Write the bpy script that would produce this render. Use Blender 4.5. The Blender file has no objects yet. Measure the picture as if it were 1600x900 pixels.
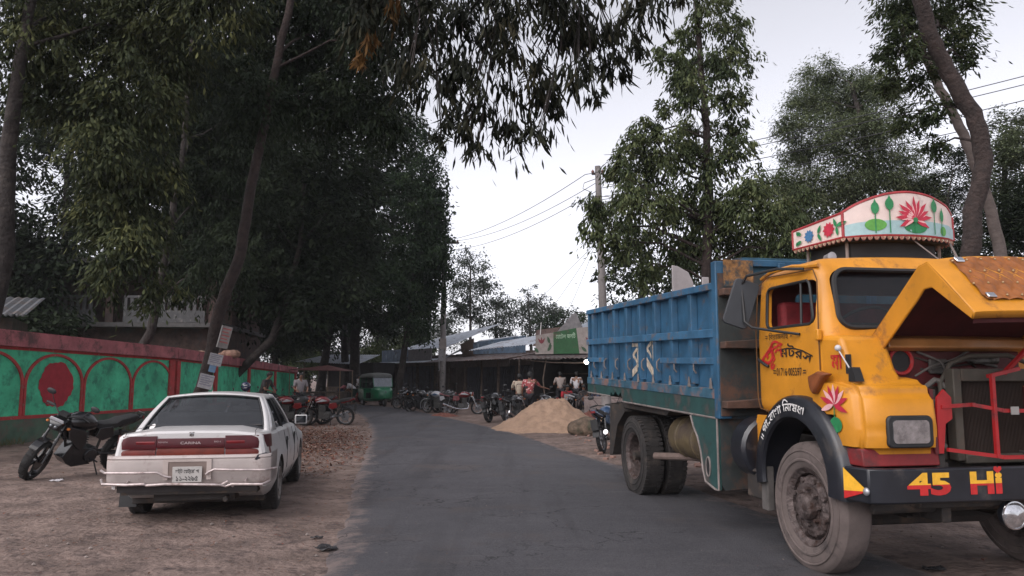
import bpy, bmesh, math, random
import numpy as np
from mathutils import Vector, Matrix, Quaternion
S = bpy.context.scene
COL = S.collection
rad = math.radians
random.seed(7)
RNG = np.random.default_rng(11)

# ---------------------------------------------------------------- camera, sky, sun, exposure
cam_d = bpy.data.cameras.new('camera'); cam = bpy.data.objects.new('camera', cam_d); COL.objects.link(cam)
cam.location = (0, 0, 1.6); cam.rotation_euler = (rad(90 + 6.56), 0, 0)
cam_d.sensor_width = 36; cam_d.lens = 27.0; cam_d.clip_end = 3000; cam_d.clip_start = 0.05
S.camera = cam
SUN_EL, SUN_AZ = 44.0, 222.0      # degrees; azimuth measured from +Y towards +X
w = bpy.data.worlds.new('World'); S.world = w; w.use_nodes = True
nt = w.node_tree; nt.nodes.clear()
sky = nt.nodes.new('ShaderNodeTexSky'); sky.sky_type = 'NISHITA'; sky.sun_disc = False
sky.sun_elevation = rad(SUN_EL); sky.sun_rotation = rad(SUN_AZ)
sky.air_density = 1.0; sky.dust_density = 1.2; sky.ozone_density = 1.0
hs = nt.nodes.new('ShaderNodeHueSaturation'); hs.inputs['Saturation'].default_value = 0.12
mixw = nt.nodes.new('ShaderNodeMix'); mixw.data_type = 'RGBA'; mixw.blend_type = 'MULTIPLY'
mixw.inputs['Factor'].default_value = 1.0; mixw.inputs['B'].default_value = (0.992, 0.975, 1.035, 1)
bg = nt.nodes.new('ShaderNodeBackground'); bg.inputs['Strength'].default_value = 0.108
wo = nt.nodes.new('ShaderNodeOutputWorld')
nt.links.new(sky.outputs[0], hs.inputs['Color']); nt.links.new(hs.outputs[0], mixw.inputs['A'])
nt.links.new(mixw.outputs['Result'], bg.inputs['Color']); nt.links.new(bg.outputs[0], wo.inputs['Surface'])
sd = bpy.data.lights.new('sun', 'SUN'); sun = bpy.data.objects.new('sun', sd); COL.objects.link(sun)
sd.energy = 1.1; sd.angle = rad(60); sd.color = (1.0, 0.93, 0.88)
sdir = Vector((math.sin(rad(SUN_AZ)) * math.cos(rad(SUN_EL)), math.cos(rad(SUN_AZ)) * math.cos(rad(SUN_EL)), math.sin(rad(SUN_EL))))
sun.rotation_euler = sdir.to_track_quat('Z', 'Y').to_euler(); sun.location = (0, 0, 30)
S.view_settings.view_transform = 'Standard'; S.view_settings.look = 'None'
S.view_settings.exposure = 1.1; S.view_settings.gamma = 1.0
try: S.view_settings.use_curve_mapping = False
except Exception: pass
S.cycles.max_bounces = 6; S.cycles.diffuse_bounces = 3; S.cycles.glossy_bounces = 3; S.cycles.transparent_max_bounces = 6
S.cycles.use_denoising = True

# ---------------------------------------------------------------- materials
MATS = {}
def mat(name, col, rough=0.6, metal=0.0, var=0.15, scale=6.0, bump=0.0, bscale=40.0, dirt=0.0, dcol=(0.12, 0.09, 0.07), dscale=2.5,
        col2=None, spec=0.5, coat=0.0, detail=6.0, coord='Object'):
    if name in MATS: return MATS[name]
    m = bpy.data.materials.new(name); m.use_nodes = True; MATS[name] = m
    n = m.node_tree.nodes; l = m.node_tree.links
    b = n['Principled BSDF']; b.inputs['Roughness'].default_value = rough; b.inputs['Metallic'].default_value = metal
    b.inputs['Specular IOR Level'].default_value = spec
    if coat: b.inputs['Coat Weight'].default_value = coat; b.inputs['Coat Roughness'].default_value = 0.12
    tc = n.new('ShaderNodeTexCoord'); out = tc.outputs[coord]
    nz = n.new('ShaderNodeTexNoise'); nz.inputs['Scale'].default_value = scale; nz.inputs['Detail'].default_value = detail
    nz.inputs['Roughness'].default_value = 0.62
    l.new(out, nz.inputs['Vector'])
    mr = n.new('ShaderNodeMapRange'); mr.inputs['From Min'].default_value = 0.32; mr.inputs['From Max'].default_value = 0.68
    l.new(nz.outputs['Fac'], mr.inputs['Value'])
    mx = n.new('ShaderNodeMix'); mx.data_type = 'RGBA'
    c = tuple(col) + (1,)
    c2 = tuple(col2) + (1,) if col2 else tuple(min(1, v * (1 - var)) for v in col) + (1,)
    c1 = c if col2 else tuple(min(1, v * (1 + var * 0.6)) for v in col) + (1,)
    mx.inputs['A'].default_value = c1; mx.inputs['B'].default_value = c2
    l.new(mr.outputs[0], mx.inputs['Factor'])
    res = mx.outputs['Result']
    if dirt:
        n2 = n.new('ShaderNodeTexNoise'); n2.inputs['Scale'].default_value = dscale; n2.inputs['Detail'].default_value = 9; n2.inputs['Roughness'].default_value = 0.72
        l.new(out, n2.inputs['Vector'])
        m2 = n.new('ShaderNodeMapRange'); m2.inputs['From Min'].default_value = 0.62 - dirt * 0.3; m2.inputs['From Max'].default_value = 0.72 - dirt * 0.2
        l.new(n2.outputs['Fac'], m2.inputs['Value'])
        d = n.new('ShaderNodeMix'); d.data_type = 'RGBA'; d.inputs['B'].default_value = tuple(dcol) + (1,)
        l.new(m2.outputs[0], d.inputs['Factor']); l.new(res, d.inputs['A']); res = d.outputs['Result']
        rr = n.new('ShaderNodeMapRange'); rr.inputs['To Min'].default_value = rough; rr.inputs['To Max'].default_value = min(1, rough + 0.35)
        l.new(m2.outputs[0], rr.inputs['Value']); l.new(rr.outputs[0], b.inputs['Roughness'])
    l.new(res, b.inputs['Base Color'])
    if bump:
        n3 = n.new('ShaderNodeTexNoise'); n3.inputs['Scale'].default_value = bscale; n3.inputs['Detail'].default_value = 6
        l.new(out, n3.inputs['Vector'])
        bp = n.new('ShaderNodeBump'); bp.inputs['Strength'].default_value = bump; bp.inputs['Distance'].default_value = 0.05
        l.new(n3.outputs['Fac'], bp.inputs['Height']); l.new(bp.outputs[0], b.inputs['Normal'])
    return m

def leafmat(name, cols, rough=0.55, trans=0.25):
    """leaf colour varies leaf by leaf (attribute rnd) between the given greens"""
    if name in MATS: return MATS[name]
    m = bpy.data.materials.new(name); m.use_nodes = True; MATS[name] = m
    n = m.node_tree.nodes; l = m.node_tree.links
    b = n['Principled BSDF']; b.inputs['Roughness'].default_value = max(rough, .7); b.inputs['Specular IOR Level'].default_value = 0.12
    at_ = n.new('ShaderNodeAttribute'); at_.attribute_name = 'rnd'
    cr = n.new('ShaderNodeValToRGB'); e = cr.color_ramp.elements
    while len(e) < len(cols): e.new(0.5)
    for i, c in enumerate(cols):
        e[i].position = i / (len(cols) - 1); e[i].color = tuple(c) + (1,)
    l.new(at_.outputs['Fac'], cr.inputs[0]); l.new(cr.outputs[0], b.inputs['Base Color'])
    tr = n.new('ShaderNodeBsdfTranslucent'); ms = n.new('ShaderNodeMixShader'); ms.inputs[0].default_value = trans
    l.new(cr.outputs[0], tr.inputs[0]); l.new(b.outputs[0], ms.inputs[1]); l.new(tr.outputs[0], ms.inputs[2])
    l.new(ms.outputs[0], n['Material Output'].inputs['Surface'])
    return m

# ---------------------------------------------------------------- object helpers
def tag(o, label=None, cat=None, group=None, kind=None):
    if label: o['label'] = label
    if cat: o['category'] = cat
    if group: o['group'] = group
    if kind: o['kind'] = kind
    return o
def thing(name, label, cat, loc=(0, 0, 0), rz=0.0, group=None, rx=0.0, ry=0.0):
    o = bpy.data.objects.new(name, None); COL.objects.link(o); o.empty_display_size = 0.3
    o.location = loc; o.rotation_euler = (rx, ry, rz)
    return tag(o, label, cat, group)
def copy_thing(o, label=None, loc=None, rz=None, group=None, rx=None, parent=None, scale=None):
    c = o.copy(); COL.objects.link(c); c.parent = parent
    for ch in list(o.children): copy_thing(ch, parent=c)
    if label: c['label'] = label
    if group: c['group'] = group
    if loc is not None: c.location = loc
    if rz is not None: c.rotation_euler.z = rz
    if rx is not None: c.rotation_euler.x = rx
    if scale is not None: c.scale = (scale,) * 3
    return c

def link_mesh(name, me, m, parent=None):
    o = bpy.data.objects.new(name, me); COL.objects.link(o)
    if m is not None:
        for mm in (m if isinstance(m, (list, tuple)) else [m]): me.materials.append(mm)
    if parent is not None: o.parent = parent
    return o

class MB:
    def __init__(s): s.v = []; s.f = []; s.mi = []; s.cur = 0
    def add(s, vs, fs):
        o = len(s.v); s.v += [tuple(p) for p in vs]
        for f in fs: s.f.append(tuple(i + o for i in f)); s.mi.append(s.cur)
        return s
    def box(s, x0, x1, y0, y1, z0, z1, M=None):
        vs = [(x, y, z) for x in (x0, x1) for y in (y0, y1) for z in (z0, z1)]
        if M is not None: vs = [M @ Vector(p) for p in vs]
        return s.add(vs, [(0, 1, 3, 2), (4, 6, 7, 5), (0, 4, 5, 1), (2, 3, 7, 6), (0, 2, 6, 4), (1, 5, 7, 3)])
    def prism(s, pts, a0, a1, axis='y', M=None):
        """polygon pts (u,v) extruded from a0 to a1 along axis: y -> (u,a,v); x -> (a,u,v); z -> (u,v,a)"""
        n = len(pts)
        def P(u, v, a): return (u, a, v) if axis == 'y' else (a, u, v) if axis == 'x' else (u, v, a)
        vs = [P(u, v, a0) for u, v in pts] + [P(u, v, a1) for u, v in pts]
        if M is not None: vs = [M @ Vector(p) for p in vs]
        fs = [tuple(range(n)), tuple(range(2 * n - 1, n - 1, -1))] + [(i, i + n, (i + 1) % n + n, (i + 1) % n) for i in range(n)]
        return s.add(vs, fs)
    def tube(s, pts, r, seg=8, cap=True, closed=False):
        pts = [Vector(p) for p in pts]; n = len(pts)
        rs = r if isinstance(r, (list, tuple)) else [r] * n
        up = None; vs = []
        for i, p in enumerate(pts):
            a = pts[i - 1] if i > 0 else (pts[-1] if closed else p); b = pts[i + 1] if i < n - 1 else (pts[0] if closed else p)
            t = (b - a); t = t.normalized() if t.length > 1e-9 else Vector((0, 0, 1))
            if up is None:
                up = t.orthogonal().normalized()
            up = (up - t * up.dot(t)); up = up.normalized() if up.length > 1e-6 else t.orthogonal().normalized()
            w_ = t.cross(up)
            for k in range(seg):
                a_ = 2 * math.pi * k / seg
                vs.append(p + (up * math.cos(a_) + w_ * math.sin(a_)) * rs[i])
        fs = []
        m = n if closed else n - 1
        for i in range(m):
            j = (i + 1) % n
            for k in range(seg):
                fs.append((i * seg + k, i * seg + (k + 1) % seg, j * seg + (k + 1) % seg, j * seg + k))
        if cap and not closed:
            fs.append(tuple(range(seg - 1, -1, -1))); fs.append(tuple((n - 1) * seg + k for k in range(seg)))
        return s.add(vs, fs)
    def lathe(s, prof, c=(0, 0, 0), axis='y', seg=32, M=None):
        """prof: (r, a) pairs; a runs along axis"""
        vs = []; n = len(prof)
        for r, a in prof:
            for k in range(seg):
                t = 2 * math.pi * k / seg; u, v = r * math.cos(t), r * math.sin(t)
                p = (u, a, v) if axis == 'y' else (a, u, v) if axis == 'x' else (u, v, a)
                p = Vector(p) + Vector(c)
                vs.append(M @ p if M is not None else p)
        fs = []
        for i in range(n - 1):
            for k in range(seg):
                fs.append((i * seg + k, i * seg + (k + 1) % seg, (i + 1) * seg + (k + 1) % seg, (i + 1) * seg + k))
        if prof[0][0] > 1e-6: fs.append(tuple(range(seg)))
        if prof[-1][0] > 1e-6: fs.append(tuple((n - 1) * seg + k for k in range(seg - 1, -1, -1)))
        return s.add(vs, fs)
    def loft(s, rings, cap=True, closed=True):
        n = len(rings[0]); vs = [p for r in rings for p in r]; fs = []
        m = n if closed else n - 1
        for i in range(len(rings) - 1):
            for k in range(m):
                fs.append((i * n + k, i * n + (k + 1) % n, (i + 1) * n + (k + 1) % n, (i + 1) * n + k))
        if cap: fs.append(tuple(range(n - 1, -1, -1))); fs.append(tuple((len(rings) - 1) * n + k for k in range(n)))
        return s.add(vs, fs)
    def ball(s, c, rx, ry=None, rz=None, seg=14, rings=9):
        ry = ry or rx; rz = rz or rx; c = Vector(c); vs = []; fs = []
        for i in range(1, rings):
            a = math.pi * i / rings
            for k in range(seg):
                t = 2 * math.pi * k / seg
                vs.append(c + Vector((rx * math.sin(a) * math.cos(t), ry * math.sin(a) * math.sin(t), rz * math.cos(a))))
        vs += [c + Vector((0, 0, rz)), c - Vector((0, 0, rz))]; T = len(vs) - 2; B = T + 1
        for i in range(rings - 2):
            for k in range(seg): fs.append((i * seg + k, (i + 1) * seg + k, (i + 1) * seg + (k + 1) % seg, i * seg + (k + 1) % seg))
        for k in range(seg):
            fs.append((T, k, (k + 1) % seg)); fs.append((B, (rings - 2) * seg + (k + 1) % seg, (rings - 2) * seg + k))
        return s.add(vs, fs)
    def mesh(s, name='mesh', smooth=35, warp=None, fix=True):
        me = bpy.data.meshes.new(name)
        vs = [tuple(warp(*p)) for p in s.v] if warp else s.v
        me.from_pydata(vs, [], s.f)
        me.polygons.foreach_set('material_index', s.mi)
        if fix:
            b = bmesh.new(); b.from_mesh(me); bmesh.ops.recalc_face_normals(b, faces=b.faces); b.to_mesh(me); b.free()
        if smooth:
            me.shade_smooth(); me.set_sharp_from_angle(angle=rad(smooth))
        me.update(); return me
    def build(s, name, m, parent=None, smooth=35, bevel=0, seg=2, warp=None, loc=None):
        o = link_mesh(name, s.mesh(name, smooth, warp), m, parent)
        if bevel:
            md = o.modifiers.new('bevel', 'BEVEL'); md.width = bevel; md.segments = seg; md.limit_method = 'ANGLE'; md.angle_limit = rad(30)
        if loc is not None: o.location = loc
        return o

def bake(o):
    """apply the object's modifiers into its mesh"""
    dg = bpy.context.evaluated_depsgraph_get(); dg.update()
    me = bpy.data.meshes.new_from_object(o.evaluated_get(dg)); o.modifiers.clear(); o.data = me; return o
def cut(o, cutters):
    for c in cutters:
        md = o.modifiers.new('cut', 'BOOLEAN'); md.operation = 'DIFFERENCE'; md.object = c; md.solver = 'EXACT'
        if c.data.materials: md.material_mode = 'TRANSFER'
    bake(o)
    for c in cutters: bpy.data.objects.remove(c)
    me = o.data; me.shade_smooth(); me.set_sharp_from_angle(angle=rad(32))
    return o

def subdiv_flat(me, n=1):
    b = bmesh.new(); b.from_mesh(me); bmesh.ops.subdivide_edges(b, edges=b.edges[:], cuts=n, use_grid_fill=True); b.to_mesh(me); b.free()

# ---- lettering: returns (verts2d, faces) of a text, lower left at 0,0, scaled so that its height is h
def text2d(txt, h=None, width=None, bold=0.0, res=3):
    cu = bpy.data.curves.new('t', 'FONT'); cu.body = txt; cu.size = 1.0; cu.resolution_u = res; cu.offset = bold; cu.fill_mode = 'BOTH'
    o = bpy.data.objects.new('t', cu); COL.objects.link(o)
    dg = bpy.context.evaluated_depsgraph_get(); dg.update()
    me = bpy.data.meshes.new_from_object(o.evaluated_get(dg))
    vs = [(v.co.x, v.co.y) for v in me.vertices]; fs = [tuple(p.vertices) for p in me.polygons]
    bpy.data.objects.remove(o); bpy.data.meshes.remove(me)
    if not vs: return [], [], 1.0
    x0 = min(v[0] for v in vs); x1 = max(v[0] for v in vs); y0 = min(v[1] for v in vs); y1 = max(v[1] for v in vs)
    sy = (h / (y1 - y0)) if h else None
    sx = (width / (x1 - x0)) if width else sy
    if sy is None: sy = sx
    return [((x - x0) * sx, (y - y0) * sy) for x, y in vs], fs, (x1 - x0) * sx
def decal(mb, shape, fn):
    """map a flat shape (verts2d, faces) onto a surface with fn(u,v)->(x,y,z)"""
    mb.add([fn(u, v) for u, v in shape[0]], shape[1]); return mb
def poly2d(pts): return (pts, [tuple(range(len(pts)))])
def petal(cx, cy, ang, L, W, n=7):
    a = []; ca, sa = math.cos(ang), math.sin(ang)
    for i in range(n + 1): t = i / n; a.append((t * L, W * 0.5 * abs(math.sin(math.pi * t ** 0.8))))
    for i in range(n - 1, 0, -1): t = i / n; a.append((t * L, -W * 0.5 * abs(math.sin(math.pi * t ** 0.8))))
    return poly2d([(cx + u * ca - v * sa, cy + u * sa + v * ca) for u, v in a])
def disc2d(cx, cy, rx, ry, n=20): return poly2d([(cx + rx * math.cos(2 * math.pi * i / n), cy + ry * math.sin(2 * math.pi * i / n)) for i in range(n)])
def rect2d(x0, y0, x1, y1): return poly2d([(x0, y0), (x1, y0), (x1, y1), (x0, y1)])
# ---------------------------------------------------------------- ground, road
LEFT = [(-0.9, -12), (-1.0, 0), (-1.3, 3.5), (-1.6, 6.42), (-2.08, 9.4), (-2.72, 13.5), (-3.34, 17.5), (-3.94, 21.4), (-4.9, 26), (-6.2, 31.5), (-8.2, 38), (-11.5, 45), (-17, 52), (-26, 59), (-45, 68), (-90, 84)]
RIGHT = [(4.2, -12), (4.0, 0), (3.75, 3.5), (3.5, 6.4), (3.05, 9.4), (2.35, 13), (1.5, 16), (0.3, 21.4), (-0.9, 25.5), (-2.6, 30.6), (-5.0, 37.6), (-8.2, 43.5), (-14, 50), (-24, 57.5), (-44, 66), (-89, 80)]
def smoothline(P, n=24):
    out = []
    for i in range(len(P) - 1):
        p0 = P[max(0, i - 1)]; p1 = P[i]; p2 = P[i + 1]; p3 = P[min(len(P) - 1, i + 2)]
        for k in range(n):
            t = k / n
            out.append(tuple(0.5 * ((2 * p1[j]) + (-p0[j] + p2[j]) * t + (2 * p0[j] - 5 * p1[j] + 4 * p2[j] - p3[j]) * t * t + (-p0[j] + 3 * p1[j] - 3 * p2[j] + p3[j]) * t ** 3) for j in (0, 1)))
    out.append(P[-1]); return out
LE, RI = smoothline(LEFT), smoothline(RIGHT)
LEa, RIa = np.array(LE), np.array(RI)
def roadx(y): return np.interp(y, LEa[:, 1], LEa[:, 0]), np.interp(y, RIa[:, 1], RIa[:, 0])
def hash2(x, y, s=0): return (math.sin(x * 12.9898 + y * 78.233 + s * 37.7) * 43758.5453) % 1.0
def vnoise(x, y, s=0):
    xi, yi = math.floor(x), math.floor(y); fx, fy = x - xi, y - yi; fx = fx * fx * (3 - 2 * fx); fy = fy * fy * (3 - 2 * fy)
    return (hash2(xi, yi, s) * (1 - fx) + hash2(xi + 1, yi, s) * fx) * (1 - fy) + (hash2(xi, yi + 1, s) * (1 - fx) + hash2(xi + 1, yi + 1, s) * fx) * fy
def gz(x, y):
    """ground height"""
    l, r = roadx(y); d = max(l - x, x - r)
    if y < 45 and d < 0.0: return -0.012
    k = min(1, max(0, d) / 0.8)
    h = -0.012 + k * (0.016 + 0.05 * (vnoise(x * 0.55, y * 0.55) - 0.5) + 0.025 * (vnoise(x * 2.3, y * 2.3, 1) - 0.5) + 0.012 * (vnoise(x * 6.5, y * 6.5, 2) - 0.5))
    if x < l: h += k * 0.03 * (vnoise(x * 1.6 + 3, y * 0.35, 8) - .5) - 0.008 * math.exp(-((x - l + 1.1 + .3 * math.sin(y * .5)) / .22) ** 2)
    return max(h, -0.045)
def mk_ground():
    def axis(a, b, fine0, fine1, df, dc):
        v = []; x = a
        while x < b: v.append(x); x += df if fine0 <= x < fine1 else dc * (1 + 0.15 * abs(x - (fine0 if x < fine0 else fine1)))
        v.append(b); return v
    xs = axis(-600, 600, -11, 7, 0.13, 0.9); ys = axis(-300, 900, 4, 27, 0.13, 0.9)
    xs = sorted(set(xs)); n = len(xs)
    vs = [(x, y, gz(x, y)) for y in ys for x in xs]
    fs = [(j * n + i, j * n + i + 1, (j + 1) * n + i + 1, (j + 1) * n + i) for j in range(len(ys) - 1) for i in range(n - 1)]
    mb = MB(); mb.v = vs; mb.f = fs; mb.mi = [0] * len(fs)
    m = mat('dirt', (0.2, 0.148, 0.128), 0.95, var=0.45, scale=1.6, bump=1.0, bscale=14, dirt=0.42, dcol=(0.09, 0.068, 0.063), dscale=3.4, detail=10, spec=0.2)
    tag(mb.build('ground', m, smooth=60), kind='structure')
mk_ground()
def mk_road():
    mb = MB(); rows = []
    N = 30
    for a, b in zip(LE, RI):
        r = []
        for k in range(N + 1):
            t = k / N; x = a[0] + (b[0] - a[0]) * t; y = a[1] + (b[1] - a[1]) * t
            j = 0.0
            if k in (0, N): j = (0.22 * (vnoise(y * 1.3, k, 6) - .5) + 0.16 * (vnoise(y * 5, k, 7) - .5)) * (1 if y < 40 else 0)
            r.append((x + j, y, (0.012 + 0.035 * (1 - (2 * t - 1) ** 2)) if k not in (0, N) else -0.05))
        rows.append(r)
    mb.loft(rows, cap=False, closed=False)
    m = bpy.data.materials.new('asphalt'); m.use_nodes = True; n = m.node_tree.nodes; l = m.node_tree.links; b = n['Principled BSDF']
    b.inputs['Roughness'].default_value = 0.78; b.inputs['Specular IOR Level'].default_value = 0.35
    g = n.new('ShaderNodeNewGeometry')
    def noise(s, d, r=0.6, v=None):
        x = n.new('ShaderNodeTexNoise'); x.inputs['Scale'].default_value = s; x.inputs['Detail'].default_value = d; x.inputs['Roughness'].default_value = r
        l.new(v or g.outputs['Position'], x.inputs['Vector']); return x.outputs['Fac']
    def ramp(f, a, c, ta=0.0, tb=1.0):
        x = n.new('ShaderNodeMapRange'); x.inputs['From Min'].default_value = a; x.inputs['From Max'].default_value = c; x.inputs['To Min'].default_value = ta; x.inputs['To Max'].default_value = tb
        l.new(f, x.inputs['Value']); return x.outputs[0]
    def mix(f, A, B):
        x = n.new('ShaderNodeMix'); x.data_type = 'RGBA'; l.new(f, x.inputs['Factor'])
        for s_, q in (('A', A), ('B', B)):
            if isinstance(q, tuple): x.inputs[s_].default_value = q + (1,)
            else: l.new(q, x.inputs[s_])
        return x.outputs['Result']
    c = mix(ramp(noise(0.9, 8, 0.7), 0.3, 0.7), (0.046, 0.045, 0.053), (0.085, 0.082, 0.092))
    c = mix(ramp(noise(55, 3, 0.8), 0.45, 0.72, 0, 0.85), c, (0.12, 0.115, 0.12))
    c = mix(ramp(noise(80, 2, 0.8), 0.3, 0.5, 0.8, 0), c, (0.018, 0.017, 0.019))
    mp = n.new('ShaderNodeMapping'); mp.inputs['Scale'].default_value = (0.7, 5.5, 1); l.new(g.outputs['Position'], mp.inputs['Vector'])
    c = mix(ramp(noise(1.3, 9, 0.75, mp.outputs[0]), 0.55, 0.78, 0, 0.75), c, (0.135, 0.125, 0.128))
    mq = n.new('ShaderNodeMapping'); mq.inputs['Scale'].default_value = (1.7, 0.1, 1); mq.inputs['Rotation'].default_value = (0, 0, rad(-8)); l.new(g.outputs['Position'], mq.inputs['Vector'])
    c = mix(ramp(noise(1.0, 4, 0.6, mq.outputs[0]), 0.52, 0.66, 0, 0.5), c, (0.03, 0.028, 0.032))
    c = mix(ramp(noise(0.5, 6, 0.7), 0.54, 0.64, 0, 0.5), c, (0.085, 0.068, 0.063))
    at_ = n.new('ShaderNodeAttribute'); at_.attribute_name = 'edge'
    ad = n.new('ShaderNodeMath'); ad.operation = 'ADD'; l.new(at_.outputs['Fac'], ad.inputs[0]); l.new(ramp(noise(2.6, 10, 0.78), 0.25, 0.75, -0.65, 0.5), ad.inputs[1])
    c = mix(ramp(ad.outputs[0], 0.45, 0.9, 0, 0.9), c, (0.20, 0.155, 0.142))
    vo = n.new('ShaderNodeTexVoronoi'); vo.feature = 'DISTANCE_TO_EDGE'; vo.inputs['Scale'].default_value = 0.7
    nv = n.new('ShaderNodeTexNoise'); nv.inputs['Scale'].default_value = 2.2; nv.inputs['Detail'].default_value = 6; l.new(g.outputs['Position'], nv.inputs['Vector'])
    sc_ = n.new('ShaderNodeVectorMath'); sc_.operation = 'SCALE'; sc_.inputs['Scale'].default_value = 1.6; l.new(nv.outputs['Color'], sc_.inputs[0])
    av = n.new('ShaderNodeVectorMath'); av.operation = 'ADD'; l.new(g.outputs['Position'], av.inputs[0]); l.new(sc_.outputs[0], av.inputs[1]); l.new(av.outputs[0], vo.inputs['Vector'])
    crk = ramp(vo.outputs['Distance'], 0.003, 0.014, 0.9, 0)
    gate = n.new('ShaderNodeMath'); gate.operation = 'MULTIPLY'; l.new(crk, gate.inputs[0]); l.new(ramp(noise(0.35, 2), 0.44, 0.54), gate.inputs[1])
    c = mix(gate.outputs[0], c, (0.014, 0.013, 0.014))
    l.new(c, b.inputs['Base Color'])
    bp = n.new('ShaderNodeBump'); bp.inputs['Strength'].default_value = 0.9; bp.inputs['Distance'].default_value = 0.02
    l.new(noise(60, 8, 0.8), bp.inputs['Height']); l.new(bp.outputs[0], b.inputs['Normal'])
    o = mb.build('road', m, smooth=60); tag(o, kind='structure')
    at2 = o.data.attributes.new('edge', 'FLOAT', 'POINT')
    vals = []
    for _ in rows:
        for k in range(N + 1): t = k / N; vals.append(max(0.0, 1 - min(t, 1 - t) * 7.0))
    at2.data.foreach_set('value', vals)
mk_road()

# leaf scatter helper -> one object of many little leaf quads
def quads_mesh(name, C, U, V, rnd, mat_, shape=6, curl=None, parent=None):
    """C centres, U half-length vectors, V half-width vectors (n,3); 6-point leaf (two quads) folded along its length"""
    n = len(C)
    if shape == 6:
        Nn = np.cross(U, V); Nn /= (np.linalg.norm(Nn, axis=1, keepdims=True) + 1e-9)
        Lw = np.linalg.norm(V, axis=1, keepdims=True)
        fold = Nn * Lw * 0.35
        P = np.stack([C - U, C - U * 0.15 + V + fold, C + U * 0.35 + V * 0.8 + fold, C + U, C + U * 0.35 - V * 0.8 + fold, C - U * 0.15 - V + fold], 1)
        k = 6
        F = np.array([[0, 1, 2, 3], [0, 3, 4, 5]])
    else:
        P = np.stack([C - U, C + V, C + U, C - V], 1); k = 4; F = np.array([[0, 1, 2, 3]])
    P = P.reshape(-1, 3)
    nf = len(F)
    idx = (np.arange(n)[:, None, None] * k + F[None]).reshape(-1)
    me = bpy.data.meshes.new(name)
    me.vertices.add(len(P)); me.vertices.foreach_set('co', P.astype(np.float32).ravel())
    me.loops.add(len(idx)); me.loops.foreach_set('vertex_index', idx.astype(np.int32))
    me.polygons.add(n * nf); me.polygons.foreach_set('loop_start', (np.arange(n * nf) * 4).astype(np.int32))
    a = me.attributes.new('rnd', 'FLOAT', 'FACE'); a.data.foreach_set('value', np.repeat(rnd, nf).astype(np.float32))
    me.update(calc_edges=True)
    return link_mesh(name, me, mat_, parent)
def unit(a): return a / (np.linalg.norm(a, axis=1, keepdims=True) + 1e-9)

LITTER = leafmat('dry_leaves', [(0.20, 0.07, 0.05), (0.10, 0.055, 0.045), (0.14, 0.085, 0.06), (0.22, 0.11, 0.08), (0.3, 0.25, 0.22)], 0.8, 0.1)
def litter():
    C = []
    while len(C) < 9000:
        x = RNG.uniform(-8.8, -2.8); y = RNG.uniform(12.5, 27.5); l, r = roadx(y)
        dens = math.exp(-((x + 4.9 + 0.16 * (y - 17)) / 1.3) ** 2 - ((y - 18.5) / 5.0) ** 2) * (0.4 + vnoise(x * 1.5, y * 1.5, 5))
        if x < l + 0.1 and RNG.random() < dens: C.append((x, y, gz(x, y) + 0.012 + 0.07 * RNG.random() * dens))
    while len(C) < 10800:
        x = RNG.uniform(-10, -1.3); y = RNG.uniform(5, 24); l, r = roadx(y)
        if x < l and RNG.random() < (0.25 + 0.75 * vnoise(x * 1.1, y * 1.1, 9)) ** 3: C.append((x, y, gz(x, y) + 0.012))
    while len(C) < 12500:
        x = RNG.uniform(1, 8); y = RNG.uniform(5, 26); l, r = roadx(y)
        if x > r + 0.0: C.append((x, y, gz(x, y) + 0.012))
    while len(C) < 19500:
        x = RNG.uniform(-10, -1.0); y = RNG.uniform(5, 20); l, r = roadx(y)
        if x < l + .15 * RNG.random() and RNG.random() < (0.15 + vnoise(x * 1.4, y * 1.4, 11)) ** 2.5: C.append((x, y, gz(x, y) + 0.006))
    while len(C) < 20100:
        y = RNG.uniform(5, 30); l, r = roadx(y); x = l + (r - l) * RNG.random() ** 1.6
        C.append((x, y, 0.056))
    C = np.array(C); n = len(C)
    a = RNG.uniform(0, 6.28, n); til = RNG.normal(0, 0.35, (n, 2))
    s = RNG.uniform(0.014, 0.045, n)[:, None]; s[9000:] *= 0.6; s[12500:] *= 0.5; til[9000:] *= .4
    U = np.stack([np.cos(a), np.sin(a), til[:, 0]], 1) * s; V = np.stack([-np.sin(a), np.cos(a), til[:, 1]], 1) * s * 0.45
    o = quads_mesh('leaf_litter', C, U, V, RNG.random(n), LITTER)
    tag(o, 'reddish brown dry leaves strewn over the dirt verge beside the road', 'fallen leaves', kind='stuff')
litter()
def pebbles():
    mb = MB()
    spots = []
    for _ in range(420):
        side = RNG.random()
        if side < 0.5: x = RNG.uniform(-9, -1.3); y = RNG.uniform(5.5, 24)
        else: x = RNG.uniform(1.2, 6); y = RNG.uniform(7, 24)
        l, r = roadx(y)
        if l - 0.05 < x < r + 0.05: continue
        spots.append((x, y))
    for x, y in spots:
        s = RNG.uniform(0.008, 0.03) * (1.6 if RNG.random() < 0.1 else 1)
        q = [Vector((RNG.uniform(.6, 1) * s * a, RNG.uniform(.6, 1) * s * b, RNG.uniform(.4, .8) * s * c)) + Vector((x, y, gz(x, y) + s * 0.3)) for a, b, c in ((1, 0, 0), (0, 1, 0), (-1, 0, 0), (0, -1, 0), (0, 0, 1), (0, 0, -1))]
        mb.add(q, [(0, 1, 4), (1, 2, 4), (2, 3, 4), (3, 0, 4), (1, 0, 5), (2, 1, 5), (3, 2, 5), (0, 3, 5)])
    tag(mb.build('gravel', mat('gravel', (0.24, 0.2, 0.18), 0.9, var=0.5, scale=3), smooth=0), 'small stones scattered over the dirt beside the road', 'gravel', kind='stuff')
pebbles()

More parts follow.
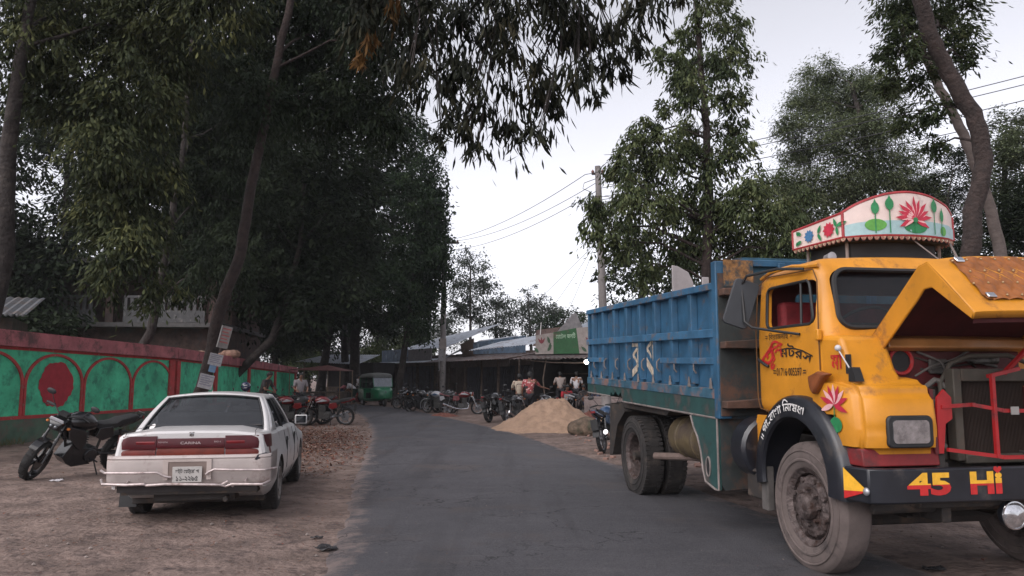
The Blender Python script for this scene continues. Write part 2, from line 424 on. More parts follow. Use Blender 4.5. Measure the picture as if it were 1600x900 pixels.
def scrap(name, label, x, y, r, m, cat, seed):
    mb = MB(); n = 14; rows = []
    for j in range(5):
        rr = r * (j + .3) / 4.3
        rows.append([(rr * math.cos(a) * (1 + .5 * (vnoise(math.cos(a) * 2 + seed, math.sin(a) * 2, seed) - .5)), rr * math.sin(a) * .6 * (1 + .5 * (vnoise(math.sin(a) * 2, seed, 2) - .5)), .012 + .06 * r / .15 * vnoise(j * 1.7 + seed, k * 1.1, seed)) for k, a in enumerate(np.linspace(0, 2 * math.pi, n + 1)[:-1])])
    mb.loft(rows, cap=False); o = mb.build(name, m, None, smooth=25); o.location = (x, y, gz(x, y)); md = o.modifiers.new('s', 'SOLIDIFY'); md.thickness = .003; tag(o, label, cat)
PLW = mat('scrap_white', (.42, .40, .42), .5, var=.2); PLK = mat('scrap_black', (.015, .014, .016), .45)
scrap('plastic_scrap', 'crumpled black plastic scrap on the dirt near the road edge', -1.72, 7.35, .12, PLK, 'litter', 1)
scrap('plastic_scrap', 'smaller black plastic shred beside the asphalt edge', -1.95, 7.9, .06, PLK, 'litter', 5)
scrap('paper_scrap', 'white torn paper scrap on the dirt at the far left', -5.35, 8.1, .09, PLW, 'litter', 2)
scrap('paper_scrap', 'white paper scrap on the ground under the motorcycle front wheel', -6.9, 11.9, .10, PLW, 'litter', 3)
scrap('paper_scrap', 'small white scrap lying on the leaf litter right of the car', -3.9, 14.3, .06, PLW, 'litter', 4)
scrap('plastic_scrap', 'dark plastic scrap under the truck bumper', 3.5, 6.6, .10, PLK, 'litter', 7)
# ---------------------------------------------------------------- dump truck.  local frame: x forward from front axle, y across (0 = outer face nearest the road camera side), z up
YEL = mat('truck_yellow', (0.55, 0.225, 0.018), 0.38, var=0.2, scale=2.4, bump=0.08, bscale=3.5, dirt=0.22, dcol=(0.26, 0.11, 0.03), dscale=3.5, coat=0.12, spec=0.35)
BLU = mat('bed_blue', (0.027, 0.10, 0.185), 0.55, var=0.35, scale=3.0, dirt=0.2, dcol=(0.11, 0.09, 0.085), dscale=5)
BLU2 = mat('bed_blue_rail', (0.04, 0.13, 0.235), 0.55, var=0.3, scale=4.0, dirt=0.3, dcol=(0.16, 0.12, 0.1), dscale=6)
GRN = mat('bed_green', (0.022, 0.065, 0.062), 0.5, var=0.35, scale=3.0, dirt=0.3, dcol=(0.075, 0.06, 0.055), dscale=3)
RUST = mat('rusty_green', (0.03, 0.036, 0.036), 0.7, var=0.4, scale=4.0, dirt=0.45, dcol=(0.10, 0.052, 0.035), dscale=3.2)
EDGE = mat('worn_edge', (0.2, 0.17, 0.16), 0.7, var=0.4, scale=9)
REDP = mat('truck_red', (0.36, 0.016, 0.018), 0.42, var=0.25, scale=4, dirt=0.2, dcol=(0.1, 0.03, 0.03))
REDIN = mat('bay_red', (0.10, 0.012, 0.014), 0.6, var=0.4, scale=4, dirt=0.4, dcol=(0.05, 0.025, 0.02))
BLK = mat('black_paint', (0.012, 0.013, 0.018), 0.35, var=0.3, dirt=0.2, dcol=(0.06, 0.05, 0.045), coat=0.2)
DARK = mat('grimy_metal', (0.03, 0.025, 0.023), 0.75, var=0.5, scale=5, dirt=0.4, dcol=(0.09, 0.065, 0.05), dscale=5)
TYR = mat('tyre_rubber', (0.026, 0.023, 0.022), 0.9, var=0.4, scale=6, dirt=0.3, dcol=(0.065, 0.052, 0.045), dscale=4, bump=0.2, bscale=30)
TYRD = mat('dusty_tyre', (0.115, 0.09, 0.083), 0.95, var=0.25, scale=5, dirt=0.35, dcol=(0.05, 0.04, 0.038), dscale=4)
RIMM = mat('rusty_rim', (0.11, 0.085, 0.08), 0.6, metal=0.4, var=0.6, scale=16, dirt=0.4, dcol=(0.05, 0.025, 0.018), dscale=9, bump=0.5, bscale=30)
GLASS = mat('dark_glass', (0.012, 0.014, 0.018), 0.06, var=0.3, spec=0.6, scale=2)
CHROME = mat('chrome', (0.6, 0.6, 0.62), 0.16, metal=1.0, var=0.1)
SILV = mat('silver_paint', (0.42, 0.42, 0.44), 0.35, metal=0.6, var=0.2)
RUB = mat('black_rubber', (0.015, 0.015, 0.016), 0.6, var=0.3)
WHT = mat('white_lettering', (0.72, 0.7, 0.68), 0.6, var=0.15, scale=30)
LTRED = mat('red_lettering', (0.5, 0.02, 0.02), 0.5, var=0.2, scale=20)
LTBLK = mat('black_lettering', (0.015, 0.012, 0.012), 0.5)
LTYEL = mat('yellow_lettering', (0.8, 0.42, 0.03), 0.5, var=0.15, scale=20)
LEAFG = mat('painted_green', (0.02, 0.2, 0.07), 0.5, var=0.25, scale=20)
LEAFL = mat('painted_light_green', (0.09, 0.3, 0.05), 0.5, var=0.25, scale=20)
PINKP = mat('painted_pink', (0.72, 0.4, 0.4), 0.5, var=0.15, scale=20)
CRIM = mat('painted_crimson', (0.45, 0.02, 0.05), 0.5, var=0.2, scale=20)
PBLUE = mat('painted_blue', (0.05, 0.16, 0.33), 0.5, var=0.2, scale=20)
PAQUA = mat('painted_aqua', (0.3, 0.45, 0.47), 0.5, var=0.1, scale=20)
PCREAM = mat('painted_cream', (0.66, 0.54, 0.5), 0.5, var=0.12, scale=6, dirt=0.1, dcol=(0.35, 0.3, 0.28))
LENS = mat('lamp_lens', (0.62, 0.62, 0.64), 0.1, metal=0.85, var=0.4, scale=14)

truck = thing('dump_truck', 'yellow and blue painted dump truck parked on the roadside with its bonnet raised', 'truck', (2.42, 6.52, 0), rad(-80))
TW = 2.26
def bedz(x): return -0.024 * (x + 1.45)
def shear(x, y, z): return (x, y, z + bedz(x))

# --- wheels
def wheel_meshes():
    R, W = 0.53, 0.27
    t = MB()
    prof = [(0.30, -W * .36), (0.34, -W * .47), (0.42, -W * .52), (0.485, -W * .46), (0.505, -W * .43), (0.524, -W * .34), (R, -W * .15), (R, W * .15), (0.524, W * .34), (0.505, W * .43), (0.485, W * .46), (0.42, W * .52), (0.34, W * .47), (0.30, W * .36)]
    t.lathe(prof, seg=56)
    t.f = [f for f in t.f if len(f) == 4]; t.mi = [0] * len(t.f)
    for s in (-1, 1): # raised ring and shoulder blocks
        t.lathe([(0.365, s * W * .50), (0.372, s * W * .535), (0.385, s * W * .535), (0.392, s * W * .51)], seg=48)
        t.lathe([(0.445, s * W * .50), (0.45, s * W * .525), (0.458, s * W * .525), (0.463, s * W * .49)], seg=48)
    t.f = [f for f in t.f if len(f) == 4]; t.mi = [0] * len(t.f)
    plain = t.mesh('tyre', 30)
    N = 54
    for i in range(N):
        a = 2 * math.pi * i / N; M = Matrix.Rotation(a, 4, 'Y')
        for s in (-1, 1):
            M2 = M
            t.box(R - 0.03, R + 0.004, s * W * .24, s * W * .44, -0.021, 0.021, M2)
        if i % 2 == 0: t.box(R - 0.02, R + 0.004, -W * .2, W * .2, -0.028, 0.028, M)
    tread = t.mesh('tyre', 30)
    r = MB(); r.lathe([(0.27, -W * .3), (0.305, -W * .42), (0.315, -W * .44), (0.315, -W * .40), (0.285, -W * .3), (0.27, -0.02), (0.24, -0.075), (0.19, -0.095), (0.15, -0.085), (0.11, -0.085), (0.105, -0.15), (0.085, -0.17), (0.05, -0.175), (0, -0.175)], seg=40)
    r.lathe([(0.315, W * .44), (0.305, W * .42), (0.27, W * .3), (0.27, -0.02)], seg=40)
    r.f = [f for f in r.f if len(f) < 30]; r.mi = [0] * len(r.f)
    for i in range(8):
        a = 2 * math.pi * i / 8 + .2
        r.tube([(0.145 * math.cos(a), -0.07, 0.145 * math.sin(a)), (0.145 * math.cos(a), -0.125, 0.145 * math.sin(a))], 0.017, 6)
        a += .39
        r.tube([(0.225 * math.cos(a), -0.105, 0.225 * math.sin(a)), (0.225 * math.cos(a), -0.075, 0.225 * math.sin(a))], 0.022, 8)
    rim = r.mesh('rim', 30)
    d = MB(); d.lathe([(0.315, -W * .44), (0.305, -W * .42), (0.275, -W * .3), (0.27, 0.04), (0.2, 0.06), (0.12, 0.05), (0.11, -0.02), (0, -0.03)], seg=40)
    d.lathe([(0.315, W * .44), (0.305, W * .42), (0.275, W * .3), (0.27, 0.04)], seg=40)
    d.f = [f for f in d.f if len(f) < 30]; d.mi = [0] * len(d.f)
    for i in range(8):
        a = 2 * math.pi * i / 8 + .2
        d.tube([(0.17 * math.cos(a), 0.06, 0.17 * math.sin(a)), (0.17 * math.cos(a), 0.01, 0.17 * math.sin(a))], 0.016, 6)
    deep = d.mesh('rim', 30)
    return tread, rim, deep, plain
TREAD, RIMF, RIMD, PLAIN = wheel_meshes()
def truck_wheel(x, y, flip, deep, dusty, steer=0):
    wl = MB(); wl.lathe([(0.06, -0.11), (0.06, 0.12)], seg=16)
    h = wl.build('wheel', DARK, truck); h.location = (x, y, 0.53); h.rotation_euler = (0, random.uniform(0, 3), (math.pi if flip else 0) + steer)
    me = (PLAIN if dusty else TREAD).copy(); t = link_mesh('tyre', me, TYRD if dusty else TYR, h); link_mesh('rim', (RIMD if deep else RIMF).copy(), RIMM, h)
truck_wheel(0, 0.14, False, False, True, rad(1)); truck_wheel(0, TW - 0.14, True, False, True, rad(1))
truck_wheel(-4.2, 0.08, False, True, False); truck_wheel(-4.2, 0.40, True, False, False)
truck_wheel(-4.2, TW - 0.08, True, True, False); truck_wheel(-4.2, TW - 0.40, False, False, False)

# --- chassis
c = MB()
for y in (0.68, 1.50): c.box(-6.1, 0.72, y, y + 0.08, 0.78, 1.02)
for x in (-6.0, -5.0, -3.0, -2.2, -1.2, 0.0): c.box(x, x + 0.08, 0.75, 1.5, 0.82, 0.98)
c.build('chassis', DARK, truck, bevel=0.008)
a = MB(); a.tube([(0, 0.2, 0.5), (0, 0.45, 0.5), (0, 0.6, 0.42), (0, 1.66, 0.42), (0, 1.8, 0.5), (0, 2.06, 0.5)], 0.06, 8)
for y in (0.7, 1.5):
    for k in range(5): a.box(-0.6 + k * .07, 0.6 - k * .07, y, y + 0.08, 0.62 - k * .022 - .06, 0.62 - k * .022 - 0.042)
a.build('front_axle', DARK, truck)
a = MB(); a.tube([(-4.2, 0.3, 0.53), (-4.2, 1.96, 0.53)], 0.08, 10); a.ball((-4.2, 1.13, 0.53), 0.24, 0.22, 0.24)
a.tube([(-1.2, 1.13, 0.8), (-3.8, 1.13, 0.58)], 0.05, 8)
for y in (0.62, 1.56):
    for k in range(7): a.box(-4.6 + k * .06, -3.4 - k * .06, y, y + 0.08, 0.72 - k * .02, 0.738 - k * .02)
a.build('rear_axle', DARK, truck)
t = MB(); t.lathe([(0.0, -0.5), (0.22, -0.5), (0.25, -0.47), (0.25, -0.28), (0.262, -0.27), (0.262, -0.23), (0.25, -0.22), (0.25, 0.2), (0.262, 0.21), (0.262, 0.25), (0.25, 0.26), (0.25, 0.47), (0.22, 0.5), (0, 0.5)], (-2.75, 0.33, 0.86), 'x', 24)
t.build('fuel_tank', mat('tank_ochre', (0.11, 0.08, 0.04), 0.6, var=0.4, scale=6, dirt=0.4, dcol=(0.07, 0.05, 0.04)), truck)
t = MB(); t.tube([(-3.42, -0.02, 0.60), (-2.95, 0.3, 0.63), (-2.5, 0.45, 0.62)], 0.045, 10); t.build('tie_pipe', mat('rusty_pipe', (0.14, 0.1, 0.085), 0.8, var=0.4), truck)
t = MB(); t.lathe([(0, -.3), (.17, -.3), (.19, -.27), (.19, .27), (.17, .3), (0, .3)], (-2.6, 0.85, 0.5), 'x', 20); t.box(-2.3, -1.6, 1.3, 1.9, 0.45, 0.85)
t.build('air_tank', DARK, truck, bevel=0.01)

# --- bed
B0, B1 = -6.38, -1.48
b = MB(); b.box(B0, B1, 0.02, 0.06, 1.27, 2.56); bs = b.build('bed_side', BLU, truck, warp=shear)
pb = MB()
ribs = [B0 + 0.28 + i * 0.565 for i in range(9)]
for i, x in enumerate(ribs):
    pb.prism([(x - 0.06, 0.02), (x - 0.045, -0.055), (x + 0.045, -0.055), (x + 0.06, 0.02)], 1.5, 2.52, 'z')
pb.box(B0, B0 + 0.06, -0.05, 0.02, 1.46, 2.56)
pb.build('rib', BLU, bs, bevel=0.006, warp=shear)
r = MB(); r.box(B0, B1 - .01, -0.075, 0.02, 2.50, 2.575); r.build('top_rail', BLU2, bs, bevel=0.008, warp=shear)
r = MB(); r.box(B0, B1 - .01, -0.075, -0.056, 2.0, 2.09); r.box(B0, B0 + 0.95, -0.07, -0.056, 1.72, 1.79); r.box(-3.05, B1 - .01, -0.07, -0.056, 1.72, 1.79)
r.build('side_rail', BLU2, bs, bevel=0.006, warp=shear)
for x in ribs:
    r = MB(); r.tube([(x + 0.10, -0.03, 1.62), (x + 0.10, -0.06, 1.66), (x + 0.10, -0.06, 1.74), (x + 0.10, -0.02, 1.78)], 0.01, 6)
    r.prism([(x - 0.03, 1.47), (x + 0.03, 1.47), (x, 1.58), (x + .095, 1.60), (x + .105, 1.62), (x, 1.6)][:3], -0.085, -0.07); r.build('hook', EDGE, bs, warp=shear)
# weathered pale lettering on the side panels
d = MB()
sh = text2d('ব', h=0.33, bold=0.012)
decal(d, sh, lambda u, v: (-4.33 + u * 1.0, 0.012, 1.66 + v)); decal(d, rect2d(0, 0, 0.22, 0.1), lambda u, v: (-4.33 + u, 0.012, 1.52 + v + u * 0.4))
sh = text2d('ক', h=0.33, bold=0.012)
decal(d, sh, lambda u, v: (-3.76 + u * 0.9, 0.012, 1.74 + v)); decal(d, rect2d(0, 0, 0.25, 0.12), lambda u, v: (-3.74 + u, 0.012, 1.68 + v - u * 0.6))
d.build('side_lettering', mat('faded_cream', (0.5, 0.42, 0.33), 0.8, var=0.5, scale=20, dirt=0.12, dcol=(0.04, 0.13, 0.24), dscale=9), bs, warp=shear)
g = MB(); g.box(B0, B1, -0.07, 0.05, 1.365, 1.47); g.build('upper_sill', mat('worn_blue', (0.035, 0.1, 0.15), 0.6, var=0.35, dirt=0.5, dcol=(0.2, 0.11, 0.09), dscale=4), truck, bevel=0.006, warp=shear)
g = MB(); g.prism([(B0, 1.365), (B0, 1.22), (-5.15, 1.22), (-5.1, 1.28), (-5.0, 1.24), (-4.9, 1.30), (-4.75, 1.24), (-4.65, 1.30), (-4.55, 1.17), (B1, 1.17), (B1, 1.365)], -0.06, 0.0)
g.build('lower_sill', GRN, truck, warp=shear)
g = MB(); g.tube([(-4.55, -0.06, 1.17), (B1, -0.06, 1.17)], 0.012, 6); g.tube([(B0, -0.06, 1.22), (-5.15, -0.06, 1.22)], 0.012, 6); g.build('edge_trim', EDGE, truck, warp=shear)
# far side, tail, floor, headboard
g = MB(); g.box(B0, B1, TW - 0.04, TW, 1.2, 2.56)
for x in ribs: g.box(x - .05, x + .05, TW, TW + 0.06, 1.25, 2.52)
g.box(B0, B1, TW, TW + .07, 2.5, 2.57); g.build('bed_side', BLU, truck, warp=shear)
g = MB(); g.box(B0 + .04, B1, 0.06, TW - 0.04, 1.2, 1.28); g.build('bed_floor', DARK, truck, warp=shear)
g = MB(); g.box(B0, B0 + 0.04, 0.06, TW - 0.04, 1.281, 2.5)
for k in range(4): y = 0.3 + k * 0.55; g.box(B0 - 0.05, B0, y, y + 0.08, 1.28, 2.48)
g.build('tailgate', BLU, truck, warp=shear)
g = MB(); g.prism([(0.08, 1.17), (0.08, 2.74), (0.14, 2.82), (0.24, 2.84), (TW - 0.2, 2.84), (TW - 0.08, 2.78), (TW - 0.04, 2.7), (TW - 0.04, 1.17)], B1, B1 + 0.05, 'x')
hb = g.build('headboard', mat('headboard_blue', (0.025, 0.085, 0.13), 0.6, var=0.4, dirt=0.25, dcol=(0.08, 0.06, 0.05)), truck)
g = MB()
for y in (0.62, 1.12, 1.66): g.box(B1 + .05, B1 + .12, y, y + 0.08, 1.2, 2.78)
g.box(B1 + .05, B1 + .1, 0.2, TW - .1, 2.74, 2.81); g.build('headboard_rib', BLU, hb, bevel=0.008)
g = MB(); g.box(B1 - .02, B1 + 0.09, -0.08, 0.06, 1.17, 2.79); g.build('corner_post', BLU, hb, bevel=0.01)
# rusty front corner plate of the bed with two ledges
g = MB(); g.box(B1 + 0.09, B1 + 0.11, -0.06, 0.46, 1.2, 2.66); cp = g.build('corner_plate', RUST, truck)
for z in (2.42, 1.88, 1.28):
    g = MB(); g.prism([(-0.06, z), (0.42, z), (0.42, z + .1), (-0.06, z + .07)], B1 + .11, B1 + 0.24, 'x'); g.build('ledge', mat('rust_brown', (0.09, 0.045, 0.03), 0.8, var=0.5, dirt=0.4, dcol=(0.05, 0.04, 0.035)), cp, bevel=0.008)
g = MB(); g.box(B1 + .112, B1 + .118, -0.0, 0.33, 2.52, 2.8); g.build('rust_patch', mat('flaking_orange', (0.25, 0.12, 0.04), 0.8, var=0.7, scale=14, dirt=0.5, dcol=(0.03, 0.05, 0.06), dscale=9), cp)
# skirt under the front corner: scalloped profile, seen from the side and the front
g = MB(); g.prism([(-2.15, 1.17), (-2.08, 1.05), (-1.98, 0.95), (-1.9, 0.8), (-1.86, 0.62), (-1.80, 0.5), (-1.56, 0.45), (-1.48, 0.45), (-1.48, 1.17)], -0.06, -0.035)
sk = g.build('skirt', GRN, truck)
g = MB(); g.tube([(-2.15, -0.065, 1.17), (-2.08, -0.065, 1.05), (-1.98, -0.065, 0.95), (-1.9, -0.065, 0.8), (-1.86, -0.065, 0.62), (-1.80, -0.065, 0.5), (-1.56, -0.065, 0.45), (-1.48, -.065, .45), (-1.48, -0.065, 1.17)], 0.012, 6)
g.tube([(-1.72 + .05 * math.sin(a), -0.066, .66 + .1 * math.cos(a)) for a in np.linspace(0, 6.28, 14)], 0.01, 5); g.build('skirt_trim', EDGE, sk)
g = MB(); g.prism([(-1.72 + .04 * math.sin(a), .66 + .085 * math.cos(a)) for a in np.linspace(0, 6.0, 12)], -0.068, -0.06); g.build('skirt_cutout', RUB, sk)
g = MB(); g.prism([(-0.035, 1.17), (-0.035, 0.5), (0.0, 0.45), (0.40, 0.47), (0.42, 0.62), (0.34, 0.72), (0.30, 0.86), (0.34, 1.0), (0.42, 1.08), (0.42, 1.17)], B1 - .02, B1 + 0.015, 'x'); g.build('front_skirt', RUST, truck)
# rear mud flap / guard
g = MB(); g.prism([(-5.35, 1.2), (-5.25, 1.2), (-4.72, 1.18), (-4.66, 1.1), (-5.0, .9), (-5.25, 0.45), (-5.4, 0.42)], 0.0, 0.6); g.build('mud_flap', DARK, truck)
g = MB(); g.prism([(-5.0, 1.16), (-3.1, 1.12), (-3.0, 1.18), (-5.0, 1.22)], 0.02, 0.62); g.build('wheel_arch', DARK, truck)

# --- cab
def cabwarp(x, y, z):
    # windscreen rake, rear lean, roof taper and crown
    if x > -0.2 and z > 1.85: x -= (z - 1.85) * 0.28 * ((x + 0.2) / 0.5)
    t = max(0, (z - 1.95) / 0.65)
    yc = TW / 2; y = yc + (y - yc) * (1 - 0.055 * t)
    if z > 2.5: z += 0.05 * (1 - ((y - yc) / 1.1) ** 2) - 0.05 * max(0, (-0.4 - x) / 0.5) ** 2
    if x > 0.1 and z < 2.55: x += 0.07 * (1 - ((y - yc) / 1.1) ** 2)
    return (x, y, z)
cb = bmesh.new(); bmesh.ops.create_cube(cb, size=1.0)
for v in cb.verts: v.co = Vector((-0.31 + v.co.x * 1.2, TW / 2 + v.co.y * (TW - 0.16), 1.915 + v.co.z * 1.35))
bmesh.ops.bevel(cb, geom=cb.edges[:], offset=0.14, segments=5, affect='EDGES', profile=0.55)
for _ in range(2):
    for ax, n_ in ((0, 5), (1, 7), (2, 6)):
        pass
for k in range(1, 10):
    z = 1.3 + k * 0.13; bmesh.ops.bisect_plane(cb, geom=cb.verts[:] + cb.edges[:] + cb.faces[:], plane_co=(0, 0, z), plane_no=(0, 0, 1))
for k in range(1, 9):
    y = 0.1 + k * 0.24; bmesh.ops.bisect_plane(cb, geom=cb.verts[:] + cb.edges[:] + cb.faces[:], plane_co=(0, y, 0), plane_no=(0, 1, 0))
for k in range(1, 5):
    x = -0.9 + k * 0.24; bmesh.ops.bisect_plane(cb, geom=cb.verts[:] + cb.edges[:] + cb.faces[:], plane_co=(x, 0, 0), plane_no=(1, 0, 0))
inner = cb.copy()
for v in cb.verts: v.co = cabwarp(*v.co)
for v in inner.verts:
    c0 = Vector((-0.31, TW / 2, 1.915)); dlt = v.co - c0
    v.co = c0 + Vector((dlt.x * (1 - 0.10 / 1.2), dlt.y * (1 - 0.10 / 2.1), dlt.z * (1 - 0.10 / 1.35)))
    v.co = cabwarp(*v.co)
cm = bpy.data.meshes.new('cab'); cb.to_mesh(cm); cb.free(); cab = link_mesh('cab', cm, YEL, truck)
im = bpy.data.meshes.new('cabin'); inner.to_mesh(im); inner.free(); cin = link_mesh('cabin', im, REDIN)
def rrect(x0, x1, z0, z1, r=0.07, n=5, sl=0.0):
    P = []
    for cx, cz, a0 in ((x1 - r, z1 - r, 0), (x0 + r, z1 - r, 90), (x0 + r, z0 + r, 180), (x1 - r, z0 + r, 270)):
        for k in range(n + 1):
            a = rad(a0 + 90 * k / n); x = cx + r * math.cos(a); z = cz + r * math.sin(a)
            P.append((x + sl * (z - z0), z))
    return P
win_pts = rrect(-0.68, 0.14, 2.04, 2.42, 0.07, 5, -0.06)
k1 = link_mesh('c', MB().prism(win_pts, -0.3, 2.6).mesh(smooth=0), None)
ws_pts = rrect(0.22, TW - 0.22, 2.0, 2.50, 0.12, 6)
k2 = link_mesh('c', MB().prism(ws_pts, -0.02, 0.8, 'x').mesh(smooth=0), None)
k3 = link_mesh('c', MB().prism(rrect(0.5, 1.8, 2.0, 2.4, .06), -1.3, -0.7, 'x').mesh(smooth=0), None)
for k in (k1, k2, k3): k.data.materials.append(YEL)
# cutters live in the same local frame as the cab while it is still at the origin
cab.parent = None; cut(cab, [cin, k1, k2, k3]); cab.parent = truck
# glass, rubbers
def wsx(y, z, off=0.0):
    x, yy, zz = cabwarp(0.29, y, z); return (x + off, yy, zz)
g = MB()
ny, nz = 14, 6
rows = [[wsx(0.2 + (TW - 0.4) * i / ny, 1.98 + 0.54 * j / nz, -0.05) for i in range(ny + 1)] for j in range(nz + 1)]
g.loft(rows, cap=False, closed=False); WSG = bpy.data.materials.new('windscreen_glass'); WSG.use_nodes = True
nn = WSG.node_tree.nodes; ll = WSG.node_tree.links; nn['Principled BSDF'].inputs['Base Color'].default_value = (0.02, 0.022, 0.025, 1); nn['Principled BSDF'].inputs['Roughness'].default_value = 0.05
trn = nn.new('ShaderNodeBsdfTransparent'); trn.inputs[0].default_value = (0.75, 0.78, 0.8, 1); mxs = nn.new('ShaderNodeMixShader'); mxs.inputs[0].default_value = 0.5
ll.new(trn.outputs[0], mxs.inputs[1]); ll.new(nn['Principled BSDF'].outputs[0], mxs.inputs[2]); ll.new(mxs.outputs[0], nn['Material Output'].inputs['Surface'])
wsh = g.build('windscreen', WSG, truck)
g = MB(); g.tube([wsx(y, z, 0.004) for y, z in ws_pts], 0.022, 6, closed=True); g.build('windscreen_seal', RUB, wsh)
g = MB(); g.tube([wsx(0.55, 2.0, 0.02), wsx(0.95, 2.14, 0.02)], 0.008, 5); g.tube([wsx(1.3, 2.0, 0.02), wsx(1.7, 2.1, 0.02)], 0.008, 5); g.build('wiper', RUB, wsh)
def sidey(x, z, off): p = cabwarp(x, 0.08, z); return (p[0], p[1] + off, p[2])
g = MB(); g.tube([sidey(x, z, 0.004) for x, z in win_pts], 0.014, 6, closed=True); g.tube([sidey(-0.08, 2.05, 0.01), sidey(-0.10, 2.42, 0.01)], 0.012, 6); g.build('window_frame', RUB, truck)
g = MB(); g.tube([(-0.66, 0.075, 1.28), (-0.82, 0.075, 1.3), (-0.86, 0.075, 1.4), (-0.86, 0.075, 2.0), (-0.84, 0.1, 2.45), (-0.7, 0.12, 2.53)], 0.006, 5)
g.tube([(0.2, 0.075, 1.5), (0.2, 0.075, 1.98), (0.17, 0.1, 2.4), (0.1, 0.11, 2.5), (-0.7, 0.12, 2.53)], 0.006, 5); g.build('door_seam', mat('seam_shadow', (0.12, 0.05, 0.01), 0.8), truck)
g = MB()
for z in (1.94, 1.6): g.box(0.185, 0.235, 0.045, 0.085, z - 0.045, z + 0.045)
g.build('hinge', YEL, truck, bevel=0.008)
g = MB(); g.tube([(-0.8, 0.06, 1.76), (-0.76, 0.045, 1.75), (-0.66, 0.045, 1.71), (-0.62, 0.06, 1.69)], 0.014, 6); g.build('door_handle', RUB, truck)
g = MB(); g.tube([(-0.95, 0.2, 2.545), (-0.6, 0.115, 2.57), (-0.2, 0.1, 2.565), (0.0, 0.12, 2.54), (0.1, 0.16, 2.54)], 0.018, 6); g.build('rain_gutter', YEL, truck)
# interior: seats, steering wheel, dash
g = MB(); g.box(-0.8, -0.66, 0.25, 2.0, 1.4, 2.3); g.box(-0.66, -0.2, 0.25, 2.0, 1.4, 1.75); g.build('seat', mat('seat_red', (0.2, 0.015, 0.02), 0.8, var=0.4, scale=8), truck, bevel=0.04)
g = MB(); cst = Vector((-0.02, 0.62, 2.05)); ax = Vector((-0.55, 0, 0.8)).normalized(); u = Vector((0, 1, 0)); v_ = ax.cross(u)
g.tube([cst + (u * math.cos(a) + v_ * math.sin(a)) * 0.23 for a in np.linspace(0, 6.28, 25)[:-1]], 0.014, 6, closed=True)
g.tube([cst, cst - ax * 0.4], 0.02, 6); g.tube([cst + u * .22, cst - u * .22], 0.012, 5); g.build('steering_wheel', RUB, truck)
g = MB(); g.box(0.0, 0.22, 0.2, TW - .2, 1.75, 1.98); g.build('dashboard', mat('dash_grey', (0.04, 0.04, 0.042), 0.7), truck, bevel=0.03)
# door lettering
d = MB()
s1 = text2d('তু', h=0.22, bold=0.02); s2 = text2d('িশ', h=0.17, bold=0.02)
def arc(cx, cz, R, a0): return lambda u, v: (cx + (R + v) * math.sin(a0 + u / R), 0.074, cz + (R + v) * math.cos(a0 + u / R))
decal(d, s1, arc(-0.36, 1.36, 0.36, -0.85)); decal(d, s2, arc(-0.36, 1.36, 0.42, -0.47))
d.build('door_lettering', LTRED, truck)
d = MB(); s3 = text2d('মটরস', h=0.12, width=0.50, bold=0.015); decal(d, s3, arc(-0.29, 0.87, 0.90, -0.15))
s4 = text2d('01716·005597', h=0.07, width=0.42, bold=0.005); decal(d, s4, lambda u, v: (-0.50 + u, 0.074, 1.605 + v))
decal(d, text2d('=', h=0.03, bold=.005), lambda u, v: (-0.56 + u, 0.074, 1.625 + v)); decal(d, text2d('=', h=0.03, bold=.005), lambda u, v: (-0.06 + u, 0.074, 1.625 + v))
s5 = text2d('বিরামনাই', h=0.07, width=0.34, bold=0.005); s5 = text2d('িবরামনাই', h=0.07, width=0.34, bold=0.005)
decal(d, s5, lambda u, v: (-0.62 + u, 0.074, 1.93 + v)); decal(d, text2d('=', h=0.025), lambda u, v: (-0.68 + u, 0.074, 1.95 + v)); decal(d, text2d('=', h=0.025), lambda u, v: (-0.25 + u, 0.074, 1.95 + v))
d.build('door_lettering', LTBLK, truck)
# mirror
g = MB(); g.tube([(-0.02, 0.1, 2.52), (-0.2, -0.05, 2.54), (-0.55, -0.16, 2.52), (-0.62, -0.18, 2.44), (-0.58, -0.18, 2.1), (-0.5, -0.15, 2.04), (-0.3, -0.05, 2.0), (-0.08, 0.07, 1.96)], 0.013, 6)
ar = g.build('mirror_arm', RUB, truck)
Mm = Matrix.Translation((-0.62, -0.19, 2.27)) @ Matrix.Rotation(rad(-10), 4, 'Z') @ Matrix.Rotation(rad(-19), 4, 'X')
g = MB(); g.prism(rrect(-0.12, 0.12, -0.22, 0.22, 0.04), -0.02, 0.015, 'x', Mm); g.build('mirror', mat('mirror_back', (0.03, 0.033, 0.038), 0.45), truck, bevel=0.006)
# lower cab: step, flap, box
g = MB(); g.prism([(-0.86, 1.24), (-0.62, 1.24), (-0.66, 1.0), (-0.76, 0.74), (-1.06, 0.74)], 0.06, 0.09); g.build('cab_flap', YEL, truck)
g = MB(); g.box(-1.10, -0.74, 0.0, 0.36, 0.70, 0.74); g.box(-1.06, -0.78, 0.03, 0.32, 0.46, 0.699); g.build('step', DARK, truck, bevel=0.02)
g = MB(); g.box(-0.78, -0.66, 0.03, 0.10, 0.38, 0.78); g.build('step_bracket', mat('dusty_grey', (0.1, 0.09, 0.085), 0.85, var=0.4), truck, bevel=0.01)
g = MB(); g.lathe([(0, 0), (.27, 0), (.3, .03), (.3, .25), (.27, .28), (0, .28)], (-1.15, 0.2, 0.92), 'x', 24, None); g.build('air_cleaner', BLK, truck)

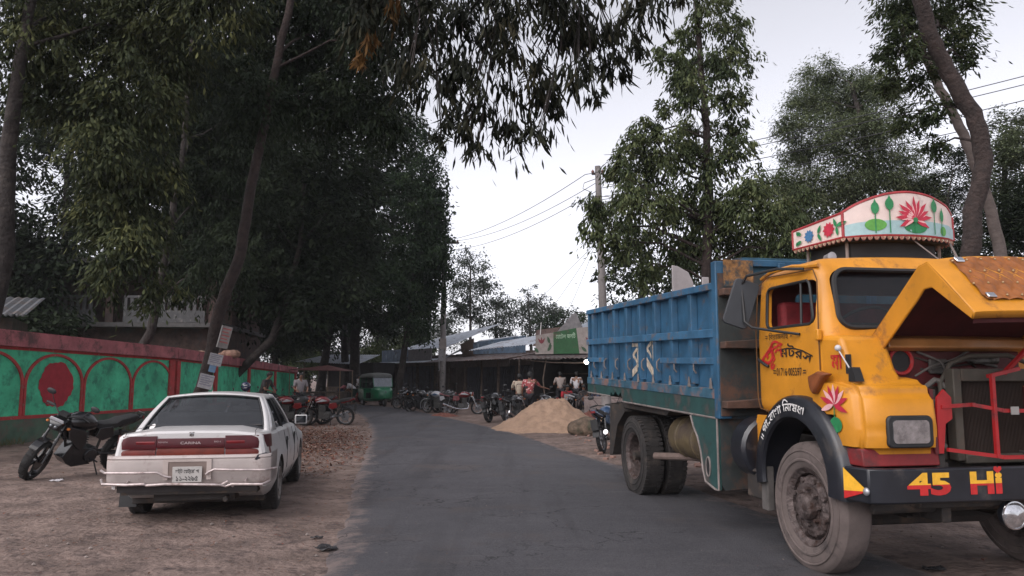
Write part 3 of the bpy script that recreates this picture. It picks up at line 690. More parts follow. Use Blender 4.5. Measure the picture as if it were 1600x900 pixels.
# --- front fender arch with lettering
g = MB(); ctr = (-0.1, 0.74); Ro, Ri = 0.70, 0.51
def archpts(R, a0=-100, a1=97, n=26): return [(ctr[0] + R * math.sin(rad(a0 + (a1 - a0) * i / n)), ctr[1] + R * math.cos(rad(a0 + (a1 - a0) * i / n))) for i in range(n + 1)]
rings = []
po, pi = archpts(Ro), archpts(Ri)
for (xo, zo), (xi, zi) in zip(po, pi):
    dx, dz = xo - ctr[0], zo - ctr[1]; L_ = math.hypot(dx, dz); dx /= L_; dz /= L_
    def pt(r, y): return (ctr[0] + dx * r, y, ctr[1] + dz * r)
    rings.append([pt(Ri, -0.01), pt(Ri + 0.01, -0.04), pt(Ri + .035, -0.045), pt((Ro + Ri) / 2, -0.02), pt(Ro - .04, -0.025), pt(Ro, 0.01), pt(Ro, 0.32), pt(Ri + .1, 0.36), pt(Ri + 0.06, 0.33), pt(Ri + .06, 0.02)])
g.loft(rings); fend = g.build('fender', BLK, truck, smooth=50)
g = MB()
tt = text2d('পা-রাখা িনেষধ!', h=0.125, width=0.76, bold=0.008)
decal(g, tt, lambda u, v: (ctr[0] + (0.545 + v) * math.sin(-0.92 + u / 0.6), -0.035, ctr[1] + (0.545 + v) * math.cos(-0.92 + u / 0.6)))
for k, a in enumerate((-1.04, -0.99)): decal(g, rect2d(0, 0, 0.012, 0.05), lambda u, v: (ctr[0] + (0.56 + v) * math.sin(a + u / .6), -0.035, ctr[1] + (0.56 + v) * math.cos(a + u / .6)))
g.build('fender_lettering', WHT, fend)
g = MB(); g.loft([[(x, TW - y, z) for x, y, z in r] for r in rings]); g.build('fender', BLK, truck, smooth=50)

# --- nose (headlamp block), mirrored
for side in (0, 1):
    q = (lambda x, y, z: (x, y, z)) if side == 0 else (lambda x, y, z: (x, TW - y, z))
    nb = bmesh.new()
    me = MB().prism([(0.10, 1.25), (0.42, 1.25), (0.5, 1.12), (0.52, 1.02), (0.78, 1.02), (0.80, 1.2), (0.77, 1.48), (0.68, 1.565), (0.45, 1.60), (0.05, 1.60)], 0.04, 0.68).mesh('nose')
    nb.from_mesh(me)
    ed = [e for e in nb.edges]
    bmesh.ops.bevel(nb, geom=ed, offset=0.06, segments=5, affect='EDGES', clamp_overlap=True)
    for yy in np.linspace(.06, .26, 11): bmesh.ops.bisect_plane(nb, geom=nb.verts[:] + nb.edges[:] + nb.faces[:], plane_co=(0, yy, 0), plane_no=(0, 1, 0))
    for v in nb.verts:
        # round the outer vertical corner
        x, y, z = v.co
        if x > 0.5 and y < 0.24: x -= 0.42 * ((0.24 - y) ** 2) / 0.2
        v.co = q(x, y, z)
    nb.to_mesh(me); nb.free(); me.shade_smooth(); me.set_sharp_from_angle(angle=rad(75))
    nose = link_mesh('nose_panel', me, YEL, truck)
    def hb_(y0, y1, z0, z1, x0, x1, r): return MB().prism(rrect(y0, y1, z0, z1, r), x0, x1, 'x')
    g = hb_(0.22, 0.60, 1.07, 1.31, 0.76, 0.815, 0.045); o = g.build('headlight', RUB, truck, bevel=0.012, warp=q)
    g = hb_(0.26, 0.56, 1.105, 1.275, 0.80, 0.822, 0.03); g.build('lens', LENS, o, warp=q)
# মা panel, indicator, feeler rod
g = MB(); g.box(0.29, 0.31, 0.28, 0.44, 1.64, 1.80); 
d = MB(); decal(d, text2d('মা', h=0.13, bold=0.025), lambda u, v: (0.34 + u * 1.0, 0.084, 1.65 + v)); d.build('pillar_lettering', LTRED, truck)
g = MB(); g.prism([(0.05, 1.50), (0.64, 1.50), (0.62, 1.60), (0.57, 1.66), (0.46, 1.92), (0.05, 1.95)], 0.09, 0.5); g.build('cowl_side', YEL, truck, bevel=0.04, seg=3)
g = MB(); g.prism([(0.14, 1.60), (0.28, 1.64), (0.42, 1.62), (0.34, 1.58), (0.28, 1.52), (0.21, 1.45), (0.16, 1.5)], -0.015, 0.06); g.build('side_lamp', mat('amber_brown', (0.2, 0.06, 0.02), 0.4, var=0.4), truck, bevel=0.018)
g = MB(); g.tube([(0.50, 0.05, 1.81), (0.62, 0.10, 1.60)], 0.006, 5); g.ball((0.50, 0.05, 1.82), 0.026); g.build('feeler_rod', mat('pale_plastic', (0.5, 0.48, 0.48), 0.5), truck)
g = MB(); g.prism([(0.58, 1.67), (0.62, 1.67), (0.67, 1.56), (0.57, 1.56)], 0.08, 0.15); g.build('rod_base', RUB, truck)
g = MB(); g.box(0.535, 0.575, 0.085, 0.11, 1.62, 1.77); g.build('vent_strip', RUB, truck)
# lotus painted on the nose side
dg_, dp, dc = MB(), MB(), MB()
fn = lambda u, v: (0.42 + u, 0.034, 1.30 + v)
for i, a in enumerate((20, 45, 68, 90, 112, 135, 160, 200, -20)):
    decal(dc if i % 2 == 0 else dp, petal(0, 0, rad(a), 0.13, 0.035), lambda u, v, i=i: (0.44 + u * 1.5, 0.030 - 0.0008 * i, 1.38 + v * 1.25))
decal(dg_, disc2d(0.01, -0.13, 0.058, 0.05), lambda u, v: (0.44 + u * 1.4, 0.030, 1.38 + v * 1.2)); decal(dg_, rect2d(-0.006, -0.12, 0.006, 0.0), lambda u, v: (0.44 + u, 0.0295, 1.38 + v * 1.2))
dg_.build('painted_leaf', LEAFG, truck); dp.build('painted_petal', PINKP, truck); dc.build('painted_petal', CRIM, truck)

# --- engine bay
g = MB(); g.box(0.385, 0.40, 0.5, TW - 0.5, 1.0, 1.86); fw = g.build('firewall', REDIN, truck)
g = MB(); g.tube([(0.41, 0.66 + 0.1 * math.cos(a), 1.72 + 0.1 * math.sin(a)) for a in np.linspace(0, 6.28, 21)[:-1]], 0.016, 6, closed=True); g.build('vent_ring', REDP, fw)
g = MB(); g.lathe([(0.095, 0), (0, 0.001)], (0.405, 0.66, 1.72), 'x', 20); g.build('vent_hole', RUB, fw)
g = MB(); g.prism([(0.33, 1.02), (0.75, 1.02), (0.72, 1.5), (0.33, 1.58)], 0.655, 0.685); g.build('inner_wing', REDIN, truck)
g = MB(); g.prism([(0.33, 1.02), (0.75, 1.02), (0.72, 1.5), (0.33, 1.58)], TW - .685, TW - .655); g.build('inner_wing', REDIN, truck)
e = MB(); e.box(-0.3, 0.5, 0.85, 1.4, 0.75, 1.35); e.box(-0.2, 0.48, 0.9, 1.3, 1.35, 1.52)
for k in range(6): e.lathe([(0, 0), (.05, 0), (.05, .12), (0, .12)], (-0.1 + k * .1, 0.86, 1.3), 'z', 10)
for k in range(5): e.tube([(0.0 + k * .1, 0.88, 1.5), (0.05 + k * .1, 0.8, 1.42), (0.05 + k * .1, 0.78, 1.2), (0.1 + k * .07, 0.82, 1.0)], 0.018, 6)
e.lathe([(0, 0), (.12, 0), (.12, .04), (.03, .05), (.03, .1), (0, .1)], (0.5, 0.8, 1.25), 'x', 20); e.tube([(0.2, 0.75, 1.1), (0.5, 0.72, 1.15), (0.58, 0.8, 1.3), (0.55, 0.95, 1.45)], 0.035, 8)
e.tube([(0.3, 0.7, 1.6), (0.4, 0.85, 1.66), (0.42, 1.1, 1.6), (0.3, 1.3, 1.62)], 0.012, 5); e.tube([(0.32, 1.5, 1.6), (0.42, 1.3, 1.7), (0.45, 1.05, 1.68), (0.4, 0.8, 1.75), (0.31, 0.75, 1.7)], 0.01, 5)
e.ball((0.55, 0.74, 1.2), 0.06); e.box(0.35, 0.5, 1.45, 1.65, 1.05, 1.35)
e.build('engine', DARK, truck, bevel=0.012)
HOSE = mat('dusty_hose', (.10, .09, .082), .7, var=.5, scale=9); OILY = mat('oily_alloy', (.14, .13, .12), .5, metal=.4, var=.6, scale=12, dirt=.5, dcol=(.03, .025, .02), dscale=8)
for pts_, r_ in (([(0.42, .72, 1.35), (.5, .78, 1.5), (.52, .88, 1.58), (.56, .95, 1.5)], .022), ([(.44, .7, 1.15), (.55, .72, 1.3), (.6, .82, 1.42)], .016), ([(.45, .9, 1.66), (.5, 1.2, 1.74), (.45, 1.5, 1.68)], .014), ([(.46, .72, 1.05), (.58, .76, 1.12), (.6, .86, 1.05)], .028), ([(.42, .8, 1.8), (.5, .95, 1.72), (.52, 1.0, 1.6)], .01), ([(.42, 1.3, 1.82), (.48, 1.1, 1.74), (.5, .86, 1.68), (.46, .74, 1.6)], .009)):
    MB().tube([Vector(pts_[0]).lerp(Vector(pts_[-1]), t) * 0 + (Vector(pts_[min(len(pts_) - 1, int(t * (len(pts_) - 1)))]).lerp(Vector(pts_[min(len(pts_) - 1, int(t * (len(pts_) - 1)) + 1)]), t * (len(pts_) - 1) % 1)) for t in np.linspace(0, .999, 12)], r_, 7).build('hose', HOSE, truck)
MB().lathe([(0, 0), (.055, 0), (.06, .02), (.06, .14), (.05, .16), (0, .16)], (.5, .78, 1.30), 'z', 16).build('filter', OILY, truck); MB().lathe([(0, 0), (.07, 0), (.05, .015), (.07, .03), (.02, .035), (0, .05)], (.55, .80, 1.22), 'x', 18).build('pulley', OILY, truck)
MB().box(.42, .56, .70, .84, 1.40, 1.50).build('bracket', OILY, truck, bevel=.01); MB().box(.41, .44, .9, 1.06, 1.62, 1.74).build('junction_box', HOSE, truck, bevel=.01); MB().box(.42, .5, 1.25, 1.5, 1.70, 1.78).build('reservoir', OILY, truck, bevel=.02)
# radiator
TAN = mat('radiator_frame', (0.075, 0.065, 0.052), 0.7, metal=0.2, var=0.4, scale=5, dirt=0.3)
g = MB(); ry0, ry1 = 0.92, 1.78
g.box(0.56, 0.66, ry0, ry0 + 0.07, 0.95, 1.66); g.box(0.56, 0.66, ry1 - 0.07, ry1, 0.95, 1.66); g.box(0.56, 0.66, ry0 + 0.071, ry1 - 0.071, 1.56, 1.66); g.box(0.56, 0.66, ry0 + .071, ry1 - .071, 0.93, 1.0)
g.tube([(0.54, ry0 - .02, 0.95), (0.54, ry0 - .02, 1.55), (0.54, ry0 + .08, 1.70), (0.54, ry0 + 0.25, 1.76), (0.54, ry1 - .25, 1.77), (0.54, ry1 - .05, 1.7), (0.54, ry1, 1.55), (0.54, ry1, .95)], 0.022, 6)
rd = g.build('radiator', TAN, truck, bevel=0.01)
cm_ = bpy.data.materials.new('radiator_core'); cm_.use_nodes = True; n = cm_.node_tree.nodes; l = cm_.node_tree.links
g = MB(); g.box(0.58, 0.60, ry0 + .07, ry1 - .07, 1.0, 1.56); cr_ = g.build('core', mat('core_brown', (0.016, 0.012, 0.010), 0.8, metal=0.1, var=0.4), rd)
g = MB()
for k in range(56): y = ry0 + .08 + k * 0.0125; g.box(0.60, 0.618, y, y + 0.004, 1.0, 1.56)
g.build('fin', mat('fin_brown', (0.045, 0.03, 0.024), 0.7, metal=0.2), cr_)
# red guard bars
g = MB()
def bar(p0, p1, w=0.032, t=0.02): 
    g.tube([p0, p1], w * .62, 4)
g.prism([(0.69, 1.30), (0.70, 1.44), (0.76, 1.50), (0.82, 1.44), (0.82, 1.28), (0.76, 1.24), (0.73, 1.02), (0.69, 1.02)], 0.725, 0.745, 'x')
bar((0.74, 0.73, 1.37), (0.74, 1.02, 1.385)); bar((0.76, 0.98, 1.385), (0.80, 1.22, 1.34)); bar((0.80, 1.2, 1.34), (0.80, 1.9, 1.33))
bar((0.76, 0.75, 1.05), (0.80, 1.2, 0.99)); bar((0.80, 1.18, 0.99), (0.80, 1.9, 0.985))
bar((0.80, 1.14, 0.99), (0.80, 1.14, 1.62)); bar((0.78, 1.12, 1.60), (0.78, 1.40, 1.66)); bar((0.80, 1.66, 0.99), (0.80, 1.66, 1.6))
bar((0.76, 1.28, 1.62), (0.9, 1.62, 2.02)); g.build('guard_bar', REDP, truck)
g = MB(); g.box(0.823, 0.829, 1.26, 1.33, 1.31, 1.37); g.build('badge', mat('badge_silver', (0.4, 0.38, 0.36), 0.5, metal=0.5), truck)
# cowl panel below the windscreen (reflecting lip)
g = MB(); g.prism([(0.26, 1.84), (0.44, 1.80), (0.50, 1.83), (0.48, 1.90), (0.3, 1.96)], 0.5, TW - 0.1, 'y'); g.build('cowl', mat('cowl_orange', (0.4, 0.18, 0.06), 0.3, var=0.2, coat=0.3), truck, bevel=0.012)

# --- raised bonnet: inverted V side profile
H0, EL, TIP = Vector((0.33, 0, 1.83)), Vector((1.02, 0, 2.42)), Vector((1.46, 0, 2.0))
hy0, hy1 = 0.44, TW - 0.44
def off(a, b, t): dv = (b - a).normalized(); return Vector((dv.z, 0, -dv.x)) * t   # towards underside for forward-going edge
prof_o = [H0, EL, TIP]
n1 = off(H0, EL, 0.13); n2 = off(EL, TIP, 0.13)
mit = EL + Vector((-0.01, 0, -0.185))
side_poly = [(H0.x, H0.z), (EL.x - .05, EL.z - .035), (EL.x + .03, EL.z - .02), (TIP.x, TIP.z), (TIP.x + n2.x * .25, TIP.z + n2.z * .25 + .01), ((TIP + n2).x + .09, (TIP + n2).z + .02), (mit.x + .02, mit.z), (mit.x - .05, mit.z - .02), (H0.x + n1.x, H0.z + n1.z)]
side_poly = [(0.30, 1.87), (0.96, 2.41), (1.05, 2.43), (1.47, 2.03), (1.44, 1.985), (1.08, 2.24), (1.0, 2.235), (0.92, 2.16), (0.42, 1.75)]
g = MB(); g.prism(side_poly, hy0, hy0 + 0.02); bon = g.build('bonnet', YEL, truck, bevel=0.008)
g = MB(); g.prism(side_poly, hy1 - 0.02, hy1); g.build('bonnet_side', YEL, bon, bevel=0.008)
def bonrow(yy, crown): 
    c_ = crown
    return [(0.30, yy, 1.87 + c_ * .3), (0.63, yy, 2.14 + c_ * .8), (0.96, yy, 2.415 + c_), (1.05, yy, 2.435 + c_), (1.20, yy, 2.30 + c_), (1.47, yy, 2.03 + c_ * .35), (1.45, yy, 1.985 + c_ * .3)]
g = MB(); yy_ = [hy0, hy0 + .015, hy0 + 0.07, hy0 + 0.2, hy0 + 0.4, (hy0 + hy1) / 2, hy1 - .4, hy1 - .2, hy1 - .07, hy1 - .015, hy1]
crn = [0, .004, 0.018, 0.035, 0.05, 0.055, 0.05, 0.035, 0.018, .004, 0]
g.loft([bonrow(y, c_) for y, c_ in zip(yy_, crn)], cap=False, closed=False)
o = g.build('bonnet_skin', YEL, bon, smooth=40); md = o.modifiers.new('s', 'SOLIDIFY'); md.thickness = 0.012; md.offset = -1
g = MB(); g.loft([[(x + 0.018 if i < 3 else x - .03, min(max(y, hy0 + .025), hy1 - .025), z - 0.03) for i, (x, y, z) in enumerate(bonrow(y, c_))] for y, c_ in zip(yy_, crn)], cap=False, closed=False); g.build('bonnet_lining', mat('lining_red', (0.075, 0.012, 0.014), 0.8, var=0.3), bon)
# brown quilted inlay on the front slope
INL = mat('quilted_inlay', (0.26, 0.085, 0.018), 0.55, var=0.35, scale=9, dirt=0.15, dcol=(0.12, 0.05, 0.02))
def slope(u, v, o_=0.0):
    """u across 0..1, v down 0..1 on the bonnet's front slope"""
    y = hy0 + 0.16 + u * (hy1 - hy0 - 0.32); c_ = np.interp(y, yy_, crn)
    A = Vector((1.075, y, 2.412 + c_)); B_ = Vector((1.40, y, 2.10 + c_ * .45)); p = A.lerp(B_, v); return p + Vector((0.69, 0, 0.72)) * o_
g = MB(); NU, NV = 36, 12
def qz(u, v):
    a = (u * 9 + v * 3.5); b_ = (u * 9 - v * 3.5); fa = abs((a % 1) - .5) * 2; fb = abs((b_ % 1) - .5) * 2
    return 0.006 + 0.018 * (1 - max(fa, fb) ** 6) * (0.5 + 0.5 * (1 - max(fa, fb)))
g.loft([[slope(i / (NU * 2), j / (NV * 2), qz(i / (NU * 2), j / (NV * 2))) for i in range(NU * 2 + 1)] for j in range(NV * 2 + 1)], cap=False, closed=False); g.build('bonnet_inlay', INL, bon)
g = MB()
for i in range(10):
    for j in range(4):
        u_ = (i + .5 * (j % 2)) / 9.0; v_ = j / 3.5 + 0.07
        if u_ < 1 and v_ < 1: p = slope(u_, v_, 0.022); g.ball(p, 0.009, seg=6, rings=4)
g.build('stud', mat('brass_stud', (0.4, 0.28, 0.15), 0.4, metal=0.6), bon)
for u_, v_ in ((0.06, 0.05), (0.05, 0.92), (.95, .05), (.95, .92)):
    g = MB(); p = slope(u_, v_, 0.022); g.box(p.x - .025, p.x + .025, p.y - .035, p.y + .035, p.z - .008, p.z + .008, Matrix.Translation(p) @ Matrix.Rotation(rad(46), 4, 'Y') @ Matrix.Translation(-p)); g.build('clasp', CHROME, bon, bevel=0.008)

# --- bumper
g = MB()
bp_ = [(0.62, -0.02), (0.84, 0.02), (0.88, 0.12), (0.88, TW - 0.12), (0.84, TW - 0.02), (0.62, TW + 0.02), (0.58, TW), (0.78, TW - .08), (0.82, TW - 0.2), (0.82, 0.2), (0.78, 0.08), (0.58, 0.0)]
g.loft([[(x, y, z) for x, y in bp_] for z in (0.68, 0.93)]); bmp = g.build('bumper', BLK, truck, bevel=0.012)
g = MB(); g.prism([(0.52, 0.93), (0.74, 0.93), (0.72, 1.06), (0.52, 1.06)], 0.06, 0.7); g.build('bumper_valance', mat('valance_red', (.2, .014, .016), .6, var=.3, dirt=.3, dcol=(.06, .03, .03)), truck, bevel=0.01)
g = MB(); g.prism([(0.52, 0.93), (0.74, 0.93), (0.72, 1.06), (0.52, 1.06)], TW - .7, TW - .06); g.build('bumper_valance', mat('valance_red', (.2, .014, .016), .6, var=.3, dirt=.3, dcol=(.06, .03, .03)), truck, bevel=0.01)
d1, d2 = MB(), MB()
def split_text(txt, y0, z0, h, wd=None):
    sv, sf, W_ = text2d(txt, h=h, width=wd, bold=0.045)
    # split every glyph triangle at mid height: yellow above, red below
    b = bmesh.new(); vv = [b.verts.new((u, 0, v)) for u, v in sv]
    for f in sf:
        try: b.faces.new([vv[i] for i in f])
        except ValueError: pass
    bmesh.ops.bisect_plane(b, geom=b.verts[:] + b.edges[:] + b.faces[:], plane_co=(0, 0, h * .47), plane_no=(0, 0, 1))
    for f in b.faces:
        t = d1 if f.calc_center_median().z > h * .47 else d2
        t.add([(0.883, y0 + v.co.x, z0 + v.co.z) for v in f.verts], [tuple(range(len(f.verts)))])
    b.free(); return W_
split_text('45', 0.30, 0.735, 0.165, 0.36); split_text('Hi', 0.82, 0.735, 0.165, 0.27)
decal(d2, poly2d([(0.0, -.002), (-0.035, 0.03), (-0.03, 0.05), (-0.012, 0.053), (0, .04), (.012, .053), (.03, .05), (.035, .03)]), lambda u, v: (0.884, 1.055 + u, 0.895 - .012 + v))
decal(d1, poly2d([(0, 0), (0, 0.17), (0.2, 0.02)]), lambda u, v: (0.60 + (u / .2) * .235 + .012, -0.03 + (u / .2) * .04, 0.75 + v))
decal(d2, poly2d([(0, 0), (0.2, .02), (0, -.06)]), lambda u, v: (0.60 + (u / .2) * .235 + .012, -0.03 + (u / .2) * .04, 0.75 + v))
d1.build('bumper_lettering', LTYEL, bmp); d2.build('bumper_lettering', LTRED, bmp)
g = MB(); g.ball((0.84, -0.0, 0.77), 0.03, 0.02, 0.03); g.build('reflector', SILV, bmp)
# round driving lamp under the bumper
g = MB(); g.lathe([(0, -.1), (.06, -.09), (.1, -.04), (.105, 0), (.1, .012)], (0.80, 1.24, 0.56), 'x', 24); lm = g.build('driving_lamp', BLK, truck)
g = MB(); g.tube([(0.812, 1.24 + .1 * math.cos(a), 0.56 + .1 * math.sin(a)) for a in np.linspace(0, 6.28, 25)[:-1]], 0.008, 6, closed=True); g.build('lamp_ring', CHROME, lm)
g = MB(); g.lathe([(.098, 0.0), (.07, .02), (0, .028)], (0.812, 1.24, 0.56), 'x', 24); g.build('lamp_glass', LENS, lm)
g = MB(); g.box(0.3, 0.75, 0.5, 1.75, 0.62, 0.68); g.tube([(0.6, 0.2, 0.6), (0.6, 2.0, 0.62)], 0.04, 8); g.box(0.45, 0.7, 0.72, 0.8, 0.5, 0.95); g.box(.45, .7, 1.5, 1.58, .5, .95); g.build('front_crossmember', DARK, truck, bevel=0.01)

# --- crown board over the cab
PX = [(-.95, .56), (-.30, .68), (-.22, .8), (-.16, 1.0), (-.14, 1.24), (-.16, 1.46), (-.22, 1.68), (-.30, 1.80), (-.95, 1.92)]
seg_l = [0]
for i in range(1, len(PX)): seg_l.append(seg_l[-1] + math.hypot(PX[i][0] - PX[i - 1][0], PX[i][1] - PX[i - 1][1]))
TL = seg_l[-1]
def plan(s, o_=0.0):
    x = np.interp(s, seg_l, [p[0] for p in PX]); y = np.interp(s, seg_l, [p[1] for p in PX])
    e = 0.01; x2 = np.interp(s + e, seg_l, [p[0] for p in PX]) - np.interp(s - e, seg_l, [p[0] for p in PX]); y2 = np.interp(s + e, seg_l, [p[1] for p in PX]) - np.interp(s - e, seg_l, [p[1] for p in PX])
    h_ = math.hypot(x2, y2) or 1; return x + y2 / h_ * o_, y - x2 / h_ * o_
S0 = seg_l[1]; S1 = seg_l[-2]; CS = (S0 + S1) / 2
def topz(s):
    if s < S0: return 3.03 + 0.06 * s / S0
    if s > S1: return 3.03 + 0.06 * (TL - s) / (TL - S1)
    return 3.09 + 0.18 * max(0.0, math.sin(math.pi * (s - S0) / (S1 - S0))) ** 0.8
def botz(s): return 2.85 + 0.02 * math.sin(math.pi * s / TL)
def board(s, v, o_=0.0):
    x, y = plan(s, o_); zb, zt = botz(s), topz(s); return (x, y, zb + (zt - zb) * v)
ss = list(np.linspace(0, TL, 60))
g = MB(); g.loft([[board(s, 0, 0.012), board(s, 1, 0.012), board(s, 1, -0.012), board(s, 0, -0.012)] for s in ss]); crown = g.build('crown_board', PCREAM, truck, smooth=50)
g = MB(); g.tube([board(s, 1, 0.006) for s in ss], 0.014, 6); g.tube([board(s, 0, 0.006) for s in ss], 0.012, 6)
for s in (0.005, S0, S1, TL - .005): g.tube([board(s, 0, 0.01), board(s, 1, 0.01)], 0.013, 6)
g.build('crown_edging', mat('edging_red', (0.33, 0.03, 0.035), 0.5, var=0.3, scale=12), crown)
g = MB(); nsc = 44
for i in range(nsc):
    sa, sb = TL * i / nsc, TL * (i + 1) / nsc; P_ = []
    for k in range(7):
        s = sa + (sb - sa) * k / 6; x, y = plan(s, 0.004); P_.append((x, y, botz(s) - 0.004 - 0.04 * abs(math.sin(math.pi * k / 6)) ** .7))
    x0, y0 = plan(sa, .004); x1, y1 = plan(sb, .004)
    g.add([(x0, y0, botz(sa))] + P_ + [(x1, y1, botz(sb))], [tuple(range(9))])
o = g.build('fringe', mat('fringe_mauve', (0.33, 0.17, 0.16), 0.7, var=0.4, scale=25), crown); md = o.modifiers.new('s', 'SOLIDIFY'); md.thickness = 0.006
g = MB()
for i in range(nsc):
    for r_ in (0.35, 0.7):
        g.tube([(lambda s: (*plan(s, 0.009), botz(s) - 0.004 - 0.04 * r_ * abs(math.sin(math.pi * k / 6)) ** .7))(TL * (i + .5 + (k / 6 - .5) * r_) / nsc) for k in range(7)], 0.003, 3)
g.build('fringe_thread', mat('thread_cream', (0.6, 0.48, 0.33), 0.7), crown)
def F_(o_): return lambda u, v: board(CS + u, max(0.0, min(1.0, v)), o_)
# front painting (u metres from centre, v 0..1 of height)
W_ = (S1 - S0) / 2
aq = poly2d([(-W_ + .015 + (2 * W_ - .03) * i / 24, 0.03) for i in range(25)] + [(-W_ + .015 + (2 * W_ - .03) * i / 24, 0.36 + 0.05 * math.sin(i * .5) - 0.0 * i) for i in range(24, -1, -1)])
def strip(m_, v0, v1, uA, uB, name, n=30):
    g = MB(); g.loft([[board(CS + uA + (uB - uA) * i / n, v0, 0.016), board(CS + uA + (uB - uA) * i / n, v1(i / n), 0.016)] for i in range(n + 1)], cap=False, closed=False); return g.build(name, m_, crown)
strip(PAQUA, 0.02, lambda t: 0.44 - 0.10 * math.sin(math.pi * t), -W_ + .012, W_ - .012, 'painted_water')
gl, gd, pk, cr2, bl = MB(), MB(), MB(), MB(), MB()
def A(mb, shape, o_): # shape given with v in metres -> normalise by local height
    fn = lambda u, v: (*plan(CS + u * .9, o_), botz(CS + u * .9) + v)
    decal(mb, shape, fn)
A(gl, disc2d(-0.36, 0.095, 0.105, 0.055), 0.020); A(gd, disc2d(0.06, 0.075, 0.13, 0.055), 0.020); A(gl, disc2d(0.42, 0.06, 0.04, 0.045), 0.02)
for u_, h_, w__ in ((-0.36, 0.25, .04), (-0.22, 0.285, .045), (0.29, 0.28, .042), (0.40, 0.20, .026)):
    A(gd, rect2d(u_ - .006, 0.02, u_ + .006, h_), 0.023); A(gd, disc2d(u_, h_, w__, 0.055, 14), 0.025)
    A(gd, poly2d([(u_ - w__ * .6, h_ + .03), (u_, h_ + .085), (u_ + w__ * .6, h_ + .03)]), 0.0255)
for i, a in enumerate((-25, 5, 24, 45, 70, 92, 120, 142, 160, 178, 205)):
    A(cr2, petal(0.045, 0.155, rad(a), 0.19 + 0.02 * (i % 2), 0.05), 0.024 + 0.0006 * i); 
    A(pk, petal(0.045, 0.155, rad(a + 9), 0.15, 0.022), 0.0245 + 0.0006 * i)
A(gd, disc2d(0.045, 0.14, 0.03, 0.025), 0.032); A(gd, rect2d(0.04, 0.02, 0.05, 0.14), 0.031)
# side wing flowers
def Aw(mb, shape, o_): decal(mb, shape, lambda u, v: (*plan(u, o_), botz(u) + v))
for k in range(10):
    Aw(cr2, petal(0.50, 0.10, rad(36 * k), 0.075, 0.045), 0.020 + .0005 * k); Aw(bl, petal(0.24, 0.09, rad(36 * k), 0.065, 0.04), 0.020 + .0005 * k)
for (u_, v_, a, L_) in ((0.36, .09, 60, .09), (0.36, .09, -60, .09), (.60, .11, 110, .09), (.60, .11, -80, .09), (.60, .11, 20, .1), (.14, .12, 150, .08), (.14, .06, 200, .08), (.10, .12, 120, .05), (.09, .06, -120, .05)): Aw(gd, petal(u_, v_, rad(a), L_, 0.035), 0.026)
gl.build('painted_leaf', LEAFL, crown); gd.build('painted_leaf', LEAFG, crown); pk.build('painted_petal', PINKP, crown); cr2.build('painted_petal', CRIM, crown); bl.build('painted_flower', PBLUE, crown)
# rack holding the board: dark tray and struts
g = MB(); g.prism([(-0.93, 0.60), (-0.33, 0.71), (-0.2, 1.0), (-0.17, 1.24), (-0.2, 1.46), (-0.33, 1.78), (-0.93, 1.88)], 2.83, 2.86, 'z'); g.prism([(-0.88, .7), (-.38, .8), (-0.28, 1.24), (-.38, 1.68), (-.88, 1.78)], 2.68, 2.829, 'z'); rk = g.build('roof_rack', RUB, truck)
for x, y in ((-0.85, 0.65), (-0.38, 0.76), (-0.38, 1.72), (-0.85, 1.8)): MB().tube([(x, y, 2.55), (x, y, 2.84)], 0.015, 6).build('rack_strut', EDGE, rk)
g = MB()
g.tube([(-0.1, 1.72, 2.58), (-0.27, 1.74, 2.85)], 0.01, 5); g.tube([(.0, 1.45, 2.6), (-.2, 1.3, 2.85)], 0.006, 5); g.build('rack_strut', EDGE, rk)
g = MB(); g.lathe([(0, -.05), (.03, -.05), (.035, 0.0), (.045, 0.05), (0.0, 0.055)], (-0.45, 0.62, 2.70), 'x', 14); g.build('horn', SILV, truck)
# board standing inside the bed
o = MB().prism([(0, 0), (0, 0.70), (0.06, .74), (0.2, .74), (0.32, .66), (0.32, 0)], 0, 0.035, 'x')
TRM = truck.matrix_basis.copy()
def tloc(x, y, z): return TRM @ Vector((x, y, z))
PALE = mat('pale_board', (0.34, 0.31, 0.31), 0.7, var=0.2, scale=3, dirt=0.15)
b_ = thing('board', 'pale curved-edged board standing upright in the truck bed', 'board', tloc(-4.6, 0.93, 1.32), rad(-80))
MB().prism([(-0.2, 0), (-0.2, 1.9), (-0.1, 1.88), (0.05, 1.80), (0.12, 1.66), (0.14, 1.5), (0.14, 0)], 0, 0.04, 'x').build('panel', PALE, b_, bevel=0.01)
MB().box(0.14, 0.17, 0.14, 0.16, 0, 1.48).build('edge_strip', EDGE, b_)
b_ = thing('plank', 'narrow pale plank standing in the truck bed right of the curved board', 'plank', tloc(-4.5, 1.2, 1.30), rad(-80))
MB().box(0, 0.04, -0.05, 0.05, 0, 1.74).build('board', PALE, b_, bevel=0.008)
def sand_load():
    mb = MB(); rows = []
    for i in range(25):
        r = []
        for j in range(11):
            x = -6.3 + 4.75 * i / 24; y = 0.1 + 2.06 * j / 10; r.append((x, y, 1.35 + 1.16 * abs(math.sin(math.pi * (j + .6) / 11.2)) ** 0.35 * abs(math.sin(math.pi * (i + 1.2) / 26.4)) ** 0.3 + 0.05 * vnoise(i * .7, j * .7)))
        rows.append(r)
    mb.loft(rows, cap=False, closed=False, )
    o = mb.build('sand_load', mat('sand', (0.34, 0.225, 0.155), 0.95, var=0.25, scale=4, bump=0.5, bscale=30), None, warp=shear)
    o.location = truck.location; o.rotation_euler = truck.rotation_euler; tag(o, 'sand heaped inside the blue truck bed', 'sand load')

sand_load()
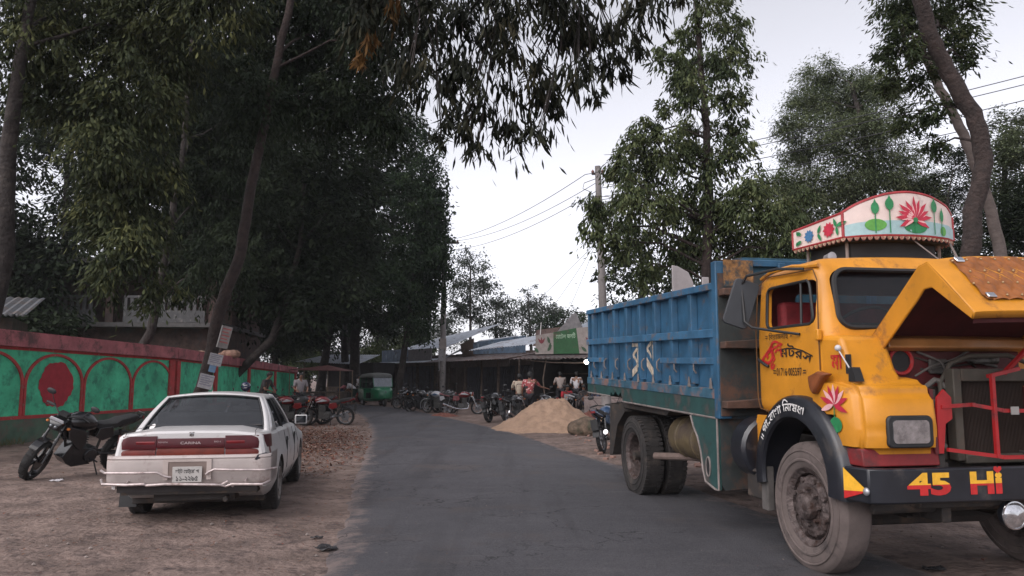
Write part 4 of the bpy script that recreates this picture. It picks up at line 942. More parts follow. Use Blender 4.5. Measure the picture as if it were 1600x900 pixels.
# ---------------------------------------------------------------- white sedan. local: x forward, y left, z up; origin under rear axle
CW = mat('car_white', (0.55, 0.535, 0.53), 0.32, var=0.06, scale=3, dirt=0.16, dcol=(0.33, 0.27, 0.25), dscale=3.2, coat=0.4)
CTRIM = mat('car_trim', (0.02, 0.02, 0.021), 0.5)
CBAR = mat('bent_tube', (0.5, 0.43, 0.42), 0.4, metal=0.5, var=0.35, scale=14, dirt=0.3, dcol=(0.16, 0.09, 0.07))
car = thing('sedan', 'white four-door sedan parked on the dirt verge, seen from behind with battered bumper', 'car', (-3.66, 9.45, 0), rad(100))
def sec(x, b, ws, wm, wb, zb, zt, pinch=0.0, sh=0.05):
    H = [(0, b), (ws * .92, b), (ws, b + .05), (wm - .01, .40), (wm, .50), (wm, .64), (wm - .012, .70), (wb, zb), (wb - .035, zb + sh * .7), (wb - .10, zb + sh), (wb * .55, zt - .004), (0, zt)]
    pts = [(x, y, z) for y, z in H] + [(x, -y, z) for y, z in H[-2:0:-1]]
    return pts
st = [sec(-0.955, .50, .72, .765, .71, .925, .985, sh=.03), sec(-0.93, .45, .74, .80, .74, .945, 1.008, sh=.035), sec(-0.80, .40, .76, .825, .765, .945, 1.025, sh=.04), sec(-0.5, .24, .77, .84, .775, .935, 1.035, sh=.045), sec(-0.2, .2, .77, .845, .785, .92, 1.025),
      sec(0.3, .2, .77, .845, .79, .92, .99), sec(0.9, .2, .77, .845, .79, .905, .96), sec(1.5, .2, .77, .845, .79, .895, .94), sec(1.95, .2, .77, .845, .785, .885, .95), sec(2.4, .22, .765, .84, .765, .85, .91), sec(2.9, .26, .75, .83, .74, .79, .85), sec(3.25, .3, .72, .80, .70, .72, .77), sec(3.38, .35, .68, .74, .64, .66, .70)]
g = MB(); g.loft(st); body = g.build('body', CW, None, smooth=28)
cuts = []
for x in (0.0, 2.55):
    for s in (-1, 1):
        c_ = MB(); c_.lathe([(0, s * 0.60), (0.345, s * 0.60), (0.345, s * 1.0), (0, s * 1.0)], (x, 0, 0.31), seg=36); cuts.append(link_mesh('c', c_.mesh(smooth=0), DARK))
cut(body, cuts); body.parent = car
# greenhouse: glass body + white roof and pillars
def gring(x0, x1, zlo, zhi): pass
GB = [(-0.36, 0.70, 1.005), (1.86, 0.70, 0.93)]   # base rear, base front
GT = [(0.22, 0.565, 1.335), (1.12, 0.57, 1.335)]
def ghp(s, t, side):
    """s 0..1 along the side from rear to front, t 0..1 base to roof"""
    bx = GB[0][0] + (GB[1][0] - GB[0][0]) * s; tx = GT[0][0] + (GT[1][0] - GT[0][0]) * s
    bz = GB[0][2] + (GB[1][2] - GB[0][2]) * s; tz = GT[0][2]
    by = 0.745 - 0.02 * abs(s - .45); ty = 0.565
    bulge = 0.02 * math.sin(math.pi * t)
    return Vector((bx + (tx - bx) * t, side * (by + (ty - by) * t + bulge), bz + (tz - bz) * t - 0.05 * (1 - t)))
def rearp(u, t):
    """rear window: u -1..1 across, t 0..1 up"""
    p = ghp(0, t, 1); y = p.y * u; return Vector((p.x - 0.09 * (1 - u * u) * (1 - .5 * t) - .0, y, p.z + 0.045 * (1 - u * u) * 1.0 * (t * .6 + .4)))
def frontp(u, t):
    p = ghp(1, t, 1); y = p.y * u; return Vector((p.x + 0.12 * (1 - u * u) * (1 - .5 * t), y, p.z + 0.04 * (1 - u * u) * (t * .6 + .4)))
def grid(fn, us, ts, mb=None):
    mb = mb or MB(); mb.loft([[fn(u, t) for u in us] for t in ts], cap=False, closed=False); return mb
CGL = mat('car_glass', (0.012, 0.014, 0.018), 0.045, spec=0.8, var=0.3, scale=1.2, dirt=0.05, dcol=(0.06, 0.055, 0.05))
CGLT = bpy.data.materials.new('clear_car_glass'); CGLT.use_nodes = True; nn = CGLT.node_tree.nodes; ll = CGLT.node_tree.links
pb_ = nn['Principled BSDF']; pb_.inputs['Base Color'].default_value = (.015, .017, .02, 1); pb_.inputs['Roughness'].default_value = .03; pb_.inputs['IOR'].default_value = 2.1
nz_ = nn.new('ShaderNodeTexNoise'); nz_.inputs['Scale'].default_value = 7; mr_ = nn.new('ShaderNodeMapRange'); mr_.inputs['To Min'].default_value = .45; mr_.inputs['To Max'].default_value = .75
tr_ = nn.new('ShaderNodeBsdfTransparent'); tr_.inputs[0].default_value = (.62, .66, .7, 1); mx_ = nn.new('ShaderNodeMixShader'); ll.new(nz_.outputs['Fac'], mr_.inputs['Value']); ll.new(mr_.outputs[0], mx_.inputs[0])
ll.new(tr_.outputs[0], mx_.inputs[1]); ll.new(pb_.outputs[0], mx_.inputs[2]); ll.new(mx_.outputs[0], nn['Material Output'].inputs['Surface'])
g = grid(lambda u, t: rearp(u, t), np.linspace(-1, 1, 17), np.linspace(0, 1, 7)); grid(lambda u, t: frontp(u, t), np.linspace(-1, 1, 17), np.linspace(0, 1, 7), g)
for s in (-1, 1): grid(lambda u, t: ghp(u, t, s), np.linspace(0, 1, 17), np.linspace(0, 1, 7), g)
gh = g.build('window_glass', CGLT, car, smooth=50)
# roof
def roofp(u, s, o_=0):
    x = GT[0][0] + (GT[1][0] - GT[0][0]) * s; e = 1 - abs(u) ** 3
    xr = rearp(u, 1).x; xf = frontp(u, 1).x; x = xr + (xf - xr) * s
    return Vector((x, u * 0.568, 1.335 + 0.045 * (1 - u * u) + 0.012 * math.sin(math.pi * s) + o_ + 0.0))
g = MB(); us = list(np.linspace(-1, 1, 17))
g.loft([[roofp(u, s, .012) for u in us] + [roofp(u, s, -.012) for u in us[::-1]] for s in np.linspace(-.02, 1.02, 9)]); rf = g.build('roof', CW, car, smooth=40, bevel=.006)
g = MB()
def strip3(fn, a, b, n=9, th=0.012, mb=None):
    """ribbon between two curves a(t), b(t) with thickness pushed outwards by fn normal approx"""
    rows = [[fn(*a(t)), fn(*b(t))] for t in np.linspace(0, 1, n)]
    mb.loft(rows, cap=False, closed=False)
def push(p, d): return Vector(p) + Vector(d)
for s in (-1, 1):
    o_ = Vector((0, s * 0.008, 0.003))
    # C pillar (side face), B pillar, A pillar, roof rail, belt line
    for (sa, sb, ta, tb) in ((0.0, 0.13, 0, 1), (0.93, 1.0, 0, 1),): 
        rows = [[ghp(sa, t, s) + o_, ghp(sa + (sb - sa) * .5, t, s) + o_ * 1.3, ghp(sb + (0.10 * (1 - t) if sa == 0 else 0), t, s) + o_] for t in np.linspace(-.02, 1.02, 9)]
        g.loft(rows, cap=False, closed=False)
    g.loft([[ghp(q, 0.93, s) + o_, ghp(q, 1.03, s) + o_] for q in np.linspace(0, 1, 13)], cap=False, closed=False)
    # rear/front faces of the pillars
    g.loft([[rearp(s * 1.0, t) + Vector((-.006, s * .004, .004)), rearp(s * 0.915, t) + Vector((-.008, 0, .006))] for t in np.linspace(-.05, 1.02, 9)], cap=False, closed=False)
    g.loft([[frontp(s * 1.0, t) + Vector((.006, 0, .004)), frontp(s * 0.93, t) + Vector((.008, 0, .006))] for t in np.linspace(-.05, 1.02, 9)], cap=False, closed=False)
g.loft([[rearp(u, 0.95) + Vector((-.006, 0, .006)), rearp(u, 1.02) + Vector((-.004, 0, .008))] for u in us], cap=False, closed=False)
o = g.build('pillar', CW, rf, smooth=40); md = o.modifiers.new('s', 'SOLIDIFY'); md.thickness = 0.014; md.offset = 0
g = MB()
for s in (-1, 1):
    g.tube([ghp(q, 0.02, s) + Vector((0, s * .012, 0)) for q in np.linspace(0.16, 0.97, 12)], 0.010, 6)
    g.tube([ghp(0.50 - .02 * t, t, s) + Vector((0, s * .008, 0)) for t in np.linspace(0, .95, 5)], 0.02, 5)
    g.tube([ghp(0.20 - .02 * t, t, s) + Vector((0, s * .006, 0)) for t in np.linspace(0, .95, 5)], 0.007, 5)
    g.tube([ghp(q, 0.94, s) + Vector((0, s * .012, 0)) for q in np.linspace(0.12, 0.93, 12)], 0.008, 5)
P_ = [rearp(-.91 + 1.82 * i / 16, 0.03) for i in range(17)] + [rearp(.91, 0.03 + .92 * i / 6) for i in range(1, 7)] + [rearp(.91 - 1.82 * i / 16, 0.95) for i in range(1, 17)] + [rearp(-.91, .95 - .92 * i / 6) for i in range(1, 6)]
g.tube([p + Vector((-.008, 0, .008)) for p in P_], 0.011, 6, closed=True); g.build('window_trim', CTRIM, gh)
# rear seat / head rests faintly seen
# door seams and side trims
SEAM = mat('panel_gap', (0.05, 0.045, 0.045), 0.9)
g = MB()
for s in (-1, 1):
    for x in (0.62, 1.52): g.tube([(x, s * .795, .90), (x, s * .838, .70), (x, s * .848, .6), (x, s * .845, .45), (x, s * .79, .27)], .004, 4)
    g.tube([(2.02, s * .79, .88), (2.02, s * .84, .68), (2.0, s * .848, .5), (1.95, s * .79, .3)], .004, 4)
    g.tube([(0.62, s * .80, .265), (1.95, s * .80, .27)], .003, 4)
# boot lid gap
g.tube([(-0.97, .67, .96), (-.94, .665, .99), (-0.90, .655, 1.0), (-0.7, .645, 1.012), (-0.47, .63, 1.018)], .0035, 4); g.tube([(-0.97, -.67, .96), (-.94, -.665, .99), (-0.90, -.655, 1.0), (-0.7, -.645, 1.012), (-0.47, -.63, 1.018)], .0035, 4)
g.build('panel_gap', SEAM, body)
g = MB()
for s in (-1, 1):
    for x in (0.66, 1.56): g.box(x - .012, x + .012, s * .835 - .012, s * .835 + .012, .60, .82, Matrix.Translation((0, 0, 0)))
    for x in (0.78, 1.68): g.box(x - .07, x + .07, s * .822 - .012, s * .822 + .02, .755, .785)
g.build('door_trim', CTRIM, body, bevel=.004)
# bumper
def bring(x0, out, z0, z1):
    P = []
    for i in range(25):
        u = -1 + 2 * i / 24; y = 0.845 * math.sin(u * math.pi / 2) if False else 0.85 * u
        c_ = 1 - abs(u) ** 5; P.append((x0 - out * c_, y))
    return P
g = MB()
rows = []
for i in range(31):
    u = -1 + 2 * i / 30; a = abs(u)
    y = 0.842 * (1 if a > .93 else a / .93) * (1 if u > 0 else -1); xb = -1.04 + 0.04 * a ** 2 + (0.0 if a <= .93 else 0.0)
    if a > .8: xb += 0.10 * ((a - .8) / .2) ** 2.5
    if a > .93: xb += (a - .93) / .07 * 0.42
    fr = [(0.06, .748), (0.02, .755), (-0.005, .748), (-.015, .725), (-.004, .716), (-.004, .706), (-.016, .70), (-.018, .64), (0.0, .49), (.02, .45), (.06, .44)]
    rows.append([(xb + dx, y, z) for dx, z in fr])
g.loft(rows, cap=True, closed=True); bump = g.build('bumper', mat('bumper_cream', (0.45, 0.395, 0.375), 0.42, var=0.1, scale=4, dirt=0.25, dcol=(0.27, 0.2, 0.18), dscale=3), car, smooth=35)
g = MB(); g.box(-1.064, -1.052, -0.20, 0.22, 0.52, 0.70); g.build('plate_recess', mat('recess_brown', (0.2, 0.15, 0.13), 0.7), bump)
g = MB()
for y0, y1 in ((-.24, -.19), (.20, .25)): g.box(-1.07, -1.05, y0, y1, .50, .715)
g.box(-1.07, -1.05, -.19, .20, .69, .715); g.build('recess_frame', mat('recess_frame', (0.45, 0.38, 0.35), 0.5), bump)
g = MB(); g.box(-1.088, -1.08, -0.15, 0.15, 0.475, 0.64); pl = g.build('number_plate', mat('plate_white', (0.42, 0.40, 0.38), 0.5, var=0.1, scale=20), bump, bevel=.003)
d = MB(); fx = lambda y0, z0: (lambda u, v: (-1.090, y0 - u, z0 + v))
decal(d, text2d('চট্ট েমট্েরা গ', h=0.062, width=0.24, bold=.012), fx(.12, .56)); decal(d, text2d('১১-২২৯৫', h=0.055, width=0.22, bold=.012), fx(.11, .488)); d.build('plate_lettering', LTBLK, pl)
# tail lamps
RL = mat('tail_red', (0.16, 0.012, 0.016), 0.35, var=0.35, scale=7, spec=.3); RLD = mat('tail_dark', (0.065, 0.005, 0.009), 0.3, var=0.3, scale=7, spec=.35); AMB = mat('tail_amber', (0.13, 0.018, 0.008), 0.4, var=0.3, scale=7, spec=.3)
def lampband(y0, y1, z0, z1, m, name, par, n=12, x_=-0.985):
    g = MB(); rows = []
    for i in range(n + 1):
        y = y0 + (y1 - y0) * i / n; a = abs(y) / .80; xb = x_ + (0.03 * a ** 2) + (0.16 * max(0, (a - .86) / .14) ** 2)
        yy = y
        rows.append([(xb, yy, z0), (xb - .004, yy, (z0 + z1) / 2), (xb + .012, yy * .992, z1), (xb + .07, yy * .98, z1), (xb + .07, yy, z0)])
    g.loft(rows); return g.build(name, m, par, smooth=50)
for s in (-1, 1):
    tl = lampband(s * .355, s * .815, .815, .955, RLD, 'tail_light', body); lampband(s * .362, s * .81, .745, .815, mat('tail_low', (0.13, 0.02, 0.014), 0.35, var=.3, spec=.3), 'lower_lens', tl)
    lampband(s * .37, s * .56, .87, .91, RL, 'lens_bar', tl, x_=-.990)
gp = lampband(-.35, .35, .83, .93, RLD, 'garnish', body, 20); lampband(-.348, .348, .745, .828, AMB, 'garnish_lower', gp, 20)
d = MB(); decal(d, text2d('CARINA', h=0.028, width=0.21, bold=.01), lambda u, v: (-.9915, .105 - u, .868 + v)); decal(d, text2d('TOYOTA', h=0.014, width=0.10, bold=.01), lambda u, v: (-.989, .335 - u, .885 + v)); decal(d, text2d('SG-i', h=0.016, width=0.07, bold=.01), lambda u, v: (-.989, -.24 - u, .885 + v))
d.build('boot_lettering', mat('letter_silver', (0.5, 0.4, 0.4), 0.4, metal=.4), gp)
g = MB(); g.box(-.955, -.945, -.028, .028, .945, .995, Matrix.Translation((0, 0, 0))); em = g.build('emblem', mat('emblem_grey', (0.2, 0.18, 0.17), 0.4, metal=.5), body, bevel=.006)
g = MB(); g.tube([(-.958, .016 * math.cos(a), .97 + .018 * math.sin(a)) for a in np.linspace(0, 6.28, 17)[:-1]], .003, 4, closed=True); g.build('ring', CHROME, em)
# boot face panel (between lip and lamps) and filler below the lamps
# bent tubes along the bumper
g = MB(); g.tube([(-1.02, .86, .585), (-1.12, .80, .575), (-1.125, .55, .572), (-1.125, .2, .575), (-1.125, .12, .565), (-1.12, .04, .53)][:0] or [(-0.95, .90, .60), (-1.09, .82, .59), (-1.11, .5, .585), (-1.11, .30, .585), (-1.11, .22, .545), (-1.09, .16, .53)], .013, 8)
g.tube([(-0.95, -.90, .595), (-1.09, -.80, .59), (-1.11, -.45, .60), (-1.11, -.28, .61), (-1.10, -.22, .58), (-1.08, -.19, .555)], .013, 8)
g.tube([(-0.93, .90, .50), (-1.08, .84, .475), (-1.11, .6, .465), (-1.115, .42, .47), (-1.105, .40, .455), (-1.115, .2, .465), (-1.115, -.1, .455), (-1.115, -.35, .445), (-1.10, -.40, .43), (-1.115, -.46, .45), (-1.10, -.78, .44), (-1.0, -.84, .46)], .015, 8)
g.tube([(-1.10, -.36, .44), (-1.115, -.42, .475), (-1.09, -.48, .43)], .02, 6)
for y in (-.6, .6): g.tube([(-1.0, y, .5), (-1.11, y, .47)], .01, 6)
g.build('bumper_bar', CBAR, bump)
g = MB(); g.box(-.93, -.91, -.70, .74, .36, .455); g.build('valance', mat('dark_valance', (0.035, 0.03, 0.03), .8, var=.3), body)  # near-black sheet below the rear bumper
# damaged corner: torn dark patch
g = MB(); pts = [(-.06, .0), (-.03, .05), (.05, .07), (.11, .03), (.09, -.01), (.06, -.03), (.055, -.09), (.03, -.12), (.01, -.06), (-.01, -.02)]
g.add([(-1.055 + .10 * max(0, (abs(-.76 - u) - .68) / .17) ** 2.2 + .015, -.74 - u, .70 + v) for u, v in pts], [tuple(range(10))]); g.build('torn_patch', mat('bare_dark', (0.04, 0.04, 0.055), .6, var=.5, scale=20), bump)
# wheels
def car_wheel():
    t = MB(); t.lathe([(.19, -.085), (.22, -.10), (.27, -.098), (.295, -.085), (.308, -.06), (.31, 0), (.308, .06), (.295, .085), (.27, .098), (.22, .10), (.19, .085)], seg=36); t.f = [f for f in t.f if len(f) == 4]; t.mi = [0] * len(t.f)
    for i in range(48):
        M = Matrix.Rotation(2 * math.pi * i / 48, 4, 'Y')
        for s in (-1, 1): t.box(.30, .313, s * .03, s * .08, -.012, .012, M)
    r = MB(); r.lathe([(.20, .09), (.195, .10), (.17, .07), (.16, .05), (.08, .075), (.05, .085), (0, .088)], seg=28); r.f = [f for f in r.f if len(f) < 20]; r.mi = [0] * len(r.f)
    for i in range(8):
        M = Matrix.Rotation(2 * math.pi * i / 8, 4, 'Y'); r.box(.07, .17, .055, .078, -.018, .018, M)
    return t.mesh('tyre', 30), r.mesh('rim', 30)
CT, CR = car_wheel()
for x in (0.0, 2.55):
    for s in (-1, 1):
        hub = MB().lathe([(0.05, -.1), (.05, .05)], seg=12).build('wheel', DARK, car); hub.location = (x, s * .735, .31); hub.rotation_euler = (0, random.uniform(0, 3), 0 if s > 0 else math.pi)
        link_mesh('tyre', CT.copy(), TYR, hub); link_mesh('rim', CR.copy(), mat('alloy_dusty', (0.3, 0.28, 0.27), 0.45, metal=.6, var=.3, dirt=.3), hub)
MB().box(-.92, -.37, -.70, .70, .33, .46).build('rear_pan', DARK, car)
g = MB(); g.box(-.45, 3.0, -.72, .72, .17, .24); g.box(-.8, -.4, -.45, .4, .24, .4); g.tube([(-.3, -.35, .25), (-.98, -.38, .27)], .03, 8); g.tube([(0, -.7, .3), (0, .7, .3)], .04, 6); g.build('underbody', DARK, car, bevel=.01)
for s in (-1, 1):
    if s > 0: g = MB(); g.prism([(-.37, .34), (-.34, .34), (-.36, .13), (-.40, .13)], s * .68, s * .87); g.build('mud_flap', RUB, car)
    g = MB(); g.loft([[(1.50 + dx, s * (.84 + dy * .4), 0.93 + dz) for dx, dz in ((0, 0), (.0, .11), (.03, .13), (.03, .0))] for dy in (0, .35, .42)]); mo = g.build('mirror', CW, car, bevel=.012, seg=3)
    g = MB(); g.box(1.492, 1.498, s * .86, s * .995, .945, 1.045); g.build('mirror_glass', CGL, mo)
g = MB(); g.tube([(.30, .05, 1.375), (.30, .05, 1.43)], .004, 5); g.ball((.30, .05, 1.395), .016, seg=8, rings=6); g.build('aerial', CBAR, rf)
g = MB(); decal(g, disc2d(0, 0, .04, .03), lambda u, v: rearp(.80 - u, .14 + v * 2.5) + Vector((-.004, 0, .004))); g.build('sticker', WHT, gh)

SEATG = mat('seat_grey', (.06, .055, .055), .9, var=.3, scale=9)
g = MB(); g.box(.02, .2, -.62, .62, .99, 1.16); g.build('rear_seat', SEATG, car, bevel=.04)
for y in (-.36, .36):
    g = MB(); g.box(.95, 1.1, y - .24, y + .24, .95, 1.14); g.box(.98, 1.07, y - .12, y + .12, 1.15, 1.29); g.build('front_seat', SEATG, car, bevel=.035)
for y in (-.33, .33): MB().box(.06, .15, y - .11, y + .11, 1.165, 1.24).build('headrest', SEATG, car, bevel=.03)
g = MB(); c0 = Vector((1.42, -.36, 1.02)); g.tube([c0 + Vector((.05 * math.cos(a), .18 * math.sin(a), .16 * math.cos(a))) for a in np.linspace(0, 6.28, 21)[:-1]], .012, 6, closed=True); g.build('steering_wheel', RUB, car)
MB().box(1.5, 1.75, -.66, .66, .93, 1.0).build('dashboard', SEATG, car, bevel=.03)
MB().box(-.30, .03, -.64, .64, 1.02, 1.035).build('parcel_shelf', SEATG, car, bevel=.004)
# ---------------------------------------------------------------- green compound wall
WG = mat('wall_green', (0.075, 0.52, 0.29), 0.85, var=0.35, scale=1.6, dirt=0.42, dcol=(0.05, 0.23, 0.15), dscale=2.6, bump=0.2, detail=9)
WP = mat('coping_pink', (0.42, 0.135, 0.148), 0.85, var=0.35, scale=2, dirt=0.4, dcol=(0.13, 0.07, 0.07), dscale=2.6, bump=0.3)
WR = mat('band_red', (0.42, 0.045, 0.045), 0.8, var=0.3, scale=4, dirt=0.2, dcol=(0.35, 0.2, 0.17), dscale=8)
WB = mat('wall_base', (0.075, 0.13, 0.09), 0.9, var=0.4, scale=2, dirt=0.55, dcol=(0.14, 0.1, 0.085), dscale=1.6)
wall = thing('compound_wall', 'green painted boundary wall with red arches and pink coping behind the white car', 'wall', (0, 0, 0))
def wall_seg(A, B, zA, zB, base=0.62):
    A, B = Vector((*A, 0)), Vector((*B, 0)); D = (B - A); L_ = D.length; D.normalize(); N_ = Vector((D.y, -D.x, 0))   # N faces the road
    def P(u, v, o_=0.0):  # u metres along, v height; top follows zA->zB
        t = u / L_; zt = zA + (zB - zA) * t
        q = A + D * u + N_ * o_; return (q.x, q.y, v * zt)
    return P, L_
def wbox(g, P, u0, u1, v0, v1, o0, o1, n=1):
    for i in range(n):
        a, b = u0 + (u1 - u0) * i / n, u0 + (u1 - u0) * (i + 1) / n
        g.add([P(u, v, o_) for u in (a, b) for o_ in (o0, o1) for v in (v0, v1)], [(0, 1, 3, 2), (4, 6, 7, 5), (0, 4, 5, 1), (2, 3, 7, 6), (0, 2, 6, 4), (1, 5, 7, 3)])
P1, L1 = wall_seg((-13.3, 8.0), (-11.0, 25.1), 2.92, 2.53); P2, L2 = wall_seg((-11.0, 25.1), (-12.6, 45.0), 2.53, 2.1)
g = MB()
for P, L_ in ((P1, L1), (P2, L2)): wbox(g, P, 0, L_, 0.0, 0.86, -0.25, 0)
g.build('panel', WG, wall, smooth=0)
g = MB()
for P, L_ in ((P1, L1), (P2, L2)): wbox(g, P, 0, L_, 0.86, 0.99, -0.35, 0.14, 30); wbox(g, P, 0, L_, 0.99, 1.0, -0.30, 0.10)
g.build('coping', WP, wall, smooth=0)
g = MB()
for P, L_ in ((P1, L1), (P2, L2)):
    wbox(g, P, 0, L_, 0.832, 0.859, 0, 0.03)
    wbox(g, P, 0, L_, 0.215, 0.245, 0, 0.03)
g.build('band', WR, wall, smooth=0)
g = MB()
for P, L_ in ((P1, L1), (P2, L2)): wbox(g, P, 0, L_, -0.03, 0.215, 0, 0.02)
g.build('plinth', WB, wall, smooth=0)
# arches: each an arch band 2.12 m wide
sp = 2.115; u_end = L1 - 0.05
g = MB()
for k in range(8):
    uc = u_end - sp * (k + .5); hw = sp / 2 - 0.0
    ri, ro = hw - 0.085, hw - 0.0
    for s in range(24):
        a0, a1 = math.pi * s / 24, math.pi * (s + 1) / 24
        zc = 0.52; zs = 0.30
        q = [P1(uc + r * math.cos(a), zc + zs * math.sin(a) * (r / ro) , o_) for a in (a0, a1) for r in (ri, ro) for o_ in (0.0, 0.035)]
        g.add(q, [(0, 1, 3, 2), (4, 6, 7, 5), (0, 4, 5, 1), (2, 3, 7, 6), (0, 2, 6, 4), (1, 5, 7, 3)])
    for sgn in (-1, 1):
        a_, b_ = (uc + sgn * ri, uc + sgn * (ro - .012)); wbox(g, P1, min(a_, b_), max(a_, b_), 0.245, 0.52, 0, 0.034)
wbox(g, P1, L1 - 0.28, L1, 0.245, 0.83, 0, 0.06); g.build('arch', WR, wall, smooth=0)
g = MB()
for u in (0.15, 4.3, 9.2, 14.4, 19.6): wbox(g, P2, u, u + 0.32, 0.245, 0.83, 0.0, 0.07)
g.build('pier', WR, wall, smooth=0)
# red disc painted in the second arch from the corner of view, with ragged white-green gap
uc = u_end - sp * 2.47; g = MB()
pts = []
for i in range(40):
    a = 2 * math.pi * i / 40; r = 0.54 * (1 + 0.04 * math.sin(i * 7.3) + .03 * math.sin(i * 3.1))
    pts.append(P1(uc + r * math.cos(a) * 1.12, 0.525 + r * .86 * math.sin(a) * 0.47 , 0.012))
g.add(pts, [tuple(range(40))]); g.build('painted_disc', mat('disc_red', (0.36, 0.022, 0.035), 0.8, var=.2), wall, smooth=0)
g = MB(); g.add([P1(uc - .06 + a * .55, .70 + (b - .69) * .6, .016) for a, b in ((-.24, .70), (-.16, .64), (-.12, .61), (.02, .60), (.1, .63), (.08, .69), (.16, .72), (.12, .775), (-.02, .765), (-.12, .755), (-.2, .75))], [tuple(range(11))]); pass
# building behind the wall: brick house with white balustrade
BRK = mat('dark_brick', (0.07, 0.042, 0.036), 0.9, var=0.5, scale=4, dirt=0.4, dcol=(0.05, 0.045, 0.045))
BAL = mat('balustrade_white_shaded', (0.075, 0.074, 0.077), 0.8, var=0.2, dirt=0.2, dcol=(0.2, 0.18, 0.17))  # white dimmed to grey: shade under the trees is in the colour
hs_ = thing('brick_house', 'dark brick house with white balcony balustrade standing behind the green wall', 'house', (-18.5, 31, 0), rad(6))
MB().box(-7, 6.4, 0.6, 8, 0, 3.6).box(-7, 6.4, 2.2, 8, 3.601, 6.2).build('wall', BRK, hs_, smooth=0)
MB().box(-7.2, 6.6, -0.2, 8.2, 3.6, 3.78).build('floor_slab', mat('grey_concrete', (.09, .085, .085), .9, var=.3), hs_, smooth=0)
MB().box(-7.3, 6.7, -.3, 8.3, 6.2, 6.4).build('roof', mat('grey_concrete', (.2, .19, .185), .9), hs_, smooth=0)
g = MB()
for x0, x1 in ((-1.6, 1.6), (2.7, 5.9), (-5.8, -2.6)):
    g.box(x0, x1, -0.18, -0.1, 4.78, 4.88); g.box(x0, x1, -0.18, -0.1, 3.79, 4.0); 
    n_ = int((x1 - x0) / .24)
    for k in range(n_): x = x0 + k * (x1 - x0) / n_; g.box(x, x + .14, -.17, -.11, 4.0, 4.78)
    g.box(x0, x1, -.165, -.12, 4.0, 4.28)
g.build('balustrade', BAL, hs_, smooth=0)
g = MB()
for x in (-6.9, -2.1, 2.15, 6.2): g.box(x - .15, x + .15, -.15, .15, 3.781, 6.2)
g.build('column', BRK, hs_, smooth=0)
for x in (-4.5, 0, 4.3):
    w_ = MB().box(x - .6, x + .6, .56, .6, 1.2, 2.6).build('window', mat('window_dark', (.02, .02, .022), .3), hs_, smooth=0)
TINM = mat('tin_sheet', (0.42, 0.45, 0.5), 0.45, metal=0.3, var=0.25, scale=2, dirt=0.25, dcol=(0.14, 0.09, 0.07), dscale=1.6)
def tin(g, A, B, C, D, n=24, amp=0.025):
    """corrugated sheet over quad A(left,top) B(right,top) C(right,bottom) D(left,bottom)"""
    A, B, C, D = map(Vector, (A, B, C, D)); nn_ = (B - A).cross(D - A).normalized()
    top, bot = [], []
    for i in range(n * 4 + 1):
        t = i / (n * 4); o_ = nn_ * amp * math.sin(t * n * 2 * math.pi); top.append(A.lerp(B, t) + o_); bot.append(D.lerp(C, t) + o_)
    g.loft([top, bot], cap=False, closed=False); return g
shd = thing('shed', 'low shed with a scalloped white-edged tin roof at the left edge behind the wall', 'shed', (-16.6, 21.5, 0), rad(25))
MB().box(-2.6, 2.2, 0, 3, 0, 3.3).build('wall', BRK, shd, smooth=0)
tin(MB(), (-3, 3.4, 4.2), (2.6, 3.4, 4.2), (2.6, -0.6, 3.35), (-3, -0.6, 3.35)).build('roof', mat('old_tin_shaded', (.1, .105, .115), .6, metal=.2, var=.4, dirt=.4), shd)  # tin colour darkened to carry the deep shade behind the leaves
g = MB()
for i in range(40): x = -3 + i * .14; g.ball((x + .07, -.61, 3.34), .05, .02, .05, 8, 5)
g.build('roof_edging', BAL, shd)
# rubble heap on the wall top
g = MB()
for k in range(9): x = RNG.uniform(-.7, .7); s = RNG.uniform(.12, .3); g.ball((x, RNG.uniform(-.1, .1), s * .6), s * 1.2, s, s * .7, 7, 5)
o = g.build('rubble_heap', mat('clay_lumps', (.25, .15, .11), .95, var=.4), None, smooth=20); o.location = (-12.0, 31.5, 2.35); tag(o, 'heap of brown clay lumps lying on the pink coping of the wall', 'rubble')
# grass tufts at the wall foot
TUFT = leafmat('dry_grass', [(.12, .1, .05), (.09, .1, .04), (.16, .13, .08)], .8, .2)
C = []; U = []; V = []
for k in range(1500):
    u = RNG.uniform(0, L1); q = P1(u, 0, RNG.uniform(.05, .5)); 
    if vnoise(u * .8, 3) < .45: continue
    h_ = RNG.uniform(.05, .2); C.append((q[0], q[1], h_ * .5)); U.append((RNG.normal(0, .03), RNG.normal(0, .03), h_ * .6)); a = RNG.uniform(0, 3.14); V.append((math.cos(a) * .008, math.sin(a) * .008, 0))
tag(quads_mesh('grass', np.array(C), np.array(U), np.array(V), RNG.random(len(C)), TUFT, 4), 'dry grass growing along the foot of the green wall', 'grass', kind='stuff')
# ---------------------------------------------------------------- motorcycles. local: x forward, y left, z up; origin on the ground between the wheels
BKB = mat('bike_black', (0.012, 0.012, 0.014), 0.25, var=.3, coat=.4, dirt=.12, dcol=(.06, .05, .045)); BKR = mat('bike_red', (0.12, 0.008, 0.01), 0.25, var=.2, coat=.5, dirt=.12, dcol=(.08, .04, .035))
BKW = mat('bike_white', (0.33, 0.33, 0.35), .3, var=.1, coat=.4, dirt=.12, dcol=(.2, .18, .17)); BKG = mat('bike_grey', (0.16, .16, .17), .4, metal=.3, var=.2); BKU = mat('bike_blue', (0.02, 0.05, 0.11), .3, coat=.4)
ENG = mat('engine_grey', (0.07, .068, .066), .55, metal=.5, var=.4, scale=20); SEATM = mat('seat_black', (0.014, .014, .015), .7)
HEADL = mat('bike_lens', (.16, .17, .18), .1, metal=.7, var=.3, scale=30)
BTY = mat('bike_tyre', (.014, .013, .013), .85, var=.4, dirt=.2, dcol=(.05, .04, .035))
